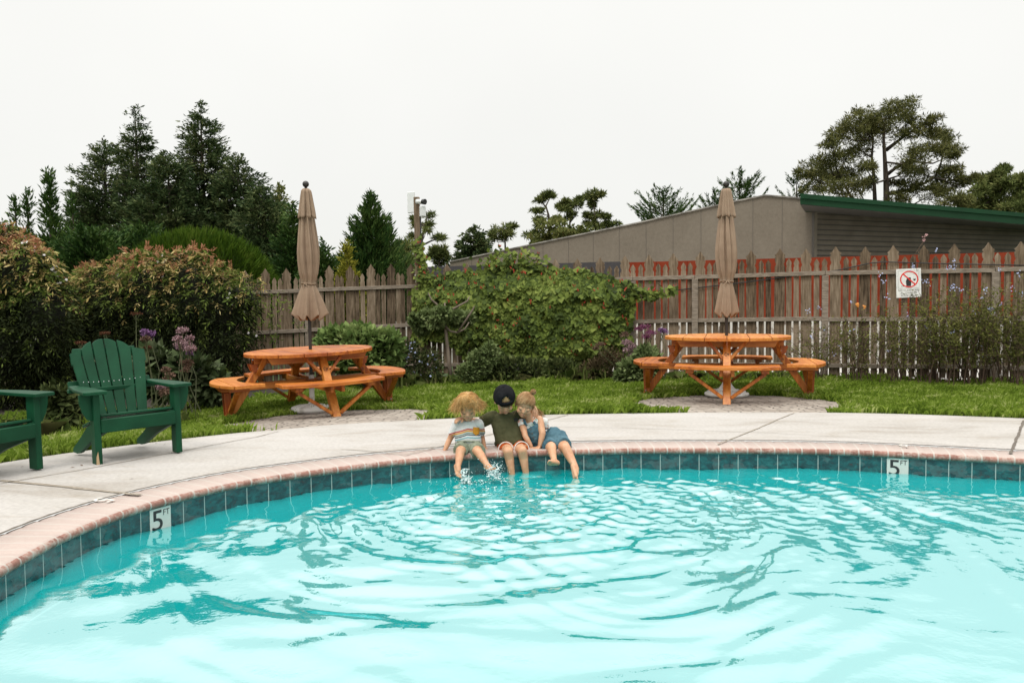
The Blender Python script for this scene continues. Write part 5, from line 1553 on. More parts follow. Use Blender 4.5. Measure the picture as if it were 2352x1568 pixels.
# ---- pines: trunk, limbs and clumps of needles
def pine(name, label, Y, lobes, trunks, org, group=None, seed=0, mat=None, per=150, depth=1.0, nl=(0.16, 0.34), nw=0.030, cat='pine tree', thick=0.16, cl=0.55, extra=0, flat=0.7, wide=1.0, shrink=1.0):
    """lobes (u, v, r) and trunk lines in a zoomed crop; each lobe becomes several needle clumps at its own depth"""
    r_ = np.random.default_rng(seed)
    ox, oy, s_ = org
    P0 = at(*zpt(*trunks[0][0], ox, oy, s_), Y)
    zg = land_z(P0.x, P0.y) - 0.05
    root = empty(name, (P0.x, P0.y, zg), 0, label, cat, group)
    wood = MB()
    tl = []
    for k, tr in enumerate(trunks):
        pts = [at(*zpt(u, v, ox, oy, s_), Y + 0.25 * k) for u, v in tr]
        if k == 0: pts = [Vector((P0.x, P0.y, zg))] + pts
        rad = np.linspace(thick * (1 if k == 0 else 0.55), thick * 0.22, len(pts))
        wood.tube(pts, rad, 7); tl += pts[1:] if k == 0 else pts
    Ps, Ds = [], []
    for (u, v, rr) in lobes:
        cx, cy = zpt(u, v, ox, oy, s_)
        rm = rr / s_ / 1.63265 / pxm(Y)
        rm *= shrink; c = at(cx, cy, Y + r_.normal() * depth * 0.6)
        j = min(tl, key=lambda q: (q - c).length + max(0, q.z - c.z) * 1.0)
        m_ = j.lerp(c, 0.55) + Vector((0, 0, -0.12 * (c - j).length))
        wood.tube([j, m_, c], [thick * 0.30, thick * 0.2, thick * 0.08], 5, False)
        ncl = max(6, int(17 * (rm / 0.6) ** 1.5)) + extra
        for _ in range(ncl):
            dv = rand_dirs(1, r_)[0] * rm * r_.uniform(0.3, 1.45) * wide; dv[2] *= flat
            q = np.array(c) + dv
            n = int(per * 0.55 * r_.uniform(0.5, 1.2))
            dd = rand_dirs(n, r_); dd[:, 2] = dd[:, 2] * 0.75 + 0.25
            p = q + dd * (min(rm, 0.8) * cl * 0.8 * r_.uniform(0.05, 0.95, n) ** 0.7)[:, None] * np.array([1.15, 1.15, 0.72])
            Ps.append(p); Ds.append(dd + r_.normal(size=(n, 3)) * 0.4)
    P, D = np.concatenate(Ps), np.concatenate(Ds)
    n = len(P)
    Q = leaves(P, D, r_.uniform(*nl, n), nw * r_.uniform(0.7, 1.4, n), r_)
    poly_cloud('crown', Q, mat or M_pine, root, world=True)
    wood.build('trunk', M_bark, root, True, True)
    return root
Z3 = (2300, 360, 1.527); Z2 = (1200, 640, 1.96)
big = [(1600, 85, 60), (1670, 80, 65), (1500, 130, 65), (1420, 120, 55), (1380, 170, 60), (1300, 220, 65), (1255, 270, 45), (1450, 220, 75), (1540, 190, 55), (1690, 150, 60), (1780, 200, 55), (1830, 130, 34), (1850, 230, 55), (1905, 230, 45),
       (1225, 370, 75), (1320, 340, 75), (1420, 310, 75), (1150, 410, 55), (1115, 450, 45), (1240, 460, 75), (1350, 440, 70), (1440, 400, 50), (1180, 510, 70), (1290, 530, 75), (1400, 525, 60), (1470, 500, 35), (1740, 330, 70), (1830, 310, 60),
       (1900, 300, 50), (1950, 335, 40), (1690, 410, 60), (1765, 430, 60), (1650, 500, 50), (1740, 520, 60), (1830, 560, 60), (1900, 450, 50), (1955, 420, 45), (1900, 530, 60), (2000, 490, 50), (2050, 470, 30), (1940, 600, 55), (1630, 590, 45), (1660, 230, 40), (1475, 170, 60)]
pine('pine_tree', 'big spreading pine with open branching crown above the green roof', 42, big, [[(1566, 640), (1562, 480), (1556, 380), (1548, 250), (1556, 130)], [(1500, 640), (1492, 460), (1480, 350), (1488, 250)], [(1562, 310), (1640, 250), (1730, 185)], [(1566, 450), (1620, 410), (1690, 375)], [(1400, 640), (1350, 560), (1305, 470)], [(1575, 560), (1720, 530), (1840, 470)]], Z3, seed=40, mat=M_pineb, per=100, depth=2.4, nl=(0.12, 0.30), nw=0.038, thick=0.20, wide=1.25, flat=0.62, extra=11, cl=0.46, shrink=0.92)
pine('pine_tree', 'dense dark pine rising behind the green roof at right', 40, [(2060, 610, 55), (2100, 540, 45), (2150, 470, 38), (2200, 450, 38), (2228, 418, 26), (2180, 540, 55), (2240, 500, 40), (2120, 640, 60), (2210, 620, 60), (2060, 660, 50), (2000, 600, 40)], [[(2170, 720), (2170, 600), (2200, 470)]], Z3, seed=41, mat=M_pine, per=200, nw=0.05, thick=0.2, extra=3)
pine('pine_tree', 'dark pine cut off by the right picture edge above the green roof', 40, [(2300, 520, 50), (2335, 480, 40), (2320, 600, 60), (2275, 650, 50), (2350, 560, 60), (2380, 640, 60)], [[(2330, 720), (2330, 560), (2335, 480)]], Z3, seed=42, mat=M_pine, per=190, nw=0.05, thick=0.2, extra=2)
pine('pine_tree', 'leaning pine with two dark needle puffs, leftmost of the three over the gable', 46, [(1695, 178, 38), (1625, 212, 42), (1600, 292, 34), (1612, 365, 46), (1660, 190, 20), (1570, 465, 55), (1620, 420, 40)], [[(1690, 560), (1680, 330), (1660, 260), (1690, 200)], [(1665, 275), (1625, 225)]], Z2, seed=43, per=170, nw=0.05, depth=0.6, thick=0.11, flat=0.42, wide=1.3, cl=0.42, shrink=0.82)
pine('pine_tree', 'pine with one broad flat crown, middle of the three over the gable', 46, [(1840, 262, 66), (1892, 232, 44), (1785, 290, 42), (1850, 325, 52), (1800, 240, 40)], [[(1836, 540), (1836, 400), (1838, 290)], [(1836, 380), (1880, 330)]], Z2, seed=44, per=170, nw=0.05, depth=0.6, thick=0.11, flat=0.42, wide=1.3, cl=0.42, shrink=0.82)
pine('pine_tree', 'tiered pine with flat separate layers, rightmost of the three over the gable', 46, [(2010, 190, 60), (2055, 178, 36), (1965, 195, 36), (2000, 255, 34), (2030, 335, 52), (2085, 335, 34), (1985, 395, 40), (2075, 400, 48), (2145, 398, 36), (1960, 330, 22)], [[(2026, 520), (2024, 400), (2012, 230)]], Z2, seed=45, per=170, nw=0.05, depth=0.6, thick=0.11, flat=0.42, wide=1.3, cl=0.42, shrink=0.82)
pine('leafy_tree', 'pale green broadleaf tree in front of the three pines over the gable', 43, [(1700, 420, 80), (1650, 500, 80), (1850, 460, 70), (1740, 360, 50), (1780, 470, 70), (1930, 450, 55), (1590, 540, 50)], [[(1720, 640), (1720, 480)]], Z2, seed=46, mat=M_broad, per=80, nl=(0.1, 0.2), nw=0.13, cat='tree', extra=2)
pine('pine_tree', 'slender umbrella shaped pine at the low left end of the gable', 44, [(1335, 425, 52), (1300, 450, 40), (1392, 458, 38), (1270, 508, 30), (1350, 490, 40), (1395, 410, 28), (1260, 470, 26)], [[(1364, 640), (1360, 520), (1345, 440)]], Z2, seed=47, per=120, nw=0.05, depth=0.6, thick=0.09, flat=0.42, wide=1.3, cl=0.42, shrink=0.82)
pine('pine_tree', 'small round topped pine just right of the tall post', 40, [(870, 600, 44), (905, 640, 38), (838, 622, 36), (880, 685, 44), (840, 590, 28), (910, 600, 28)], [[(880, 800), (876, 640)]], Z2, seed=48, per=150, nw=0.05, depth=0.6, thick=0.14)
pine('pine_tree', 'thin sparse pine half hidden behind the tall post', 38, [(790, 335, 30), (812, 390, 20), (765, 412, 34), (690, 400, 22), (680, 482, 22), (780, 445, 24), (862, 490, 24), (895, 495, 20), (690, 350, 14)], [[(742, 760), (748, 520), (770, 400), (790, 335)], [(750, 550), (820, 515), (890, 497)]], Z2, seed=49, per=75, nw=0.04, depth=0.5, thick=0.10)
pine('pine_tree', 'dark ragged pine between the broad cypress and the tall post', 30, [(620, 540, 36), (605, 600, 46), (650, 640, 42), (640, 705, 46), (600, 680, 46), (620, 580, 40)], [[(625, 800), (622, 560)]], Z2, seed=50, per=150, nw=0.04, depth=0.5, thick=0.12)

# ---- far low woods closing the view beyond the fences
r_ = np.random.default_rng(60)
n = 30000
X = r_.uniform(-75, 95, n); Y = 88 + r_.normal(size=n) * 3
hz = 2.6 + 1.1 * np.sin(X * 0.21) + 0.8 * np.sin(X * 0.57 + 1) + 0.5 * np.sin(X * 1.3)
Z = land(X, Y) + r_.random(n) ** 0.8 * hz
tag(poly_cloud('far_woods', leaves(np.stack([X, Y, Z], 1), rand_dirs(n, r_), r_.uniform(0.5, 1.1, n), 0.45, r_), M_cyp), kind='stuff')

# ---- bright green clipped mound
def shell_points(lobes, n, r_, lo=0.72, hi=1.05):
    """points near the skin of a union of balls [(centre, radii)]"""
    C = np.array([l[0] for l in lobes], float); A = np.array([l[1] for l in lobes], float)
    w = (A[:, 0] * A[:, 2]); k = r_.choice(len(lobes), n, p=w / w.sum())
    d = rand_dirs(n, r_)
    f = r_.uniform(lo, hi, n)
    P = C[k] + d * A[k] * f[:, None]
    keep = np.ones(n, bool)
    for j in range(len(lobes)):
        q = (((P - C[j]) / A[j]) ** 2).sum(1)
        keep &= (j == k) | (q > 0.80 ** 2)
    nr = unit(d / A[k])
    return P[keep], nr[keep], f[keep]
def blob_core(name, lobes, mat, parent, f=0.74):  # solid dark core added inside the leaves to stop light leaking through
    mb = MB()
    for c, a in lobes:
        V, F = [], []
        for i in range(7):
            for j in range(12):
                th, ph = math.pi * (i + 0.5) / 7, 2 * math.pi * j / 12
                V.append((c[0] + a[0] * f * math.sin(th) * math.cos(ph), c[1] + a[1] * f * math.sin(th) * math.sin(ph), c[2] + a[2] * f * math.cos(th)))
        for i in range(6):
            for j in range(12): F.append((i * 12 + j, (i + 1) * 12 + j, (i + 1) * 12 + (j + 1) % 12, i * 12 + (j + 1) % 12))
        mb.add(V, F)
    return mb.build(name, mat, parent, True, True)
def px_lobes(L, Y, yr=0.8, dy=0.0):
    """(px, py, rx, ry) picture ellipses -> balls standing at depth Y"""
    out = []
    for i, l in enumerate(L):
        yy = Y + (l[4] if len(l) > 4 else 0)
        c = at(l[0], l[1], yy); s_ = pxm(yy)
        out.append(((c.x, c.y, c.z), (l[2] / s_, max(l[2], l[3]) / s_ * yr, l[3] / s_)))
    return out
M_dark = noise_mat('dark shade core', [(0.3, (0.004, 0.005, 0.002)), (0.7, (0.014, 0.016, 0.007))], scale=9, rough=1.0)  # near black colour stands for the shade deep in the foliage
r_ = np.random.default_rng(70)
lb = px_lobes([(455, 668, 160, 126)], 17, 0.8) + px_lobes([(360, 695, 100, 84), (560, 695, 84, 74)], 17, 0.8)
c = lb[0][0]
md = empty('shrub', (c[0], c[1], land_z(c[0], c[1])), 0, 'bright green dome shaped shrub in front of the dark conifers', 'shrub')
P, N_, f = shell_points(lb, 60000, r_, 0.86, 1.04)
k = N_[:, 1] < 0.5; P, N_ = P[k], N_[k]
D = N_ * 0.7 + np.array([0.18, 0, 0.75]) + r_.normal(size=P.shape) * 0.28
M_mound = leaf_mat('bright shrub blades', [(0.0095, 0.0238, 0.0024), (0.0317, 0.0673, 0.0048), (0.0594, 0.1069, 0.0079), (0.1109, 0.1505, 0.0238)], trans=0.2, nscale=1.6)
poly_cloud('foliage', leaves(P, D, r_.uniform(0.10, 0.26, len(P)), 0.022, r_), M_mound, md)
blob_core('shade_core', lb, M_dark, md, 0.84)

# ---- jasmine masses with cream and pink new growth
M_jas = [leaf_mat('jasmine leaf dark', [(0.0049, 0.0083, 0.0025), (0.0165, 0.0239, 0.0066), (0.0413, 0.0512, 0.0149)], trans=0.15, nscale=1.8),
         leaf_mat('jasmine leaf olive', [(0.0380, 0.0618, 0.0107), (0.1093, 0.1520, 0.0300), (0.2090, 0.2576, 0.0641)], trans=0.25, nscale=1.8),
         leaf_mat('jasmine new cream leaf', [(0.20, 0.155, 0.05), (0.40, 0.30, 0.11), (0.60, 0.50, 0.25)], trans=0.3, nscale=2.5),
         leaf_mat('jasmine new pink leaf', [(0.18, 0.07, 0.035), (0.36, 0.16, 0.085), (0.48, 0.28, 0.17)], trans=0.3, nscale=2.5)]
M_petal = flat_mat('white petals', (0.72, 0.68, 0.68), 0.6, var=0.05)
def stars(C, size, r_, k=5, face=(0, -1, 0.3)):
    """small flat flowers of k petals"""
    n = len(C); out = []
    fd = unit(np.array(face) + r_.normal(size=(n, 3)) * 0.35)
    a = unit(np.cross(fd, rand_dirs(n, r_))); b_ = np.cross(fd, a)
    for i in range(k):
        t = 2 * math.pi * i / k
        out.append(leaves(C, a * math.cos(t) + b_ * math.sin(t), size, size * 0.55, r_, nrm=fd))
    return np.concatenate(out)
def jasmine(label, L, Y, n, zt, zb, seed, flowers):
    r_ = np.random.default_rng(seed)
    lb = px_lobes(L, Y, 0.55)
    c0 = lb[0][0]
    root = empty('jasmine', (c0[0], c0[1], Hs(c0[0], c0[1])), 0, label, 'shrub', 'jasmine shrubs sprawling over the left fence')
    P, N_, f = shell_points(lb, n // 5, r_, 0.72, 1.06)
    nzv = np.array([mnoise.noise((p[0] * 2.3, p[1] * 2.3, p[2] * 2.3)) + 0.6 * mnoise.noise((p[0] * 6, p[1] * 6, p[2] * 6)) for p in P])
    P = P + N_ * (nzv * 0.16)[:, None]
    k = N_[:, 1] < 0.75; P, N_, f, nzv = P[k], N_[k], f[k], nzv[k]
    m_ = len(P)
    hs = np.clip(0.5 + 0.9 * np.array([mnoise.noise((p[0] * 3.1 + 9, p[1] * 3.1, p[2] * 3.1)) for p in P]) + r_.normal(size=m_) * 0.18, 0, 1)
    upper = np.clip((P[:, 2] - zb) / (zt - zb), 0, 1.1)
    outer = np.clip((f - 0.82) / 0.2, 0, 1)
    A = N_ * 0.9 + np.array([0, -0.25, 0.10]) + r_.normal(size=(m_, 3)) * 0.5      # the arching stalk of each spray
    A = unit(A); ln = r_.uniform(0.08, 0.19, m_)
    Sd = unit(np.cross(A, np.array([0, 0, 1.0]) + r_.normal(size=(m_, 3)) * 0.4))
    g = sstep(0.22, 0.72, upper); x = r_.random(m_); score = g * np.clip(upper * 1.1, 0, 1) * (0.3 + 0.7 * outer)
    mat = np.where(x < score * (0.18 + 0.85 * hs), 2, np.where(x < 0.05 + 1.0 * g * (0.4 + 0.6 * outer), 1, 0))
    mat = np.where((mat == 2) & (r_.random(m_) < 0.10 + 0.42 * (upper > 0.86)), 3, mat)
    Q, MI = [], []
    for j in range(7):
        s_ = 0.25 + 0.75 * (j // 2) / 3
        sg = 0 if j == 6 else (1 if j % 2 else -1)
        base = P + A * (ln * s_)[:, None] + np.array([0, 0, -0.55]) * (ln * s_ * s_)[:, None]
        dd = A * 0.75 + Sd * (sg * 0.9) + np.array([0, 0, -0.75 * s_]) + r_.normal(size=(m_, 3)) * 0.2
        ll = ln * r_.uniform(0.38, 0.62, m_)
        Q.append(leaves(base, dd, ll, ll * 0.27, r_)); MI.append(mat)
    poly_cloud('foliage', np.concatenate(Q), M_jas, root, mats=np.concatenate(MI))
    blob_core('shade_core', lb, M_dark, root, 0.70)
    # long tips breaking the outline
    k = np.where((upper > 0.75) & (f > 1.0))[0]
    k = r_.choice(k, min(len(k), 90), replace=False)
    Q = []
    for i in k:
        d = unit(N_[i] + np.array([0, 0, 0.6]) + r_.normal(size=3) * 0.4); ln_ = r_.uniform(0.08, 0.22)
        for s_ in np.linspace(0.2, 1, 6):
            for sg in (-1, 1):
                q = P[i] + d * ln_ * s_ + np.array([0, 0, -0.25 * ln_ * s_ * s_])
                Q.append(leaves(q[None], (d + np.cross(d, np.array([0, -1, 0.2])) * sg * 0.9)[None], 0.055, 0.015, r_))
    poly_cloud('new_shoots', np.concatenate(Q), M_jas[3], root)
    fl = []
    for (u, v, sp_, q) in flowers:
        for _ in range(q):
            p = at(u + r_.normal() * sp_, v + r_.normal() * sp_, Y - 1)
            # push the flower onto the skin of the mass
            j = ((P[:, [0, 2]] * 1.0 - np.array([p.x * Y / (Y - 1), p.z])) ** 2).sum(1).argmin()
            fl.append(P[j] + np.array([0, -0.03, 0.01]))
    if fl: poly_cloud('blossoms', stars(np.array(fl), 0.026, r_), M_petal, root)
    return root
j1 = at(60, 540, 11.4).z; j2 = at(400, 572, 12.9).z
jasmine('jasmine mass at the far left with pink and cream tips and white stars', [(-20, 640, 95, 110), (45, 660, 90, 110), (100, 720, 62, 120), (20, 780, 95, 130), (75, 830, 72, 100, 0.2), (-10, 570, 60, 55), (30, 590, 60, 55, 0.3), (90, 640, 45, 60, 0.2)], 11.6, 60000, j1, at(60, 800, 11.4).z, 71,
        [(70, 545, 12, 16), (100, 575, 10, 10), (130, 610, 10, 16), (148, 640, 6, 10), (35, 745, 8, 6), (70, 800, 30, 8)])
jasmine('jasmine mass spilling over the left fence behind the green chair', [(350, 690, 100, 100), (255, 700, 95, 90), (430, 680, 90, 98), (505, 715, 70, 85), (555, 690, 42, 45), (190, 690, 55, 60, 0.3), (270, 800, 100, 100), (370, 800, 110, 110), (455, 800, 85, 95), (500, 790, 55, 80), (300, 870, 120, 70, 0.2), (180, 830, 80, 90, 0.5)], 13.0, 90000, j2, at(400, 800, 12.9).z, 72,
        [(270, 605, 14, 9), (380, 600, 20, 6), (545, 690, 10, 5), (590, 740, 15, 4), (600, 780, 20, 3)])

# thin trailing strands in front of the left fence, right of the jasmine
def strands(label, starts, Y, seed, mat, leaf=(0.05, 0.10), drop=(0.4, 1.0), sway=0.3, cat='vine', dens=26, name='vine_strand', up=0.0):
    r_ = np.random.default_rng(seed)
    p0 = at(*starts[0], Y)
    root = empty(name, (p0.x, p0.y, Hs(p0.x, p0.y)), 0, label, cat)
    stems = MB(); Ps, Ds = [], []
    for (u, v) in starts:
        p = np.array(at(u + r_.normal() * 4, v, Y + r_.normal() * 0.05)); d = np.array([r_.normal() * sway, -0.08, -1.0 + up])
        L = r_.uniform(*drop); pts = []
        for s_ in np.linspace(0, 1, 9):
            pts.append(p + d * L * s_ + np.array([0.05 * math.sin(5 * s_ + u), 0, 0]))
        stems.tube([Vector(q) for q in pts], 0.005, 4, False)
        n = int(dens * L)
        s_ = r_.random(n)
        q = p + d * (L * s_)[:, None] + r_.normal(size=(n, 3)) * 0.045
        Ps.append(q); Ds.append(np.stack([r_.normal(size=n), np.full(n, -0.4), r_.normal(size=n) * 0.6 - 0.4], 1))
    P, D = np.concatenate(Ps), np.concatenate(Ds); n = len(P)
    ln = r_.uniform(*leaf, n)
    poly_cloud('foliage', leaves(P, D, ln, ln * 0.3, r_), mat, root)
    stems.build('stem', M_bark, root, False, True)
    return root
strands('thin olive jasmine trails hanging on the fence left of the parasol', [(560, 660), (575, 665), (590, 668), (605, 670), (620, 668), (640, 672), (655, 668), (585, 700), (610, 720), (540, 700), (600, 690), (630, 690)], 13.75, 73, M_jas[1], drop=(0.35, 1.0), dens=60)
strands('sparse dark trails low on the fence beside the left bench', [(560, 790), (580, 800), (600, 790), (545, 800), (575, 780), (610, 800), (530, 810)], 13.7, 74, M_jas[0], drop=(0.4, 0.7), dens=45)

# ---- climbing vine with red flowers on the middle of the fence
M_ivy = leaf_mat('vine leaf', [(0.0135, 0.0231, 0.0043), (0.0472, 0.0732, 0.0119), (0.1126, 0.1524, 0.0255), (0.2082, 0.2437, 0.0553)], trans=0.15, nscale=1.6, rough=0.65, spec=0.15)
M_redfl = flat_mat('red flowers', (0.40, 0.04, 0.025), 0.5, var=0.3)
IV = [(950, 665), (985, 645), (1020, 632), (1062, 626), (1108, 622), (1160, 612), (1200, 610), (1238, 616), (1290, 618), (1340, 622), (1392, 634), (1430, 646), (1458, 662), (1455, 690), (1448, 715), (1445, 770), (1430, 815), (1390, 838), (1330, 850), (1262, 858), (1200, 866), (1150, 864), (1115, 845), (1085, 822), (1050, 796), (1010, 772), (965, 780), (948, 745), (955, 705)]
def in_poly(x, y, poly):
    c = np.zeros(len(x), bool); n = len(poly)
    for i in range(n):
        x0, y0 = poly[i]; x1, y1 = poly[(i + 1) % n]
        c ^= ((y0 > y) != (y1 > y)) & (x < (x1 - x0) * (y - y0) / (y1 - y0 + 1e-9) + x0)
    return c
def poly_edge_dist(x, y, poly):
    d = np.full(len(x), 1e9); n = len(poly)
    for i in range(n):
        a = np.array(poly[i], float); b_ = np.array(poly[(i + 1) % n], float); ab = b_ - a
        t = np.clip(((x - a[0]) * ab[0] + (y - a[1]) * ab[1]) / (ab @ ab), 0, 1)
        d = np.minimum(d, np.hypot(x - a[0] - t * ab[0], y - a[1] - t * ab[1]))
    return d
r_ = np.random.default_rng(80)
n = 50000
u, v = r_.uniform(945, 1480, n), r_.uniform(568, 864, n)
jx, jy = r_.normal(size=n) * 5, r_.normal(size=n) * 5
k = in_poly(u + jx, v + jy, IV); u, v = u[k], v[k]
ed = poly_edge_dist(u, v, IV)
bulge = 0.08 + 0.26 * sstep(0, 50, ed) + 0.16 * sstep(0, 40, ed) * np.array([mnoise.noise((a * 0.022, c * 0.022, 3.0)) + 0.6 * mnoise.noise((a * 0.05, c * 0.05, 7.0)) for a, c in zip(u, v)])
lay = r_.random(len(u)) ** 2.0
P = []
for i in range(len(u)):
    p = at(u[i], v[i], 14.0)
    yy = float(fence_y(p.x)) - 0.06 - max(bulge[i], 0.04) * (1 - lay[i] * 0.85)
    P.append(at(u[i], v[i], yy)[:])
P = np.array(P)
thin = np.array([mnoise.noise((a * 0.035, c * 0.045, 11.0)) + 0.5 * mnoise.noise((a * 0.09, c * 0.09, 4.0)) for a, c in zip(u, v)])
keep = r_.random(len(u)) < np.clip(0.72 + 0.9 * thin, 0.22, 1) * np.clip(1.3 - 0.75 * sstep(740, 860, v), 0.5, 1); P = P[keep]; u, v, lay = u[keep], v[keep], lay[keep]
n = len(P)
D = np.stack([r_.normal(size=n) * 0.55, -0.45 + r_.normal(size=n) * 0.25, -0.85 + r_.normal(size=n) * 0.3], 1)
nrm = np.stack([r_.normal(size=n) * 0.35, -0.8 + 0 * u, 0.65 + r_.normal(size=n) * 0.3], 1)
# shaded twigs against the fence behind the leaves
iv = empty('climbing_vine', (P[:, 0].mean(), P[:, 1].mean(), Hs(P[:, 0].mean(), P[:, 1].mean())), 0, 'dense climbing vine with ivy shaped leaves and red flowers covering the fence middle', 'vine')
ln = r_.uniform(0.055, 0.115, n)
poly_cloud('foliage', leaves(P, D, ln, ln * 0.95, r_, nrm=nrm, shape=6), M_ivy, iv)
# runners: up the post, over the pickets and out along the cable
rn = []
for a, c, q, sp_ in (((962, 560), (975, 640), 170, 6), ((972, 625), (1010, 660), 120, 12), ((1440, 662), (1505, 680), 120, 8), ((1490, 682), (1545, 664), 60, 5), ((1120, 604), (1240, 600), 330, 15), ((1425, 700), (1430, 760), 70, 8), ((956, 560), (964, 540), 14, 3)):
    for _ in range(q):
        t = r_.random(); x, y = a[0] + (c[0] - a[0]) * t + r_.normal() * sp_, a[1] + (c[1] - a[1]) * t + r_.normal() * sp_
        p = at(x, y, 14); yy = float(fence_y(p.x)) - r_.uniform(0.08, 0.24); rn.append(at(x, y, yy)[:])
rn = np.array(rn); n = len(rn)
ln = r_.uniform(0.05, 0.10, n)
D = np.stack([r_.normal(size=n) * 0.7, -0.4 + r_.normal(size=n) * 0.3, -0.5 + r_.normal(size=n) * 0.5], 1)
poly_cloud('runner_leaves', leaves(rn, D, ln, ln * 0.9, r_, nrm=np.tile(np.array([0, -0.8, 0.6]), (n, 1)) + r_.normal(size=(n, 3)) * 0.3, shape=6), M_ivy, iv)
k = r_.choice(np.where(lay < 0.16)[0], 120, replace=False)
C = np.concatenate([P[k] + np.array([0, -0.06, 0]), rn[r_.choice(len(rn), 40, replace=False)] + np.array([0, -0.03, 0.02])]); n = len(C)
C = np.repeat(C, 3, 0) + r_.normal(size=(n * 3, 3)) * 0.012
poly_cloud('blossoms', leaves(C, np.stack([r_.normal(size=len(C)) * 0.4, np.full(len(C), -0.2), np.ones(len(C))], 1), r_.uniform(0.03, 0.07, len(C)), 0.022, r_), M_redfl, iv)
mb = MB()
for _ in range(26):
    x = r_.uniform(1080, 1430); y0 = r_.uniform(820, 868); x2 = x + r_.normal() * 22
    pa, pc_ = at(x, y0, 14), at(x2, y0 - r_.uniform(60, 140), 14)
    pa = at(x, y0, float(fence_y(pa.x)) - 0.2); pc_ = at(x2, y0 - 90, float(fence_y(pc_.x)) - 0.25)
    mb.tube([pa, pa.lerp(pc_, 0.5) + Vector((r_.normal() * 0.06, 0, 0)), pc_], [0.012, 0.009, 0.006], 5, False)
mb.build('stem', M_bark, iv, False, True)
# dark thicket inside the vine
dk_ = []
for _ in range(60):
    pass
# ---- small standard tree before the vine
Z7 = (1500, 940, 2.219)
def zp7(u, v, Y): return at(*zpt(u, v, *Z7), Y)
r_ = np.random.default_rng(81)
b0 = zp7(436, 1050, 13.0)
st_ = empty('standard_geranium', (b0.x, b0.y, Hs(b0.x, b0.y)), 0, 'small pale trunked standard plant with bent bare limbs before the vine', 'small tree')
wd = MB()
wd.tube([Vector((b0.x, b0.y, Hs(b0.x, b0.y) - 0.05)), zp7(405, 900, 13.0), zp7(378, 640, 13.0), zp7(372, 430, 13.05)], [0.036, 0.032, 0.026, 0.012], 9)
for tr in ([(378, 630), (420, 670), (480, 682), (540, 650), (575, 595)], [(372, 560), (325, 460), (260, 405), (235, 350)], [(380, 600), (300, 630), (220, 610)], [(372, 520), (470, 470), (560, 420), (580, 380)], [(480, 682), (600, 500), (620, 460)]):
    wd.tube([zp7(a, c, 12.95) for a, c in tr], np.linspace(0.022, 0.009, len(tr)), 6)
wd.build('trunk', M_barkl, st_, True, True)
lb = [(150, 600, 60, 50), (240, 550, 80, 60), (350, 530, 80, 60), (450, 540, 80, 50), (560, 560, 60, 50), (300, 600, 80, 40), (180, 650, 60, 40), (480, 590, 60, 35), (110, 560, 30, 40)]
L = [(*zpt(a, c, *Z7), rx / 2.219 / 1.633, ry / 2.219 / 1.633, r_.normal() * 0.15) for a, c, rx, ry in lb]
P, N_, f = shell_points(px_lobes(L, 12.95, 1.0), 5200, r_, 0.3, 1.05)
M_ger = leaf_mat('scalloped green leaf', [(0.028, 0.045, 0.014), (0.085, 0.12, 0.040), (0.16, 0.205, 0.080), (0.25, 0.29, 0.13)], trans=0.2, nscale=2.0)
D = N_ + r_.normal(size=P.shape) * 0.5
ln = r_.uniform(0.04, 0.085, len(P))
poly_cloud('foliage', leaves(P, D, ln, ln * 0.9, r_, shape=6), M_ger, st_)

# ---- leafy plants and small bushes along the beds
def leafy(name, label, L, Y, n, mat, seed, leaf=(0.06, 0.12), asp=0.9, shape=6, group=None, lo=0.4, up=0.3, stems=8, stemmat=None, cat='plant', flowers=None, core=False):
    r_ = np.random.default_rng(seed)
    lb = px_lobes(L, Y, 0.8)
    C = np.array([l[0] for l in lb]).mean(0)
    zg = Hs(C[0], C[1])
    root = empty(name, (C[0], C[1], zg), 0, label, cat, group)
    P, N_, f = shell_points(lb, n, r_, lo, 1.06)
    k = P[:, 2] > zg - 0.02; P, N_ = P[k], N_[k]
    D = N_ + np.array([0, -0.3, up]) + r_.normal(size=P.shape) * 0.5
    ln = r_.uniform(*leaf, len(P))
    poly_cloud('foliage', leaves(P, D, ln, ln * asp, r_, nrm=N_ * 0.4 + np.array([0, -0.5, 0.8]) + r_.normal(size=P.shape) * 0.4 if shape == 6 else None, shape=shape), mat, root)
    mb = MB()
    for _ in range(stems):
        q = P[r_.integers(len(P))]
        mb.tube([(C[0] + r_.normal() * 0.08, C[1] + r_.normal() * 0.06, zg - 0.03), (0.5 * (C[0] + q[0]), 0.5 * (C[1] + q[1]), zg + (q[2] - zg) * 0.6), tuple(q)], [0.009, 0.007, 0.004], 5, False)
    mb.build('stem', stemmat or M_bark, root, False, True)
    if core: blob_core('shade_core', lb, M_dark, root, 0.6)
    if flowers:
        fm, q, size = flowers
        k = r_.choice(len(P), q, replace=False)
        poly_cloud('blossoms', stars(P[k] + np.array([0, -0.03, 0.03]), size, r_), fm, root)
    return root
M_pale = leaf_mat('pale round leaf', [(0.0345, 0.0633, 0.0161), (0.0978, 0.1552, 0.0414), (0.1782, 0.2472, 0.0759), (0.2645, 0.3220, 0.1265)], trans=0.25, nscale=2.2)
M_blue = flat_mat('pale blue petals', (0.33, 0.37, 0.56), 0.6, var=0.15)
M_bush = leaf_mat('dull bush leaf', [(0.0120, 0.0192, 0.0060), (0.0360, 0.0504, 0.0156), (0.0744, 0.0936, 0.0312), (0.1320, 0.1440, 0.0540)], trans=0.15, nscale=1.8)
leafy('mallow_bush', 'leafy pale green bush behind the tilted picnic table', [(775, 790, 45, 38), (825, 785, 60, 36), (885, 800, 40, 40), (830, 820, 80, 40), (870, 840, 45, 40)], 12.6, 6500, M_pale, 82, leaf=(0.06, 0.13), up=0.5, core=True)
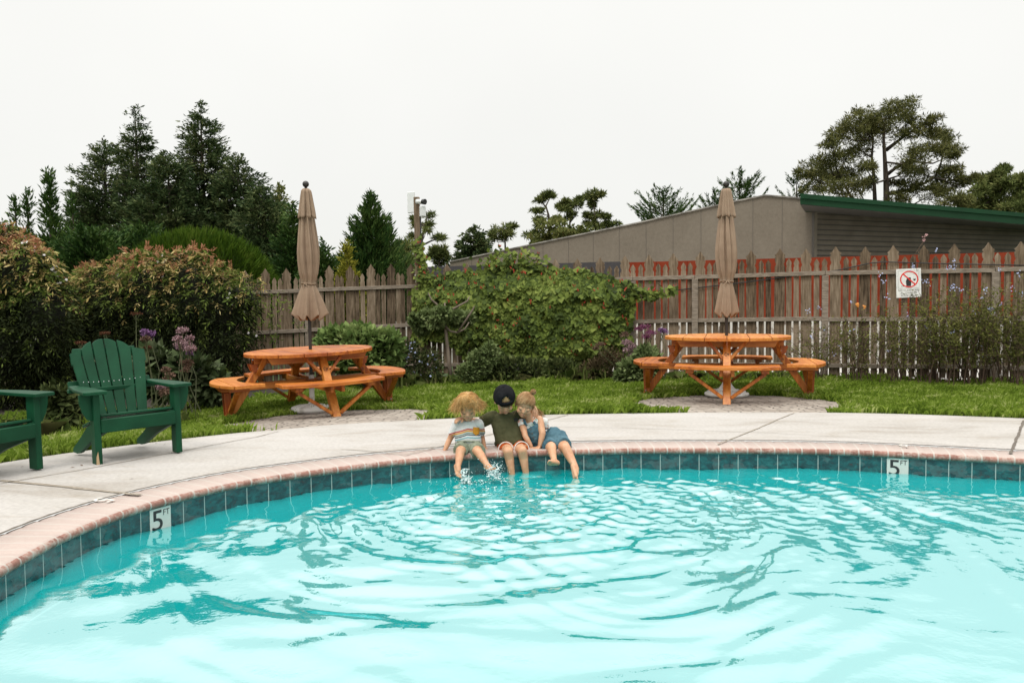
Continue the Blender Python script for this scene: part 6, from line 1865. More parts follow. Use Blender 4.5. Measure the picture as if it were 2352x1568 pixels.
leafy('flowering_shrub', 'dark low shrub with small blue flowers right of the tilted table', [(945, 830, 34, 50), (985, 840, 34, 40), (915, 850, 30, 40), (960, 865, 50, 26)], 13.0, 5200, M_bush, 83, leaf=(0.03, 0.08), asp=0.4, shape=4, flowers=(M_blue, 55, 0.022), stems=16)
leafy('small_bush', 'grey green leafy bush under the left part of the vine', [(1100, 838, 28, 34), (1125, 815, 22, 28), (1080, 855, 30, 22)], 12.9, 3000, M_ger, 84, leaf=(0.04, 0.075), asp=0.8)
leafy('small_bush', 'dark shaggy bush filling the foot of the vine', [(1180, 850, 50, 28), (1230, 855, 40, 26), (1290, 850, 40, 26), (1150, 862, 40, 20)], 13.0, 4200, M_bush, 85, leaf=(0.05, 0.11), asp=0.5, shape=4, core=True)
leafy('small_bush', 'rusty brown bush left of the purple flowers by the level table', [(1370, 850, 34, 26), (1400, 835, 32, 34), (1430, 850, 34, 28), (1345, 862, 30, 16)], 12.7, 4200, leaf_mat('rusty leaf', [(0.03, 0.02, 0.012), (0.075, 0.05, 0.028), (0.12, 0.10, 0.05), (0.16, 0.09, 0.07)], trans=0.1), 86, leaf=(0.03, 0.07), asp=0.4, shape=4)
leafy('leafy_plant', 'grey green leafy clump under the purple flowers by the level table', [(1455, 850, 36, 24), (1485, 830, 30, 36), (1440, 865, 30, 16)], 12.3, 2600, M_ger, 87, leaf=(0.05, 0.10), asp=0.6)
leafy('leafy_plant', 'dark broad leaved clump beside the left bench of the tilted table', [(440, 860, 60, 40), (400, 880, 60, 36), (480, 880, 40, 36), (360, 850, 50, 50), (500, 900, 30, 24)], 10.8, 2600, leaf_mat('broad dark leaf', [(0.012, 0.02, 0.007), (0.035, 0.055, 0.018), (0.075, 0.10, 0.042), (0.13, 0.155, 0.09)], trans=0.15, nscale=2), 88, leaf=(0.09, 0.19), asp=0.55, core=True)  # leaf tones run from dark to grey green, mixed at random
leafy('leafy_plant', 'dark clump between the two green lawn chairs', [(135, 925, 36, 40), (160, 950, 24, 24)], 9.3, 900, M_bush, 89, leaf=(0.07, 0.15), asp=0.5)

# ---- purple sea lavender
M_pur = [leaf_mat('purple bracts', [(0.10, 0.045, 0.12), (0.20, 0.10, 0.23), (0.32, 0.19, 0.34)], trans=0.1, nscale=6),
         leaf_mat('faded pink bracts', [(0.13, 0.075, 0.085), (0.27, 0.165, 0.18), (0.40, 0.28, 0.29)], trans=0.1, nscale=6),
         leaf_mat('dry brown bracts', [(0.06, 0.035, 0.024), (0.14, 0.085, 0.06), (0.23, 0.15, 0.11)], trans=0.1, nscale=6),
         leaf_mat('crimson bracts', [(0.08, 0.022, 0.045), (0.17, 0.05, 0.10), (0.26, 0.11, 0.20)], trans=0.1, nscale=6)]
def sea_lavender(label, heads, base, Y, org, seed, group='purple flowered plants'):
    """heads (u, v, rx, ry, tone) in a zoomed crop"""
    r_ = np.random.default_rng(seed)
    ox, oy, s_ = org
    b0 = at(*base, Y); zg = Hs(b0.x, b0.y)
    root = empty('sea_lavender', (b0.x, b0.y, zg), 0, label, 'plant', group)
    for (u, v, rx, ry, tone) in heads:
        yy = Y + r_.normal() * 0.1
        c = np.array(at(*zpt(u, v, ox, oy, s_), yy)); k = 1 / s_ / 1.63265 / pxm(yy)
        n = int(320 * (rx / 60))
        d = rand_dirs(n, r_); d[:, 2] = np.abs(d[:, 2]) * 0.9 - 0.25
        P = c + d * np.array([rx, rx, ry]) * k * (r_.uniform(0.55, 1.0, n) ** 0.6)[:, None]
        # knots give the head its lumpy dome
        kn = c + unit(r_.normal(size=(9, 3)) + np.array([0, -0.5, 0.5])) * np.array([rx, rx, ry]) * k * 0.75
        j = r_.integers(0, 9, n); P = P * 0.45 + 0.55 * (kn[j] + r_.normal(size=(n, 3)) * rx * k * 0.22)
        poly_cloud('flower_head', leaves(P, d + r_.normal(size=(n, 3)) * 0.6, r_.uniform(0.012, 0.030, n), 0.016, r_), M_pur[tone], root)
        mb = MB()
        foot = Vector((b0.x + r_.normal() * 0.1, b0.y + r_.normal() * 0.08, zg - 0.02))
        tip = Vector(c) + Vector((0, 0, -ry * k * 0.1))
        midp = foot.lerp(tip, 0.55) + Vector((r_.normal() * 0.05, 0, 0.02))
        mb.tube([foot, midp, tip], [0.008, 0.006, 0.004], 5, False)
        for _ in range(4):
            mb.tube([midp.lerp(tip, 0.6), Vector(kn[r_.integers(9)])], [0.004, 0.002], 4, False)
        mb.build('stem', M_gstem, root, False, True)
    return root
M_gstem = flat_mat('green stem', (0.075, 0.085, 0.035), 0.7, var=0.3)
Z5 = (0, 820, 2.45)
sea_lavender('tall sea lavender with stacked faded pink heads, right of the green chair', [(1680, 1035, 66, 44, 1), (1640, 1110, 62, 44, 1), (1735, 1090, 50, 40, 1), (1700, 1165, 110, 45, 1), (1660, 1170, 60, 34, 0), (1755, 1190, 70, 40, 1), (1745, 1240, 36, 24, 0), (1720, 1330, 66, 55, 2), (1700, 1390, 50, 30, 2)], (425, 905), 10.2, Z5, 90)
sea_lavender('sea lavender with one bright purple head above the green chair arm', [(1365, 1060, 66, 48, 0), (1330, 1040, 36, 30, 0), (1345, 1110, 50, 34, 2)], (345, 905), 10.3, Z5, 91)
sea_lavender('brown faded sea lavender low behind the green chair arm', [(1525, 1390, 44, 34, 2), (1560, 1440, 50, 34, 2), (1540, 1500, 60, 40, 2), (1590, 1545, 80, 34, 1), (1490, 1550, 60, 34, 1), (1520, 1600, 70, 50, 2)], (372, 930), 9.6, Z5, 92)
sea_lavender('sea lavender with crimson and violet umbels beside the level table', [(2030, 640, 66, 26, 3), (1985, 655, 40, 20, 3), (2085, 690, 60, 30, 3), (2050, 720, 50, 24, 3), (2190, 680, 46, 36, 0), (2170, 660, 30, 24, 0)], (1500, 872), 12.4, Z7, 93)
sea_lavender('bushy sea lavender with pale mauve domes left of the level table', [(1865, 700, 44, 32, 2), (1885, 770, 54, 44, 1), (1900, 830, 60, 48, 1), (1950, 870, 70, 44, 1), (2040, 880, 46, 34, 0), (1670, 785, 52, 30, 2), (1630, 815, 34, 22, 2), (1940, 800, 50, 40, 1)], (1462, 872), 12.5, Z7, 94)
M_rust = leaf_mat('rust umbel', [(0.0420, 0.0165, 0.0090), (0.0780, 0.0315, 0.0162), (0.1080, 0.0525, 0.0270)], trans=0.1)
def yarrow(label, heads, base, Y, org, seed):
    r_ = np.random.default_rng(seed); ox, oy, s_ = org
    b0 = at(*base, Y); zg = Hs(b0.x, b0.y)
    root = empty('yarrow', (b0.x, b0.y, zg), 0, label, 'plant')
    for u, v, rx in heads:
        c = np.array(at(*zpt(u, v, ox, oy, s_), Y)); k = rx / s_ / 1.63265 / pxm(Y); n = 160
        a = r_.uniform(0, 6.28, n); q = np.sqrt(r_.random(n)) * k
        P = c + np.stack([np.cos(a) * q, np.sin(a) * q, r_.normal(size=n) * 0.008 - q * 0.15], 1)
        poly_cloud('flower_head', leaves(P, rand_dirs(n, r_) + np.array([0, 0, 1]), 0.022, 0.016, r_), M_rust, root)
        mb = MB(); mb.tube([Vector((b0.x, b0.y, zg)), Vector(c) * 0.6 + Vector((b0.x, b0.y, zg)) * 0.4 + Vector((0.03, 0, 0)), Vector(c)], [0.007, 0.006, 0.004], 5, False)
        for _ in range(6): mb.tube([Vector(c) - Vector((0, 0, 0.10)), Vector(P[r_.integers(n)])], [0.003, 0.002], 4, False)
        mb.build('stem', M_gstem, root, False, True)
yarrow('rust brown flat topped yarrow behind the green chair', [(1250, 870, 50), (965, 1050, 44), (740, 1135, 54), (1360, 1180, 40)], (300, 900), 10.6, Z5, 95)

# ---- wispy blue flowered shrubs along the right fence
M_plum = leaf_mat('small olive leaf', [(0.0240, 0.0304, 0.0072), (0.0780, 0.0898, 0.0204), (0.1500, 0.1584, 0.0408), (0.2520, 0.2310, 0.0720)], trans=0.25, nscale=2.2)
M_twig = noise_mat('reddish twig', [(0.3, (0.045, 0.026, 0.016)), (0.7, (0.10, 0.062, 0.04))], scale=10, rough=0.9)
Z8 = (3000, 820, 2.119)
FLW = [(155, 700), (60, 740), (400, 665), (660, 500), (690, 620), (1010, 500), (985, 485), (1090, 255), (1220, 330), (1230, 380), (1190, 385), (890, 380), (1280, 560), (1250, 545), (1210, 540), (1440, 640), (1420, 740), (1540, 720), (1500, 715), (1590, 410), (1740, 430), (1595, 680), (1480, 560), (1215, 900), (1465, 1080), (270, 1090), (320, 1020), (185, 880), (90, 940), (640, 440), (1010, 860), (700, 1040), (1440, 1010), (1700, 560), (1760, 600), (860, 770), (420, 890)]
def wispy(label, px, halfpx, top, Y, seed, ns, nleaf):
    r_ = np.random.default_rng(seed)
    b0 = ground(px, 884); b0 = at(px, 884, Y); zg = Hs(b0.x, b0.y)
    root = empty('blue_plumbago', (b0.x, b0.y, zg), 0, label, 'shrub', 'wispy blue flowered shrubs along the right fence')
    ht = at(px, top, Y).z - zg; hw = halfpx / pxm(Y)
    stems = MB(); Ps, Ds, tips = [], [], []
    for _ in range(ns):
        a = r_.normal() * 0.8; L = ht * r_.uniform(0.6, 1.12)
        foot = np.array([b0.x + r_.normal() * hw * 0.26, b0.y + r_.normal() * 0.16, zg - 0.02])
        lean = np.array([np.clip(a, -1.6, 1.6) * hw * 0.9, r_.normal() * 0.22 - 0.05, 0])
        s_ = np.linspace(0, 1, 8)
        pts = foot + np.outer(s_ ** 1.5, lean) + np.outer(s_ - 0.22 * s_ ** 3 * abs(a), np.array([0, 0, L])) + np.stack([0.02 * np.sin(6 * s_ + a * 3), 0 * s_, 0 * s_], 1)
        stems.tube([Vector(p) for p in pts], np.linspace(0.006, 0.0025, 8), 4, False)
        tips.append(pts[-1])
        n = int(nleaf * r_.uniform(0.6, 1.3))
        t = r_.uniform(0.10, 1, n) ** 0.62 * 7; i = np.minimum(t.astype(int), 6); fr = (t - i)[:, None]
        c = pts[i] * (1 - fr) + pts[i + 1] * fr
        Ps.append(c + r_.normal(size=(n, 3)) * 0.045); Ds.append(np.stack([r_.normal(size=n), r_.normal(size=n) * 0.6 - 0.2, np.abs(r_.normal(size=n)) * 0.8], 1))
        for _ in range(4):
            j = r_.integers(2, 7); q = pts[j]; d = np.array([r_.normal() * 0.22, r_.normal() * 0.12, abs(r_.normal()) * 0.14])
            stems.tube([Vector(q), Vector(q + d)], [0.003, 0.0015], 3, False)
            m_ = int(nleaf * 0.35); tt = r_.random(m_)
            Ps.append(q + np.outer(tt, d) + r_.normal(size=(m_, 3)) * 0.025); Ds.append(np.stack([r_.normal(size=m_), r_.normal(size=m_) * 0.6, np.abs(r_.normal(size=m_))], 1))
    P, D = np.concatenate(Ps), np.concatenate(Ds); n = len(P)
    ln = r_.uniform(0.025, 0.065, n)
    poly_cloud('foliage', leaves(P, D, ln, ln * 0.30, r_), M_plum, root)
    stems.build('stem', M_twig, root, False, True)
    fl = []
    for (u, v) in FLW:
        x, y = zpt(u, v, *Z8)
        if abs(x - px) <= halfpx * 0.62 + 3:
            c = np.array(at(x, y, Y - 0.12))
            fl.append(c + r_.normal(size=(5, 3)) * 0.024)
    if fl: poly_cloud('blossoms', stars(np.concatenate(fl), 0.013, r_), M_blue, root)
    return root
for i, (px, hp, tp_, Y, ns, nl_, lab) in enumerate([
    (1880, 60, 735, 11.95, 15, 22, 'thin wispy shrub just right of the level table bench'),
    (1965, 66, 705, 11.75, 18, 26, 'wispy olive shrub with blue sprigs between the bench and the sign'),
    (2055, 70, 690, 11.6, 24, 36, 'wispy shrub directly below the no glassware sign'),
    (2140, 74, 655, 11.4, 32, 44, 'thick wispy shrub just right of the no glassware sign'),
    (2225, 78, 650, 11.2, 38, 50, 'dark dense shrub with blue flowers, second from the right picture edge'),
    (2320, 84, 628, 11.0, 42, 52, 'dark dense shrub cut off by the right picture edge')]):
    wispy(lab, px, hp, tp_, Y, 100 + i, ns, nl_)
# tall bare flower spike above the pickets
p0, p1, p2 = at(*zpt(915, 280, *Z8), 11.75), at(*zpt(975, 190, *Z8), 11.75), at(*zpt(1005, 118, *Z8), 11.75)
sp_ = empty('flower_spike', (p0.x, p0.y, 0.9), 0, 'reddish flower spike poking up above the pickets over the sign', 'plant')
MB().tube([at(*zpt(930, 420, *Z8), 11.7), p0, p1, p2], [0.004, 0.004, 0.006, 0.005], 5).build('stem', M_twig, sp_, False, True)
r_ = np.random.default_rng(110)
poly_cloud('blossoms', stars(np.array([np.array(p1.lerp(p2, t)) + r_.normal(size=3) * 0.012 for t in np.linspace(0.1, 1, 16)]), 0.014, r_), flat_mat('pink petals', (0.40, 0.22, 0.22), 0.6), sp_)
q = np.array([at(*zpt(u + r_.normal() * 6, v + r_.normal() * 6, *Z8), 11.9)[:] for u, v in ((455, 690), (510, 700), (455, 680)) for _ in range(4)])
op = empty('orange_flower', q[0], 0, 'small orange flowers against the fence below the cable', 'flower')
poly_cloud('blossoms', stars(q, 0.02, r_), flat_mat('orange petals', (0.6, 0.22, 0.02), 0.6), op)
MB().tube([Vector(q[0]), Vector(q[0]) + Vector((0.02, 0.02, -0.4)), Vector((q[0][0] + 0.05, q[0][1] + 0.05, Hs(q[0][0], q[0][1])))], 0.004, 4).build('stem', M_gstem, op, False, True)

# ---- rough tufts at the foot of the beds
def tuft(label, px, py, Y, seed, n, h, w, mat):
    r_ = np.random.default_rng(seed)
    b0 = at(px, py, Y); zg = Hs(b0.x, b0.y)
    root = empty('grass_tuft', (b0.x, b0.y, zg), 0, label, 'grass tuft')
    out = []
    a = r_.normal(size=n) * 0.9; L = r_.uniform(0.5, 1.1, n) * h
    x0 = b0.x + r_.normal(size=n) * w; y0 = b0.y + r_.normal(size=n) * 0.08
    pw_ = r_.uniform(0.006, 0.011, n)
    P0 = np.stack([x0, y0, np.full(n, zg)], 1); P1 = P0 + np.stack([np.sin(a * 0.35) * L * 0.6, r_.normal(size=n) * 0.06, L * 0.62], 1); P2 = P0 + np.stack([np.sin(a) * L * 1.0, r_.normal(size=n) * 0.12 - 0.04, L * (1 - 0.35 * np.abs(a))], 1)
    S = np.stack([pw_, 0 * pw_, 0 * pw_], 1)
    poly_cloud('blades', np.stack([P0 - S, P1 - S, P2, P1 + S, P0 + S], 1), mat, root)['kind'] = 'stuff'
M_tuft = leaf_mat('rough grass', [(0.025, 0.042, 0.010), (0.06, 0.09, 0.02), (0.12, 0.145, 0.04), (0.24, 0.20, 0.10)], trans=0.2)
for i, (px, Y, n, h, w, lab) in enumerate([
    (918, 12.6, 120, 0.36, 0.12, 'strappy leaved tuft behind the right bench of the tilted table'), (985, 12.9, 80, 0.26, 0.14, 'rough tuft left of the pale trunk'),
    (1065, 12.9, 90, 0.26, 0.2, 'rough tuft right of the pale trunk'), (1160, 12.9, 90, 0.30, 0.2, 'rough tuft behind the person in the cap, under the vine'),
    (1270, 12.9, 90, 0.34, 0.25, 'straw coloured tuft under the middle of the vine'), (1350, 12.7, 110, 0.36, 0.2, 'tall rough tuft at the right end of the vine'),
    (1560, 12.6, 90, 0.22, 0.4, 'tuft at the fence foot behind the level table'), (1780, 12.2, 90, 0.22, 0.4, 'tuft at the fence foot right of the level table'),
    (50, 8.9, 110, 0.34, 0.25, 'rough tuft behind the cut off green chair'), (330, 9.6, 90, 0.25, 0.3, 'tuft behind the green chair in full view')]):
    tuft(lab, px, 870, Y, 120 + i, n, h, w, M_tuft)
# ---- a dandelion clock and fallen leaves on the concrete
p = ground(133, 1038)
dn = empty('dandelion_clock', (p.x, p.y, Hs(p.x, p.y)), 0, 'single white dandelion clock in the lawn by the green chair', 'flower')
r_ = np.random.default_rng(130)
poly_cloud('seed_head', leaves(np.tile(np.array([[p.x, p.y, Hs(p.x, p.y) + 0.06]]), (220, 1)), rand_dirs(220, r_), 0.026, 0.006, r_), flat_mat('seed fluff', (0.6, 0.58, 0.52), 0.9), dn)
MB().tube([Vector((p.x, p.y, Hs(p.x, p.y) - 0.03)), Vector((p.x, p.y, Hs(p.x, p.y) + 0.06))], 0.002, 5).build('stem', M_gstem, dn, False, True)
M_fall = flat_mat('dry brown leaf', (0.11, 0.06, 0.03), 0.8, var=0.4)
for i, (u, v, lab) in enumerate([(1480, 1226, 'curled dry leaf between the rear legs of the green chair'), (1560, 1237, 'dry leaf lying left of the right front leg of the green chair'), (775, 1435, 'dry leaf in front of the left leg of the green chair'), (690, 1455, 'small dry leaf on the concrete between the two chairs'), (1120, 1262, 'dark speck of leaf behind the green chair front'), (1250, 1560, 'dry leaf on the concrete near the joint below the green chair'), (210, 1449, 'dry leaf left of the cut off chair leg')]):
    x, y = zpt(u, v, 0, 1180, 2.529); p = ground(x, y)
    s_ = 0.016; a = i * 1.3
    V = [(p.x + s_ * c * math.cos(a) - s_ * 0.4 * d * math.sin(a), p.y + s_ * c * math.sin(a) + s_ * 0.4 * d * math.cos(a), Hs(p.x, p.y) + 0.006 + h) for c, d, h in ((-1, 0, 0.0), (0, -1, 0.004), (1.1, 0, 0.006), (0, 1, 0.001))]
    tag(mesh_obj('fallen_leaf', V, [(0, 1, 2, 3)], M_fall), lab, 'leaf', 'dry leaves on the concrete')
# ================================================================== THE CHILDREN
ZK = (1600, 1400, 3.564)
def K(u, v, Y): return at(*zpt(u, v, *ZK), Y)
class Flesh:
    """closed rounded pieces that are fused into one continuous skin"""
    def __init__(s): s.mb = MB()
    def cap(s, p0, r0, p1, r1, flat0=False, flat1=False, n=14):
        p0, p1 = Vector(p0), Vector(p1); d = p1 - p0; L = d.length; d.normalize()
        pts, rad = [], []
        if flat0: pts.append(p0); rad.append(r0)
        else:
            for a in (85, 65, 45, 25, 0): pts.append(p0 - d * r0 * math.sin(R(a))); rad.append(r0 * math.cos(R(a)))
        if flat1: pts.append(p1); rad.append(r1)
        else:
            for a in (0, 25, 45, 65, 85): pts.append(p1 + d * r1 * math.sin(R(a))); rad.append(r1 * math.cos(R(a)))
        s.mb.tube(pts, rad, n); return s
    def chain(s, pts, rad):
        for i in range(len(pts) - 1): s.cap(pts[i], rad[i], pts[i + 1], rad[i + 1])
        return s
    def ell(s, c, ax, n=14, m=9):
        """ax: three half axis vectors"""
        c = Vector(c); a, b_, d = [Vector(q) for q in ax]
        V, F = [c + d], []
        for i in range(1, m):
            th = math.pi * i / m
            for j in range(n):
                ph = 2 * math.pi * j / n
                V.append(c + a * math.sin(th) * math.cos(ph) + b_ * math.sin(th) * math.sin(ph) + d * math.cos(th))
        V.append(c - d)
        for j in range(n):
            F.append((0, 1 + j, 1 + (j + 1) % n))
            for i in range(m - 2): F.append((1 + i * n + j, 1 + (i + 1) * n + j, 1 + (i + 1) * n + (j + 1) % n, 1 + i * n + (j + 1) % n))
            F.append((1 + (m - 2) * n + j, len(V) - 1, 1 + (m - 2) * n + (j + 1) % n))
        s.mb.add(V, F); return s
    def loft(s, rings, n=24):
        """rings: (centre, half width vector, half depth vector)"""
        V, F = [], []
        for c, a, b_ in rings:
            c, a, b_ = Vector(c), Vector(a), Vector(b_)
            V += [c + a * math.cos(2 * math.pi * k / n) + b_ * math.sin(2 * math.pi * k / n) for k in range(n)]
        m = len(rings)
        for i in range(m - 1):
            for k in range(n): F.append((i * n + k, i * n + (k + 1) % n, (i + 1) * n + (k + 1) % n, (i + 1) * n + k))
        F.append(tuple(reversed(range(n)))); F.append(tuple(range((m - 1) * n, m * n)))
        s.mb.add(V, F); return s
    def fuse(s, name, mat, parent, voxel=0.004, smooth=4, wrinkle=None):
        bm = bmesh.new(); me = bpy.data.meshes.new('tmp'); me.from_pydata(s.mb.v, [], s.mb.f)
        bm.from_mesh(me); bmesh.ops.recalc_face_normals(bm, faces=bm.faces[:]); bm.to_mesh(me); bm.free()
        o = bpy.data.objects.new('tmp', me); col.objects.link(o)
        m = o.modifiers.new('r', 'REMESH'); m.mode = 'VOXEL'; m.voxel_size = voxel; m.adaptivity = 0
        q = o.modifiers.new('s', 'SMOOTH'); q.factor = 0.5; q.iterations = smooth
        dg = bpy.context.evaluated_depsgraph_get()
        ev = bpy.data.meshes.new_from_object(o.evaluated_get(dg))
        bpy.data.objects.remove(o); bpy.data.meshes.remove(me)
        n = len(ev.vertices)
        co = np.empty(n * 3, np.float32); ev.vertices.foreach_get('co', co); co = co.reshape(-1, 3)
        if wrinkle:
            amp, sc_, str_ = wrinkle
            no = np.empty(n * 3, np.float32); ev.vertices.foreach_get('normal', no); no = no.reshape(-1, 3)
            w = np.array([mnoise.noise((p[0] * sc_ * str_[0], p[1] * sc_ * str_[1], p[2] * sc_ * str_[2])) + 0.5 * mnoise.noise((p[0] * sc_ * 2.1 + 5, p[1] * sc_ * 2.1, p[2] * sc_ * 2.6)) for p in co])
            co = co + no * (w * amp)[:, None]
        s.world = co.copy()
        co = co - np.array(origin_of(parent), np.float32)
        ev.vertices.foreach_set('co', co.ravel().astype(np.float32)); ev.update()
        ev.name = name
        return link_mesh(name, ev, mat, parent, True)
def tree_of(o, parent):
    me = o.data; off = np.array(origin_of(parent))
    return BVHTree.FromPolygons([Vector(np.array(v.co) + off) for v in me.vertices], [tuple(p.vertices) for p in me.polygons])
class Head:
    def __init__(s, c, pitch, yaw, roll, k=1.0):
        f = Vector((math.sin(R(yaw)) * math.cos(R(pitch)), -math.cos(R(yaw)) * math.cos(R(pitch)), -math.sin(R(pitch))))
        u = Vector((0, 0, 1)); r = f.cross(u).normalized(); r = -r if r.x < 0 else r
        u = r.cross(f).normalized(); u = u if u.z > 0 else -u
        M = Matrix.Rotation(R(roll), 3, f)
        s.f, s.r, s.u, s.c, s.k = f, M @ r, M @ u, Vector(c), k
    def p(s, x, y, z):
        """x to the picture's right, y towards the back, z up, metres for a young child's head"""
        return s.c + (s.r * x - s.f * y + s.u * z) * s.k
    def ax(s, a, b_, c): return (s.r * a * s.k, -s.f * b_ * s.k, s.u * c * s.k)
    def shape(s, fl):
        fl.ell(s.p(0, 0.008, 0.002), s.ax(0.069, 0.080, 0.076))
        fl.ell(s.p(0, -0.020, -0.038), s.ax(0.056, 0.056, 0.052))
        fl.ell(s.p(0, -0.036, -0.062), s.ax(0.042, 0.036, 0.036))
        fl.ell(s.p(0, -0.058, -0.084), s.ax(0.017, 0.014, 0.013))
        for q in (-1, 1):
            fl.ell(s.p(q * 0.031, -0.046, -0.050), s.ax(0.024, 0.022, 0.022))
            fl.ell(s.p(q * 0.071, 0.012, -0.030), s.ax(0.008, 0.014, 0.020))
            fl.ell(s.p(q * 0.028, -0.062, -0.020), s.ax(0.015, 0.010, 0.009))
        fl.cap(s.p(0, -0.070, -0.016), 0.006, s.p(0, -0.083, -0.040), 0.0085)
        for q in (-1, 1): fl.ell(s.p(q * 0.008, -0.077, -0.043), s.ax(0.006, 0.007, 0.0055))
        fl.ell(s.p(0, -0.071, -0.061), s.ax(0.015, 0.008, 0.0045))
        fl.ell(s.p(0, -0.069, -0.069), s.ax(0.013, 0.008, 0.0045))
    def on(s, tree, x, z, lift=0.0012):
        o = s.p(x, -0.3, z); h = tree.ray_cast(o, -s.f * -1 if False else (s.p(x, 0, z) - o).normalized())
        q = h[0] if h[0] is not None else s.p(x, -0.075, z)
        return q + s.f * lift
    def face(s, tree, parent, brow, lip=(0.42, 0.13, 0.10), sides=(-1, 1), lash=(0.03, 0.015, 0.01)):
        mb = MB()
        for q in sides:
            pts = [s.on(tree, q * 0.029 + t * 0.0130, -0.0275 - 0.004 * (1 - t * t) + 0.0015 * t * q, 0.0008) for t in np.linspace(-1, 1, 9)]
            mb.tube(pts, [0.0007, 0.0013, 0.0017, 0.0020, 0.0021, 0.0020, 0.0017, 0.0013, 0.0007], 6)
        mb.build('eyelashes', flat_mat('eyelash', lash, 0.6), parent, True, True)
        mb = MB()
        for q in sides:
            pts = [s.on(tree, q * (0.030 + t * 0.018), -0.004 + 0.004 * (1 - t * t) - 0.003 * t, 0.0006) for t in np.linspace(-1, 1, 8)]
            mb.tube(pts, [0.0012, 0.0020, 0.0025, 0.0026, 0.0024, 0.002, 0.0015, 0.0008], 6)
        mb.build('eyebrows', flat_mat('eyebrow', brow, 0.8), parent, True, True)
        mb = MB()
        pts = [s.on(tree, t * 0.0135, -0.0648 + 0.0012 * abs(t) - 0.001 * (1 - t * t), 0.0007) for t in np.linspace(-1, 1, 9)]
        mb.tube(pts, [0.001, 0.002, 0.0027, 0.0032, 0.0034, 0.0032, 0.0027, 0.002, 0.001], 6)
        mb.build('lips', flat_mat('lip', lip, 0.45), parent, True, True)
        mb = MB()
        for q in (-1, 1):
            a = s.on(tree, q * 0.0048, -0.0475, 0.0004); mb.tube([a, a + s.f * 0.0006], 0.0019, 6)
        mb.build('nostrils', flat_mat('nostril', (0.16, 0.05, 0.035), 0.7), parent, False, True)
def hand(fl, wrist, d, palm, side, L=0.095, curl=0.35, spread=0.16, rw=0.014):
    """palm, five fingers of different lengths and a thumb; d along the hand, palm = the way the palm faces, side = thumb side"""
    d, palm, side = Vector(d).normalized(), Vector(palm).normalized(), Vector(side).normalized()
    palm = (palm - d * palm.dot(d)).normalized(); t = d.cross(palm).normalized(); t = t if t.dot(side) > 0 else -t
    pl = L * 0.52; r = L * 0.062
    kn = []
    for i, off in enumerate((0.19, 0.065, -0.065, -0.185)):
        k = Vector(wrist) + d * pl * (1.0 - 0.05 * abs(i - 1.2)) + t * off * L * 1.05
        fl.cap(Vector(wrist) + d * L * 0.06 + t * off * L * 0.55, rw * 0.78, k, r * 1.18); kn.append(k)
    for i, (k, f) in enumerate(zip(kn, (0.88, 1.0, 0.93, 0.74))):
        fd = (d + t * (0.19, 0.06, -0.07, -0.2)[i] * spread * 5).normalized()
        seg = L * 0.5 * f * np.array([0.44, 0.32, 0.24]); p = k; a = 0.12
        for j in range(3):
            a += curl * (0.5, 0.9, 0.7)[j]
            q = p + (fd * math.cos(a) + palm * math.sin(a)) * seg[j]
            fl.cap(p, r * (1.02 - 0.08 * j), q, r * (0.95 - 0.09 * j)); p = q
    b0 = Vector(wrist) + d * L * 0.13 + t * L * 0.16
    td = (d * 0.72 + t * 0.75 + palm * 0.25).normalized()
    q = b0 + td * L * 0.24; fl.cap(b0, r * 1.5, q, r * 1.2)
    q2 = q + (td * 0.85 + d * 0.4 + palm * 0.2).normalized() * L * 0.19; fl.cap(q, r * 1.15, q2, r * 0.95)
def foot(fl, ankle, d, sole, L=0.125, w=0.024):
    """heel, arch, ball and five toes; d from heel to toes, sole = the way the sole faces"""
    d, sole = Vector(d).normalized(), Vector(sole).normalized()
    sole = (sole - d * sole.dot(d)).normalized(); s = d.cross(sole).normalized()
    heel = Vector(ankle) - d * L * 0.17 + sole * L * 0.16
    ball = Vector(ankle) + d * L * 0.52 + sole * L * 0.25
    fl.cap(ankle, 0.021, heel, 0.021)
    fl.cap(heel, 0.0205, ball + s * w * 0.42, 0.0155); fl.cap(heel, 0.0205, ball - s * w * 0.45, 0.014)
    fl.cap(ankle, 0.021, Vector(ankle).lerp(ball, 0.6) - sole * 0.006, 0.018)
    fl.cap(Vector(ankle).lerp(ball, 0.6) - sole * 0.004, 0.017, ball, 0.014)
    for i, (o, l, r) in enumerate(((0.75, 0.20, 0.0088), (0.30, 0.20, 0.0068), (-0.05, 0.18, 0.0064), (-0.38, 0.15, 0.006), (-0.68, 0.11, 0.0058))):
        a = ball + s * w * o * 0.95 + d * L * 0.05; fl.cap(a, r * 1.05, a + d * L * l - sole * L * 0.015, r)
def strands(name, paths, mat, parent, r0=0.0016, sides=3):
    mb = MB()
    for p in paths:
        n = len(p); w = [r0 * (0.75 + 0.25 * math.sin(math.pi * min(1, 0.15 + i / (n - 1)))) * (1 - 0.75 * (i / (n - 1)) ** 3) for i in range(n)]
        mb.tube(p, w, sides, False)
    return mb.build(name, mat, parent, True, True)

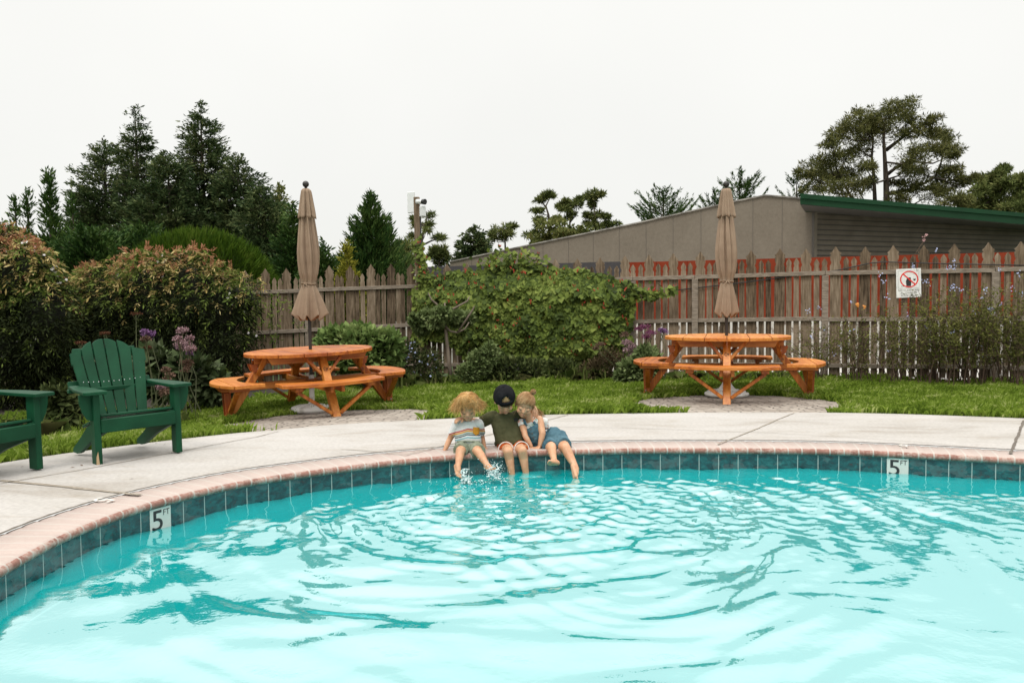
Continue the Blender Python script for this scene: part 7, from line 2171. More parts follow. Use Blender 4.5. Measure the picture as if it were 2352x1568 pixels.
m, nt, b = new_mat('child skin')
v = coords(nt, 'Object'); n1 = nd(nt, 'ShaderNodeTexNoise', Scale=16, Detail=4); nt.links.new(v, n1.inputs['Vector'])
r = ramp(nt, [(0.3, (0.44, 0.222, 0.125)), (0.55, (0.53, 0.292, 0.172)), (0.75, (0.58, 0.345, 0.215))], n1.outputs[0])
nt.links.new(r.outputs[0], b.inputs['Base Color']); b.inputs['Roughness'].default_value = 0.5; b.inputs['Specular IOR Level'].default_value = 0.35
b.inputs['Subsurface Weight'].default_value = 0.12; b.inputs['Subsurface Radius'].default_value = (0.02, 0.008, 0.004); b.inputs['Subsurface Scale'].default_value = 0.4
M_skin = m
M_hblond = leaf_mat('blond hair', [(0.32, 0.155, 0.050), (0.54, 0.30, 0.105), (0.68, 0.42, 0.175), (0.82, 0.58, 0.29)], trans=0.2, nscale=14, rough=0.45)
M_hbrown = leaf_mat('dark brown hair', [(0.018, 0.010, 0.006), (0.045, 0.024, 0.013), (0.085, 0.05, 0.028)], trans=0.05, nscale=14, rough=0.4)
M_hlight = leaf_mat('light brown hair', [(0.17, 0.082, 0.034), (0.34, 0.185, 0.085), (0.47, 0.29, 0.145), (0.62, 0.44, 0.25)], trans=0.15, nscale=14, rough=0.45)
XW = Vector((1, 0, 0)); YW = Vector((0, 1, 0)); ZW = Vector((0, 0, 1))

# ------------------------------------------------------------------ toddler at the left
c = K(560, 1060, 6.25)
k1 = empty('person', (c.x, c.y, 0.0), 0, 'person in striped T-shirt with mustard pocket and sage shorts, kicking both feet', 'person', 'people sitting on the pool edge')
hd = Head(K(548, 428, 6.20), 22, 3, 2, 1.05)
fl = Flesh(); hd.shape(fl)
fl.cap(hd.p(0, 0.03, -0.05), 0.036, K(545, 660, 6.27), 0.036)
tor = [(K(545, 640, 6.26), 0.048, 0.040), (K(545, 668, 6.26), 0.080, 0.048), (K(546, 740, 6.25), 0.082, 0.054), (K(552, 840, 6.24), 0.084, 0.062), (K(560, 930, 6.25), 0.092, 0.070), (K(562, 985, 6.26), 0.090, 0.068)]
fl.loft([(p, XW * a, YW * b_) for p, a, b_ in tor])
sh_l, el_l, wr_l = K(412, 672, 6.26), K(308, 880, 6.27), K(243, 1022, 6.24)
sh_r, el_r, wr_r = K(685, 672, 6.26), K(738, 850, 6.33), K(772, 990, 6.30)
fl.chain([sh_l, sh_l.lerp(el_l, 0.55), el_l, el_l.lerp(wr_l, 0.35), wr_l], [0.031, 0.027, 0.0225, 0.0225, 0.0155])
fl.chain([sh_r, sh_r.lerp(el_r, 0.55), el_r, el_r.lerp(wr_r, 0.35), wr_r], [0.031, 0.027, 0.0225, 0.0215, 0.0155])
hand(fl, K(236, 1040, 6.235), (-0.55, -0.35, -0.42), (0.1, 0.2, -1), (0.5, -0.8, 0), L=0.085, curl=0.12, spread=0.25)
hand(fl, K(778, 1006, 6.295), (0.85, -0.1, -0.28), (0, 0.2, -1), (-0.3, -0.9, 0), L=0.085, curl=0.12, spread=0.2)
hip_l, kn_l, an_l = K(500, 985, 6.26), K(448, 1042, 6.045), K(420, 1240, 5.935)
hip_r, kn_r, an_r = K(630, 985, 6.26), K(684, 1042, 6.045), K(806, 1218, 5.90)
for h_, k_, a_ in ((hip_l, kn_l, an_l), (hip_r, kn_r, an_r)):
    ca = k_.lerp(a_, 0.32) + Vector((0, 0.012, 0))
    fl.chain([h_, h_.lerp(k_, 0.5), k_, ca, k_.lerp(a_, 0.7), a_], [0.055, 0.047, 0.0355, 0.034, 0.026, 0.0205])
foot(fl, an_l, (0.30, -0.78, -0.55), (0.15, -0.55, -0.6), L=0.115, w=0.023)
foot(fl, an_r, (0.42, -0.78, 0.10), (0.30, -0.25, -0.9), L=0.115, w=0.023)
body = fl.fuse('body', M_skin, k1, 0.0036, 3)
tr_ = tree_of(body, k1)
hd.face(tr_, k1, (0.30, 0.17, 0.07))
# T-shirt with stripes across the chest
def zrel(v, Y): return K(545, v, Y).z
m, nt, b = new_mat('striped shirt')
vv = coords(nt, 'Object'); sx = nt.nodes.new('ShaderNodeSeparateXYZ'); nt.links.new(vv, sx.inputs[0])
xo = K(545, 700, 6.2).x - k1.location.x
zc = mth(nt, 'ADD', sx.outputs[2], mth(nt, 'MULTIPLY', mth(nt, 'SUBTRACT', sx.outputs[0], xo), -0.10))
zc = mth(nt, 'ADD', zc, mth(nt, 'MULTIPLY', mth(nt, 'ABSOLUTE', mth(nt, 'SUBTRACT', sx.outputs[0], xo)), 0.22))
base = (0.60, 0.61, 0.60)
nz = nd(nt, 'ShaderNodeTexNoise', Scale=60, Detail=4); nt.links.new(vv, nz.inputs['Vector'])
cur = mixc(nt, 0.25, base, ramp(nt, [(0.3, (0.3, 0.3, 0.3)), (0.7, (0.62, 0.62, 0.62))], nz.outputs[0]).outputs[0])
low = mth(nt, 'LESS_THAN', zc, zrel(848, 6.19))
cur = mixc(nt, mth(nt, 'MULTIPLY', low, 0.6), cur, (0.42, 0.44, 0.42))
for va, vb, cc in ((734, 752, (0.36, 0.075, 0.055)), (756, 776, (0.46, 0.225, 0.035)), (782, 802, (0.17, 0.23, 0.20)), (806, 822, (0.06, 0.08, 0.095)), (836, 856, (0.20, 0.35, 0.38))):
    mk_ = mth(nt, 'MULTIPLY', mth(nt, 'LESS_THAN', zc, zrel(va, 6.19)), mth(nt, 'GREATER_THAN', zc, zrel(vb, 6.19)))
    cur = mixc(nt, mk_, cur, cc)
nt.links.new(cur, b.inputs['Base Color']); b.inputs['Roughness'].default_value = 0.9; b.inputs['Specular IOR Level'].default_value = 0.15
fl = Flesh()
tor2 = [(K(545, 628, 6.255), 0.052, 0.045), (K(545, 650, 6.26), 0.080, 0.054), (K(545, 690, 6.26), 0.091, 0.060), (K(546, 760, 6.25), 0.095, 0.064), (K(550, 840, 6.24), 0.100, 0.074), (K(556, 905, 6.245), 0.106, 0.082), (K(558, 940, 6.25), 0.100, 0.078)]
fl.loft([(p, XW * a, YW * b_) for p, a, b_ in tor2])
fl.cap(sh_l, 0.044, sh_l.lerp(el_l, 0.70), 0.039, False, True); fl.cap(sh_r, 0.044, sh_r.lerp(el_r, 0.72), 0.039, False, True)
shirt1 = fl.fuse('t_shirt', m, k1, 0.0042, 3, (0.0035, 22, (1, 1, 0.8)))
ts = tree_of(shirt1, k1)
def patch(name, tree, uvY, mat, parent, lift=0.003, n=8):
    """a piece of cloth laid on a garment: corner pixels (u, v) filled as a grid and dropped onto it along the view"""
    (a, b_, c_, d_) = uvY
    V, F = [], []
    for i in range(n + 1):
        for j in range(n + 1):
            s_, t = i / n, j / n
            u = (a[0] * (1 - s_) + b_[0] * s_) * (1 - t) + (d_[0] * (1 - s_) + c_[0] * s_) * t
            v = (a[1] * (1 - s_) + b_[1] * s_) * (1 - t) + (d_[1] * (1 - s_) + c_[1] * s_) * t
            o = Vector((0, 0, EYE)); q = K(u, v, 6.0); dv = (q - o).normalized()
            h = tree.ray_cast(o, dv)
            p = h[0] if h[0] is not None else K(u, v, 6.18)
            V.append(p - dv * lift)
    for i in range(n):
        for j in range(n): F.append((i * (n + 1) + j, (i + 1) * (n + 1) + j, (i + 1) * (n + 1) + j + 1, i * (n + 1) + j + 1))
    o = mesh_obj(name, V, F, mat, parent, True, True)
    sd_ = o.modifiers.new('thick', 'SOLIDIFY'); sd_.thickness = 0.002
    return o
M_must = flat_mat('mustard cloth', (0.45, 0.21, 0.025), 0.9, spec=0.15)
patch('pocket', ts, ((622, 716), (706, 722), (700, 812), (618, 800)), M_must, k1)
patch('pocket_tip', ts, ((622, 799), (698, 811), (662, 824), (655, 824)), M_must, k1, 0.0029)
# shorts
m = noise_mat('sage shorts cloth', [(0.3, (0.115, 0.135, 0.095)), (0.5, (0.20, 0.225, 0.165)), (0.7, (0.27, 0.295, 0.225))], scale=14, rough=0.95, spec=0.1, detail=5)
fl = Flesh()
fl.loft([(K(556, 895, 6.25), XW * 0.100, YW * 0.078), (K(558, 935, 6.25), XW * 0.107, YW * 0.085), (K(562, 990, 6.255), XW * 0.112, YW * 0.085), (K(564, 1030, 6.26), XW * 0.108, YW * 0.08)])
fl.cap(hip_l, 0.066, hip_l.lerp(kn_l, 0.80) + Vector((-0.006, 0, -0.002)), 0.058, False, True); fl.cap(hip_r, 0.066, hip_r.lerp(kn_r, 0.80) + Vector((0.008, 0, -0.002)), 0.058, False, True)
fl.fuse('shorts', m, k1, 0.0042, 2, (0.005, 24, (1, 1, 1)))
mb = MB(); wst = []
for s_ in np.linspace(-1, 1, 13):
    u = 556 + s_ * 150; o = Vector((0, 0, EYE)); q = K(u, 905 + 4 * s_ * s_, 6.0); h = ts.ray_cast(o, (q - o).normalized())
    if h[0] is not None: wst.append(h[0] - (q - o).normalized() * 0.004)
mb.tube(wst, 0.006, 6); mb.build('waistband', m, k1, True, True)
# tousled blond hair
def hair_cap(hd, name, mat, parent, k=1.04, zmin=-0.02, front=-0.35):
    V, F = [], []; n, mm = 22, 10
    for i in range(mm + 1):
        th = R(4 + 112 * i / mm)
        for j in range(n):
            ph = 2 * math.pi * j / n
            fw = -math.sin(ph)
            t2 = th * (1 - 0.42 * max(0, fw) ** 1.2)
            V.append(hd.p(0.069 * k * math.sin(t2) * math.cos(ph), 0.008 + 0.080 * k * math.sin(t2) * math.sin(ph), 0.002 + 0.076 * k * math.cos(t2)))
    for i in range(mm):
        for j in range(n): F.append((i * n + j, (i + 1) * n + j, (i + 1) * n + (j + 1) % n, i * n + (j + 1) % n))
    F.append(tuple(range(n)))
    return mesh_obj(name, V, F, mat, parent, True, True)
def mop(hd, n, r_, vol=1.16, flip=0.03, tf=100, ts_=128, tb=140, curl=0.010):
    paths = []
    for _ in range(n):
        ph = r_.uniform(0, 2 * math.pi); fw = max(0, -math.sin(ph)); bk = max(0, math.sin(ph))
        side = 1 - fw - bk if fw + bk < 1 else 0
        end = R(tf * fw ** 2 + tb * bk ** 2 + ts_ * (1 - fw ** 2 - bk ** 2)) * r_.uniform(0.80, 1.06)
        t0 = R(r_.uniform(2, 55)); ns = 9; rr = vol * r_.uniform(0.92, 1.10); sw = r_.normal() * 0.38; w1, w2 = r_.uniform(0, 6.28, 2); cu = curl * r_.uniform(0.3, 1.4); fl_ = flip * r_.uniform(0.2, 1.6)
        if t0 > end - 0.3: continue
        p = []
        for i in range(ns):
            s_ = i / (ns - 1); th = t0 + (end - t0) * s_; a = ph + sw * s_ + 0.10 * math.sin(4 * s_ + w1)
            k = rr * (0.90 + 0.14 * math.sin(math.pi * min(1, s_ * 1.2))); ex = fl_ * max(0, s_ - 0.62) / 0.38 * (0.35 if fw > 0.6 else 1)
            q = hd.p((0.069 * k + ex) * math.sin(th) * math.cos(a), 0.008 + (0.080 * k + ex) * math.sin(th) * math.sin(a), 0.002 + 0.080 * k * math.cos(th))
            p.append(q + Vector((math.sin(7 * s_ + w2), 0, math.cos(6 * s_ + w1))) * cu * s_)
        paths.append(p)
    return paths
r_ = np.random.default_rng(200)
hair_cap(hd, 'hair_base', M_hblond, k1, 1.07)
strands('hair', mop(hd, 1600, r_, 1.12, 0.055, 54, 124, 138, 0.022), M_hblond, k1, 0.0021)

# ------------------------------------------------------------------ boy in the cap, middle
c = K(1130, 1040, 6.36)
k2 = empty('person', (c.x, c.y, 0.0), 0, 'person in backwards black cap and olive T-shirt, arms round both neighbours', 'person', 'people sitting on the pool edge')
hd = Head(K(1040, 340, 6.30), 34, 6, 6, 1.06)
fl = Flesh(); hd.shape(fl)
fl.cap(hd.p(0, 0.03, -0.05), 0.040, K(1040, 580, 6.40), 0.042)
tor = [(K(1036, 540, 6.385), 0.055, 0.045), (K(1036, 572, 6.39), 0.096, 0.052), (K(1050, 660, 6.38), 0.100, 0.060), (K(1080, 780, 6.37), 0.100, 0.068), (K(1115, 900, 6.37), 0.105, 0.076), (K(1130, 985, 6.38), 0.105, 0.076)]
fl.loft([(p, XW * a, YW * b_) for p, a, b_ in tor])
sl, el, wl = K(882, 575, 6.40), K(735, 650, 6.42), K(560, 612, 6.32)
sr, er, wr = K(1195, 575, 6.42), K(1330, 590, 6.53), K(1432, 452, 6.455)
fl.chain([sl, sl.lerp(el, 0.5), el, el.lerp(wl, 0.4), wl, K(505, 596, 6.23)], [0.037, 0.031, 0.026, 0.025, 0.019, 0.017])
fl.chain([sr, sr.lerp(er, 0.5), er, er.lerp(wr, 0.4), wr], [0.037, 0.031, 0.026, 0.025, 0.020])
hand(fl, K(500, 596, 6.225), (-0.80, -0.50, -0.05), (0.15, 0.35, -0.9), (0.2, -0.6, 0.75), L=0.098, curl=0.55, spread=0.05)
hand(fl, K(1432, 448, 6.45), (0.12, -0.62, -0.75), (-0.15, 0.75, -0.6), (-1, -0.2, 0.1), L=0.110, curl=0.22, spread=0.10)
hl, kl, al = K(1065, 985, 6.38), K(1088, 1045, 6.125), K(1150, 1395, 6.10)
hr, kr, ar = K(1215, 985, 6.38), K(1278, 1035, 6.13), K(1335, 1385, 6.12)
for h_, k_, a_ in ((hl, kl, al), (hr, kr, ar)):
    ca = k_.lerp(a_, 0.28) + Vector((0, 0.014, 0))
    a2 = a_ + (a_ - k_) * 0.12
    fl.chain([h_, h_.lerp(k_, 0.5), k_, ca, k_.lerp(a_, 0.62), a_, a2], [0.060, 0.051, 0.038, 0.0365, 0.028, 0.0225, 0.0225])
    foot(fl, a2, (0.1, -0.85, -0.45), (0, -0.45, -0.85), L=0.135, w=0.025)
body = fl.fuse('body', M_skin, k2, 0.0036, 3)
tr_ = tree_of(body, k2)
hd.face(tr_, k2, (0.035, 0.02, 0.012))
M_olive = noise_mat('olive shirt', [(0.3, (0.050, 0.050, 0.024)), (0.7, (0.074, 0.074, 0.038))], scale=18, rough=0.95, spec=0.1)
fl = Flesh()
tor2 = [(K(1036, 525, 6.385), 0.058, 0.050), (K(1036, 552, 6.39), 0.098, 0.058), (K(1042, 600, 6.39), 0.108, 0.064), (K(1052, 680, 6.38), 0.113, 0.070), (K(1078, 780, 6.37), 0.116, 0.078), (K(1108, 870, 6.36), 0.122, 0.090), (K(1126, 925, 6.36), 0.126, 0.098)]
fl.loft([(p, XW * a + ZW * 0.004, YW * b_) for p, a, b_ in tor2])
fl.cap(sl, 0.052, sl.lerp(el, 0.98), 0.047, False, True); fl.cap(sr, 0.052, sr.lerp(er, 0.95), 0.046, False, True)
fl.cap(K(930, 930, 6.40), 0.02, K(960, 985, 6.40), 0.016)
shirt2 = fl.fuse('t_shirt', M_olive, k2, 0.0042, 3, (0.0048, 17, (1, 1, 1.2)))
t2 = tree_of(shirt2, k2)
patch('chest_badge', t2, ((1165, 598), (1212, 590), (1214, 632), (1172, 640)), flat_mat('dark badge', (0.012, 0.014, 0.013), 0.9), k2)
# orange patterned shorts with white piping
m, nt, b = new_mat('orange patterned cloth')
vv = coords(nt, 'Object'); n1 = nd(nt, 'ShaderNodeTexNoise', Scale=34, Detail=3, Distortion=1.2); nt.links.new(vv, n1.inputs['Vector'])
n2 = nd(nt, 'ShaderNodeTexNoise', Scale=50, Detail=2, Distortion=1.0); nt.links.new(vv, n2.inputs['Vector'])
c1 = ramp(nt, [(0.40, (0.13, 0.045, 0.03)), (0.47, (0.48, 0.085, 0.012)), (0.60, (0.55, 0.13, 0.02)), (0.68, (0.42, 0.30, 0.20))], n1.outputs[0])
nt.links.new(c1.outputs[0], b.inputs['Base Color']); b.inputs['Roughness'].default_value = 0.8; b.inputs['Specular IOR Level'].default_value = 0.2
fl = Flesh()
fl.loft([(K(1122, 890, 6.375), XW * 0.110, YW * 0.085), (K(1128, 960, 6.38), XW * 0.116, YW * 0.088), (K(1132, 1020, 6.39), XW * 0.112, YW * 0.08)])
eL = hl.lerp(kl, 0.62) + Vector((-0.012, 0, 0.004)); eR = hr.lerp(kr, 0.62) + Vector((0.010, 0, 0.004))
fl.cap(hl, 0.068, eL, 0.0575, False, True); fl.cap(hr, 0.068, eR, 0.0575, False, True)
fl.fuse('shorts', m, k2, 0.0042, 2, (0.004, 24, (1, 1, 1)))
M_pipe = flat_mat('white piping', (0.62, 0.60, 0.57), 0.8)
for h_, e_2 in ((hl, eL), (hr, eR)):
    d = (e_2 - h_).normalized(); a = d.orthogonal().normalized(); b2 = d.cross(a)
    MB().tube([e_2 + d * 0.0005 + (a * math.cos(t) + b2 * math.sin(t)) * 0.0578 for t in np.linspace(0, 2 * math.pi, 40)], 0.0042, 6, False).build('hem_piping', M_pipe, k2, True, True)
# backwards cap: crown with the strap opening over the forehead
V, F = [], []; n, mm = 44, 16
KC = 1.17
def cap_pt(th, ph, k=KC): return hd.p(0.069 * k * math.sin(th) * math.cos(ph), 0.010 + 0.080 * k * math.sin(th) * math.sin(ph), 0.010 + 0.080 * k * math.cos(th))
for i in range(mm + 1):
    th = R(3 + 88 * i / mm)
    for j in range(n): V.append(cap_pt(th, 2 * math.pi * j / n))
def in_gap(i, j):
    th = 3 + 88 * (i + 0.5) / mm; ph = 360 * (j + 0.5) / n
    return ((ph - 277) / 25) ** 2 + ((th - 76) / 27) ** 2 < 1 and th < 77
for i in range(mm):
    for j in range(n):
        if not in_gap(i, j): F.append((i * n + j, (i + 1) * n + j, (i + 1) * n + (j + 1) % n, i * n + (j + 1) % n))
F.append(tuple(range(n)))
M_capb = noise_mat('black cap cloth', [(0.3, (0.008, 0.008, 0.009)), (0.7, (0.020, 0.020, 0.022))], scale=30, rough=1.0, spec=0.03)
cap = mesh_obj('baseball_cap', V, F, M_capb, k2, True, True)
sd_ = cap.modifiers.new('thick', 'SOLIDIFY'); sd_.thickness = 0.004; sd_.offset = 1
MB().tube([cap_pt(R(0), 0, 1.2), cap_pt(R(0), 0, 1.26)], [0.007, 0.004], 8).build('button', M_capb, cap, True).location = -Vector(origin_of(k2))
bp_ = MB(); rows = []
for s_ in np.linspace(0, 1, 6):
    rows.append([hd.p(0.069 * KC * math.cos(ph) * (1 - 0.12 * s_), 0.010 + 0.080 * KC * math.sin(ph) + 0.055 * s_ * math.sin(ph) ** 0.5, 0.004 - 0.018 * s_) for ph in np.linspace(R(25), R(155), 15)])
bp_.add([p for r2 in rows for p in r2], [(i * 15 + j, (i + 1) * 15 + j, (i + 1) * 15 + j + 1, i * 15 + j + 1) for i in range(5) for j in range(14)])
o = bp_.build('brim', M_capb, k2, True, True); s2 = o.modifiers.new('thick', 'SOLIDIFY'); s2.thickness = 0.004
MB().tube([cap_pt(R(81), R(ph), 1.19) for ph in np.linspace(240, 312, 12)], 0.0075, 6).build('strap', M_capb, k2, True, True)
r_ = np.random.default_rng(201)
paths = []
for _ in range(150):              # hair inside the strap opening
    ph = R(r_.uniform(252, 302)); t0 = R(r_.uniform(44, 60)); t1 = R(84); sw = r_.normal() * 0.12
    paths.append([cap_pt(t0 + (t1 - t0) * s_, ph + sw * s_, 1.09 + 0.025 * math.sin(3 * s_)) for s_ in np.linspace(0, 1, 6)])
strands('hair_tuft', paths, M_hlight, k2, 0.0019)
paths = []
for _ in range(420):              # dark fringe swept across the brow
    ph = R(r_.uniform(236, 336)); t0 = R(84); w = (math.degrees(ph) - 236) / 100
    ln_ = R(17 + 24 * math.exp(-((w - 0.62) / 0.20) ** 2) + 6 * r_.random()) ; sw = 0.10 + 0.22 * r_.random()
    paths.append([cap_pt(t0 + ln_ * s_, ph + sw * s_, 1.155 - 0.03 * s_ + 0.006 * r_.normal()) for s_ in np.linspace(0, 1, 6)])
for _ in range(160):              # over the ears and the nape
    ph = R(r_.uniform(-40, 220)); t0 = R(84); ln_ = R(r_.uniform(12, 26))
    paths.append([cap_pt(t0 + ln_ * s_, ph + 0.1 * s_, 1.10) for s_ in np.linspace(0, 1, 5)])
strands('hair', paths, M_hbrown, k2, 0.0020)

# ------------------------------------------------------------------ girl in denim, right
c = K(1640, 1020, 6.42)
k3 = empty('person', (c.x, c.y, 0.0), 0, 'person in blue denim overall dress leaning towards the one in the cap', 'person', 'people sitting on the pool edge')
hd = Head(K(1318, 398, 6.32), 20, -4, -15, 1.02)
fl = Flesh(); hd.shape(fl)
ax_ = (K(1375, 640, 6.4) - K(1500, 890, 6.4)).normalized(); rt = Vector((ax_.z, 0, -ax_.x)); rt = rt if rt.x > 0 else -rt
fl.cap(hd.p(0.004, 0.03, -0.05), 0.036, K(1380, 650, 6.395), 0.038)
tor = [(K(1376, 632, 6.395), 0.045, 0.040), (K(1386, 660, 6.40), 0.080, 0.048), (K(1410, 730, 6.40), 0.080, 0.055), (K(1446, 810, 6.40), 0.076, 0.060), (K(1500, 890, 6.42), 0.080, 0.066), (K(1570, 940, 6.44), 0.085, 0.07)]
fl.loft([(p, rt * a, YW * b_) for p, a, b_ in tor])
fl.cap(K(1520, 900, 6.44), 0.072, K(1740, 930, 6.44), 0.075)
sl, el, wl = K(1275, 668, 6.37), K(1318, 838, 6.30), K(1392, 965, 6.285)
sr, er, wr = K(1505, 618, 6.40), K(1548, 800, 6.315), K(1512, 965, 6.285)
fl.chain([sl, sl.lerp(el, 0.55), el, el.lerp(wl, 0.35), wl], [0.030, 0.026, 0.0225, 0.0225, 0.016])
fl.chain([sr, sr.lerp(er, 0.5), er, er.lerp(wr, 0.35), wr], [0.034, 0.031, 0.0265, 0.025, 0.017])
hand(fl, K(1505, 985, 6.28), (-0.85, -0.30, -0.22), (0.05, 0.2, -1), (0.2, -0.8, -0.2), L=0.095, curl=0.14, spread=0.22)
hand(fl, K(1398, 982, 6.30), (-0.15, -0.75, -0.35), (0, 0.3, -1), (0.9, -0.1, 0), L=0.088, curl=0.10, spread=0.2)
hl, kl, al = K(1630, 930, 6.42), K(1672, 1010, 6.19), K(1705, 1165, 6.075)
hr, kr, ar = K(1765, 915, 6.42), K(1862, 1005, 6.19), K(2000, 1275, 6.05)
for h_, k_, a_, q in ((hl, kl, al, 0.9), (hr, kr, ar, 1.0)):
    ca = k_.lerp(a_, 0.33) + Vector((-0.002, 0.012, 0))
    fl.chain([h_, h_.lerp(k_, 0.5), k_, ca, k_.lerp(a_, 0.68), a_], [0.062, 0.054, 0.040 * q, 0.038 * q, 0.0285 * q, 0.022])
foot(fl, al, (-0.30, -0.30, 0.10), (0.05, -0.90, -0.42), L=0.125, w=0.025)
foot(fl, ar, (0.25, -0.55, -0.75), (-0.2, -0.6, -0.5), L=0.130, w=0.025)
body = fl.fuse('body', M_skin, k3, 0.0036, 3)
tr_ = tree_of(body, k3)
hd.face(tr_, k3, (0.22, 0.12, 0.06), lip=(0.44, 0.17, 0.13))
# white flowered top
m, nt, b = new_mat('white flowered cloth')
vv = coords(nt, 'Object'); n1 = nd(nt, 'ShaderNodeTexNoise', Scale=42, Detail=2); nt.links.new(vv, n1.inputs['Vector'])
c1 = ramp(nt, [(0.36, (0.22, 0.36, 0.30)), (0.42, (0.60, 0.62, 0.60)), (0.56, (0.62, 0.60, 0.58)), (0.63, (0.62, 0.22, 0.14))], n1.outputs[0])
nt.links.new(c1.outputs[0], b.inputs['Base Color']); b.inputs['Roughness'].default_value = 0.9
fl = Flesh()
tor2 = [(K(1380, 640, 6.395), 0.060, 0.046), (K(1392, 668, 6.40), 0.088, 0.055), (K(1412, 730, 6.40), 0.088, 0.062), (K(1446, 810, 6.40), 0.084, 0.066)]
fl.loft([(p, rt * a, YW * b_) for p, a, b_ in tor2])
fl.cap(sl, 0.040, sl.lerp(el, 0.20), 0.037, False, True); fl.cap(K(1575, 640, 6.42), 0.03, K(1590, 700, 6.43), 0.03)
fl.fuse('flowered_top', m, k3, 0.0042, 3, (0.003, 26, (1, 1, 1)))
# denim overall dress
m, nt, b = new_mat('denim')
vv = coords(nt, 'Object'); n1 = nd(nt, 'ShaderNodeTexNoise', Scale=11, Detail=6); nt.links.new(vv, n1.inputs['Vector'])
n2 = nd(nt, 'ShaderNodeTexNoise', Scale=220, Detail=2); nt.links.new(vv, n2.inputs['Vector'])
c1 = ramp(nt, [(0.3, (0.034, 0.078, 0.105)), (0.55, (0.068, 0.138, 0.175)), (0.75, (0.13, 0.22, 0.26))], mth(nt, 'MULTIPLY_ADD', n2.outputs[0], 0.3, mth(nt, 'MULTIPLY', n1.outputs[0], 0.75)))
nt.links.new(c1.outputs[0], b.inputs['Base Color']); b.inputs['Roughness'].default_value = 0.9; b.inputs['Specular IOR Level'].default_value = 0.15
add_bump(nt, b, n2.outputs[0], 0.3, 0.002)
M_denim = m
fl = Flesh()
bib = [(K(1402, 690, 6.392), 0.070, 0.066), (K(1418, 730, 6.392), 0.082, 0.070), (K(1450, 810, 6.395), 0.088, 0.074), (K(1495, 885, 6.41), 0.095, 0.082), (K(1560, 940, 6.42), 0.10, 0.085)]
fl.loft([(p, rt * a, YW * b_) for p, a, b_ in bib])
fl.loft([(K(1500, 870, 6.42), rt * 0.090 + ZW * 0.0, YW * 0.085), (K(1590, 850, 6.43), Vector((0.035, 0, 0.085)), YW * 0.10), (K(1700, 870, 6.42), Vector((0.03, 0, 0.092)), YW * 0.115), (K(1800, 905, 6.40), Vector((0.03, 0, 0.078)), YW * 0.11), (K(1850, 930, 6.39), Vector((0.02, 0, 0.05)), YW * 0.09)])
fl.cap(K(1600, 930, 6.42), 0.072, K(1655, 985, 6.255), 0.060, False, True); fl.cap(K(1760, 900, 6.42), 0.078, K(1838, 962, 6.265), 0.064, False, True)
fl.cap(K(1560, 980, 6.40), 0.045, K(1620, 1010, 6.30), 0.035)
skirt = fl.fuse('overall_dress', M_denim, k3, 0.0045, 3, (0.0075, 19, (1.3, 1, 0.9)))
td_ = tree_of(skirt, k3)
fl = MB()
def on_body(u, v, tree, lift=0.004):
    o = Vector((0, 0, EYE)); dv = (K(u, v, 6.0) - o).normalized(); h = tree.ray_cast(o, dv)
    return (h[0] if h[0] is not None else K(u, v, 6.33)) - dv * lift
tall_ = tree_of(k3.children[-1], k3)
top_o = [c for c in k3.children if c.name.startswith('flowered_top')][0]
tt_ = tree_of(top_o, k3)
for a, c_ in (((1298, 612), (1330, 700)), ((1428, 640), (1470, 700))):
    V = []
    L = [(a[0] + (c_[0] - a[0]) * t, a[1] + (c_[1] - a[1]) * t) for t in np.linspace(0, 1, 7)]
    pts = [on_body(u, v, tt_, 0.007) for u, v in L]
    for p in pts: V += [p - rt * 0.0105, p + rt * 0.0105]
    fl.add(V, [(2 * i, 2 * i + 1, 2 * i + 3, 2 * i + 2) for i in range(6)])
o = fl.build('shoulder_straps', M_denim, k3, True, True); s2 = o.modifiers.new('thick', 'SOLIDIFY'); s2.thickness = 0.003
mb = MB()
for u, v in ((1342, 712), (1395, 745), (1410, 800), (1425, 852)):
    p = on_body(u, v, td_, 0.002); mb.tube([p, p + Vector((0, -0.003, 0.001))], 0.0055, 8)
mb.build('buttons', flat_mat('dark button', (0.05, 0.04, 0.03), 0.4), k3, False, True)
# hair drawn up to a small knot
r_ = np.random.default_rng(202)
hair_cap(hd, 'hair_base', M_hlight, k3, 1.035)
bun = Vector((0.040, 0.034, 0.088))
def surf(dv, k): 
    L = math.sqrt((dv.x / 0.069) ** 2 + (dv.y / 0.080) ** 2 + (dv.z / 0.076) ** 2); q = dv / L * k
    return hd.p(q.x, q.y + 0.008, q.z + 0.002)
paths = []
bd = bun.normalized()
for _ in range(1000):
    ph = r_.uniform(0, 2 * math.pi); fw = max(0, -math.sin(ph))
    th = R(110 - 40 * fw ** 1.3 + 4 * r_.normal()) * (1.0 if r_.random() < 0.5 else r_.uniform(0.4, 1))
    a = Vector((math.sin(th) * math.cos(ph), math.sin(th) * math.sin(ph), math.cos(th)))
    k = r_.uniform(1.04, 1.13); wv = r_.uniform(0, 6.28); p = []
    for s_ in np.linspace(0, 1, 8):
        q = a.lerp(bd, s_); q.normalize(); q += Vector((math.sin(5 * s_ + wv), math.cos(4 * s_ + wv), 0)) * 0.03
        p.append(surf(q, k + 0.07 * s_ ** 3))
    paths.append(p)
for _ in range(70):           # loose curls of the knot
    a0 = r_.uniform(0, 6.28); rr = r_.uniform(0.010, 0.026); e1 = unit(r_.normal(size=3)); e2 = np.cross(e1, unit(r_.normal(size=3)))
    p = [hd.p(*(bun + Vector(e1) * rr * math.cos(a0 + t) + Vector(e2) * rr * math.sin(a0 + t) + Vector((0, 0, 0.006)))) for t in np.linspace(0, 3.6, 9)]
    paths.append(p)
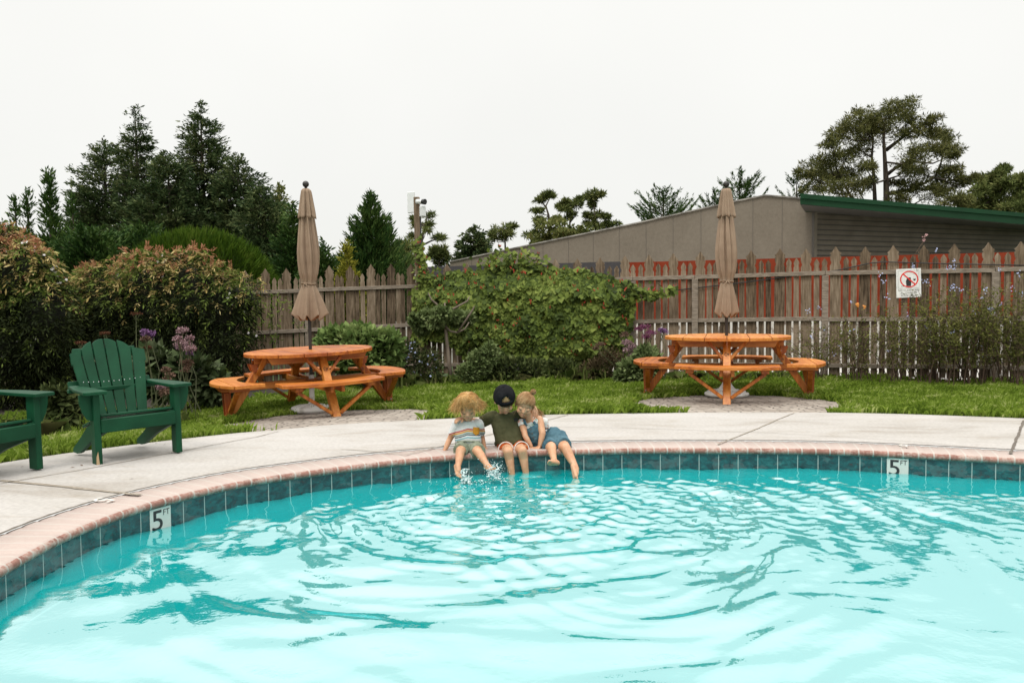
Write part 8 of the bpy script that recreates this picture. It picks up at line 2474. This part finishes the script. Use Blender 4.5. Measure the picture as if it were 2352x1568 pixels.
for _ in range(60):           # flyaway wisps at temples and nape
    ph = r_.uniform(0, 2 * math.pi); th = R(r_.uniform(80, 130)); a = Vector((math.sin(th) * math.cos(ph), math.sin(th) * abs(math.sin(ph)) * 0.9, math.cos(th)))
    w = r_.normal(size=3) * 0.03
    paths.append([surf(a, 1.03 + 0.22 * s_ * s_) + Vector(w) * s_ + Vector((0, 0, -0.03)) * s_ for s_ in np.linspace(0, 1, 6)])
for _ in range(90):           # the end of her hair behind the shoulder
    q = K(1485 + r_.normal() * 14, 500 + r_.normal() * 14, 6.46)
    d = Vector((0.035 + r_.normal() * 0.015, 0.01, -0.040 + r_.normal() * 0.012)); w = r_.uniform(0, 6.28)
    paths.append([q + d * s_ + Vector((math.sin(6 * s_ + w), 0, math.cos(6 * s_ + w))) * 0.006 * s_ for s_ in np.linspace(0, 1, 6)])
strands('hair', paths, M_hlight, k3, 0.0018)

# ------------------------------------------------------------------ splashes
m, nt, b = new_mat('splashing water')
b.inputs['Base Color'].default_value = (0.80, 0.93, 0.93, 1); b.inputs['Roughness'].default_value = 0.12; b.inputs['IOR'].default_value = 1.33
b.inputs['Transmission Weight'].default_value = 0.35
M_splash = m
def splash(label, paths, seed, drops, centre, spread):
    r_ = np.random.default_rng(seed)
    c = paths[0][0]
    root = empty('water_splash', (c.x, c.y, WATER_Z), 0, label, 'splash', 'splashes at the feet in the pool')
    fl = Flesh()
    for p in paths:
        for a, b_ in zip(p[:-1], p[1:]):
            for _ in range(11):
                t = r_.random(); q = a.lerp(b_, t) + Vector(r_.normal(size=3) * 0.010); q2 = q + (b_ - a) * r_.uniform(0.1, 0.35) + Vector(r_.normal(size=3) * 0.012)
                fl.cap(q, r_.uniform(0.002, 0.0055), q2, r_.uniform(0.0015, 0.004), n=8)
    fl.fuse('sheet', M_splash, root, 0.0026, 1)
    mb = MB()
    for _ in range(drops):
        d = r_.normal(size=3); q = centre + Vector((d[0] * spread[0], d[1] * spread[1], abs(d[2]) * spread[2]))
        rr = r_.uniform(0.0012, 0.0032) * (1.3 if r_.random() < 0.15 else 1)
        mb.lathe([(rr * 0.05, -rr), (rr * 0.75, -rr * 0.65), (rr, 0), (rr * 0.7, rr * 0.75), (rr * 0.05, rr * 1.1)], 7, tuple(q))
    mb.build('droplets', M_splash, root, True, True)['kind'] = 'stuff'
    # churned foam lying on the surface
    mb = MB()
    for _ in range(40):
        d = r_.normal(size=2); x, y = centre.x + d[0] * 0.16, centre.y - 0.05 + d[1] * 0.13; rr = r_.uniform(0.002, 0.006)
        mb.lathe([(rr * 0.4, -0.003), (rr * r_.uniform(0.9, 1.6), 0.0), (rr * 0.7, 0.0035), (rr * 0.1, 0.005)], 8, (x, y, WATER_Z + 0.004))
    mb.build('foam', M_splash, root, True, True)['kind'] = 'stuff'
w1 = [K(476, 1290, 5.86), K(500, 1345, 5.84), K(525, 1400, 5.83), K(540, 1455, 5.82)]
splash('thin splash streaming off the leftmost foot of the person in stripes', [w1, [K(480, 1290, 5.86), K(518, 1306, 5.84)], [K(535, 1440, 5.82), K(585, 1450, 5.82)], [K(520, 1400, 5.83), K(470, 1465, 5.82)], [K(540, 1450, 5.82), K(560, 1385, 5.85)]], 210, 60, K(520, 1420, 5.84), (0.05, 0.05, 0.03))
w2 = [K(850, 1330, 5.84), K(880, 1270, 5.83), K(915, 1235, 5.82)]
splash('bigger white splash thrown up beside the legs of the person in the cap', [w2, [K(870, 1380, 5.83), K(900, 1300, 5.82), K(945, 1275, 5.82)], [K(830, 1390, 5.83), K(900, 1350, 5.82), K(960, 1330, 5.82)], [K(820, 1370, 5.84), K(850, 1310, 5.84)], [K(900, 1395, 5.82), K(955, 1390, 5.81), K(985, 1420, 5.8)], [K(920, 1240, 5.82), K(950, 1300, 5.82)], [K(860, 1300, 5.83), K(930, 1310, 5.82)], [K(840, 1350, 5.83), K(940, 1370, 5.81)]], 211, 110, K(890, 1340, 5.83), (0.05, 0.05, 0.05))
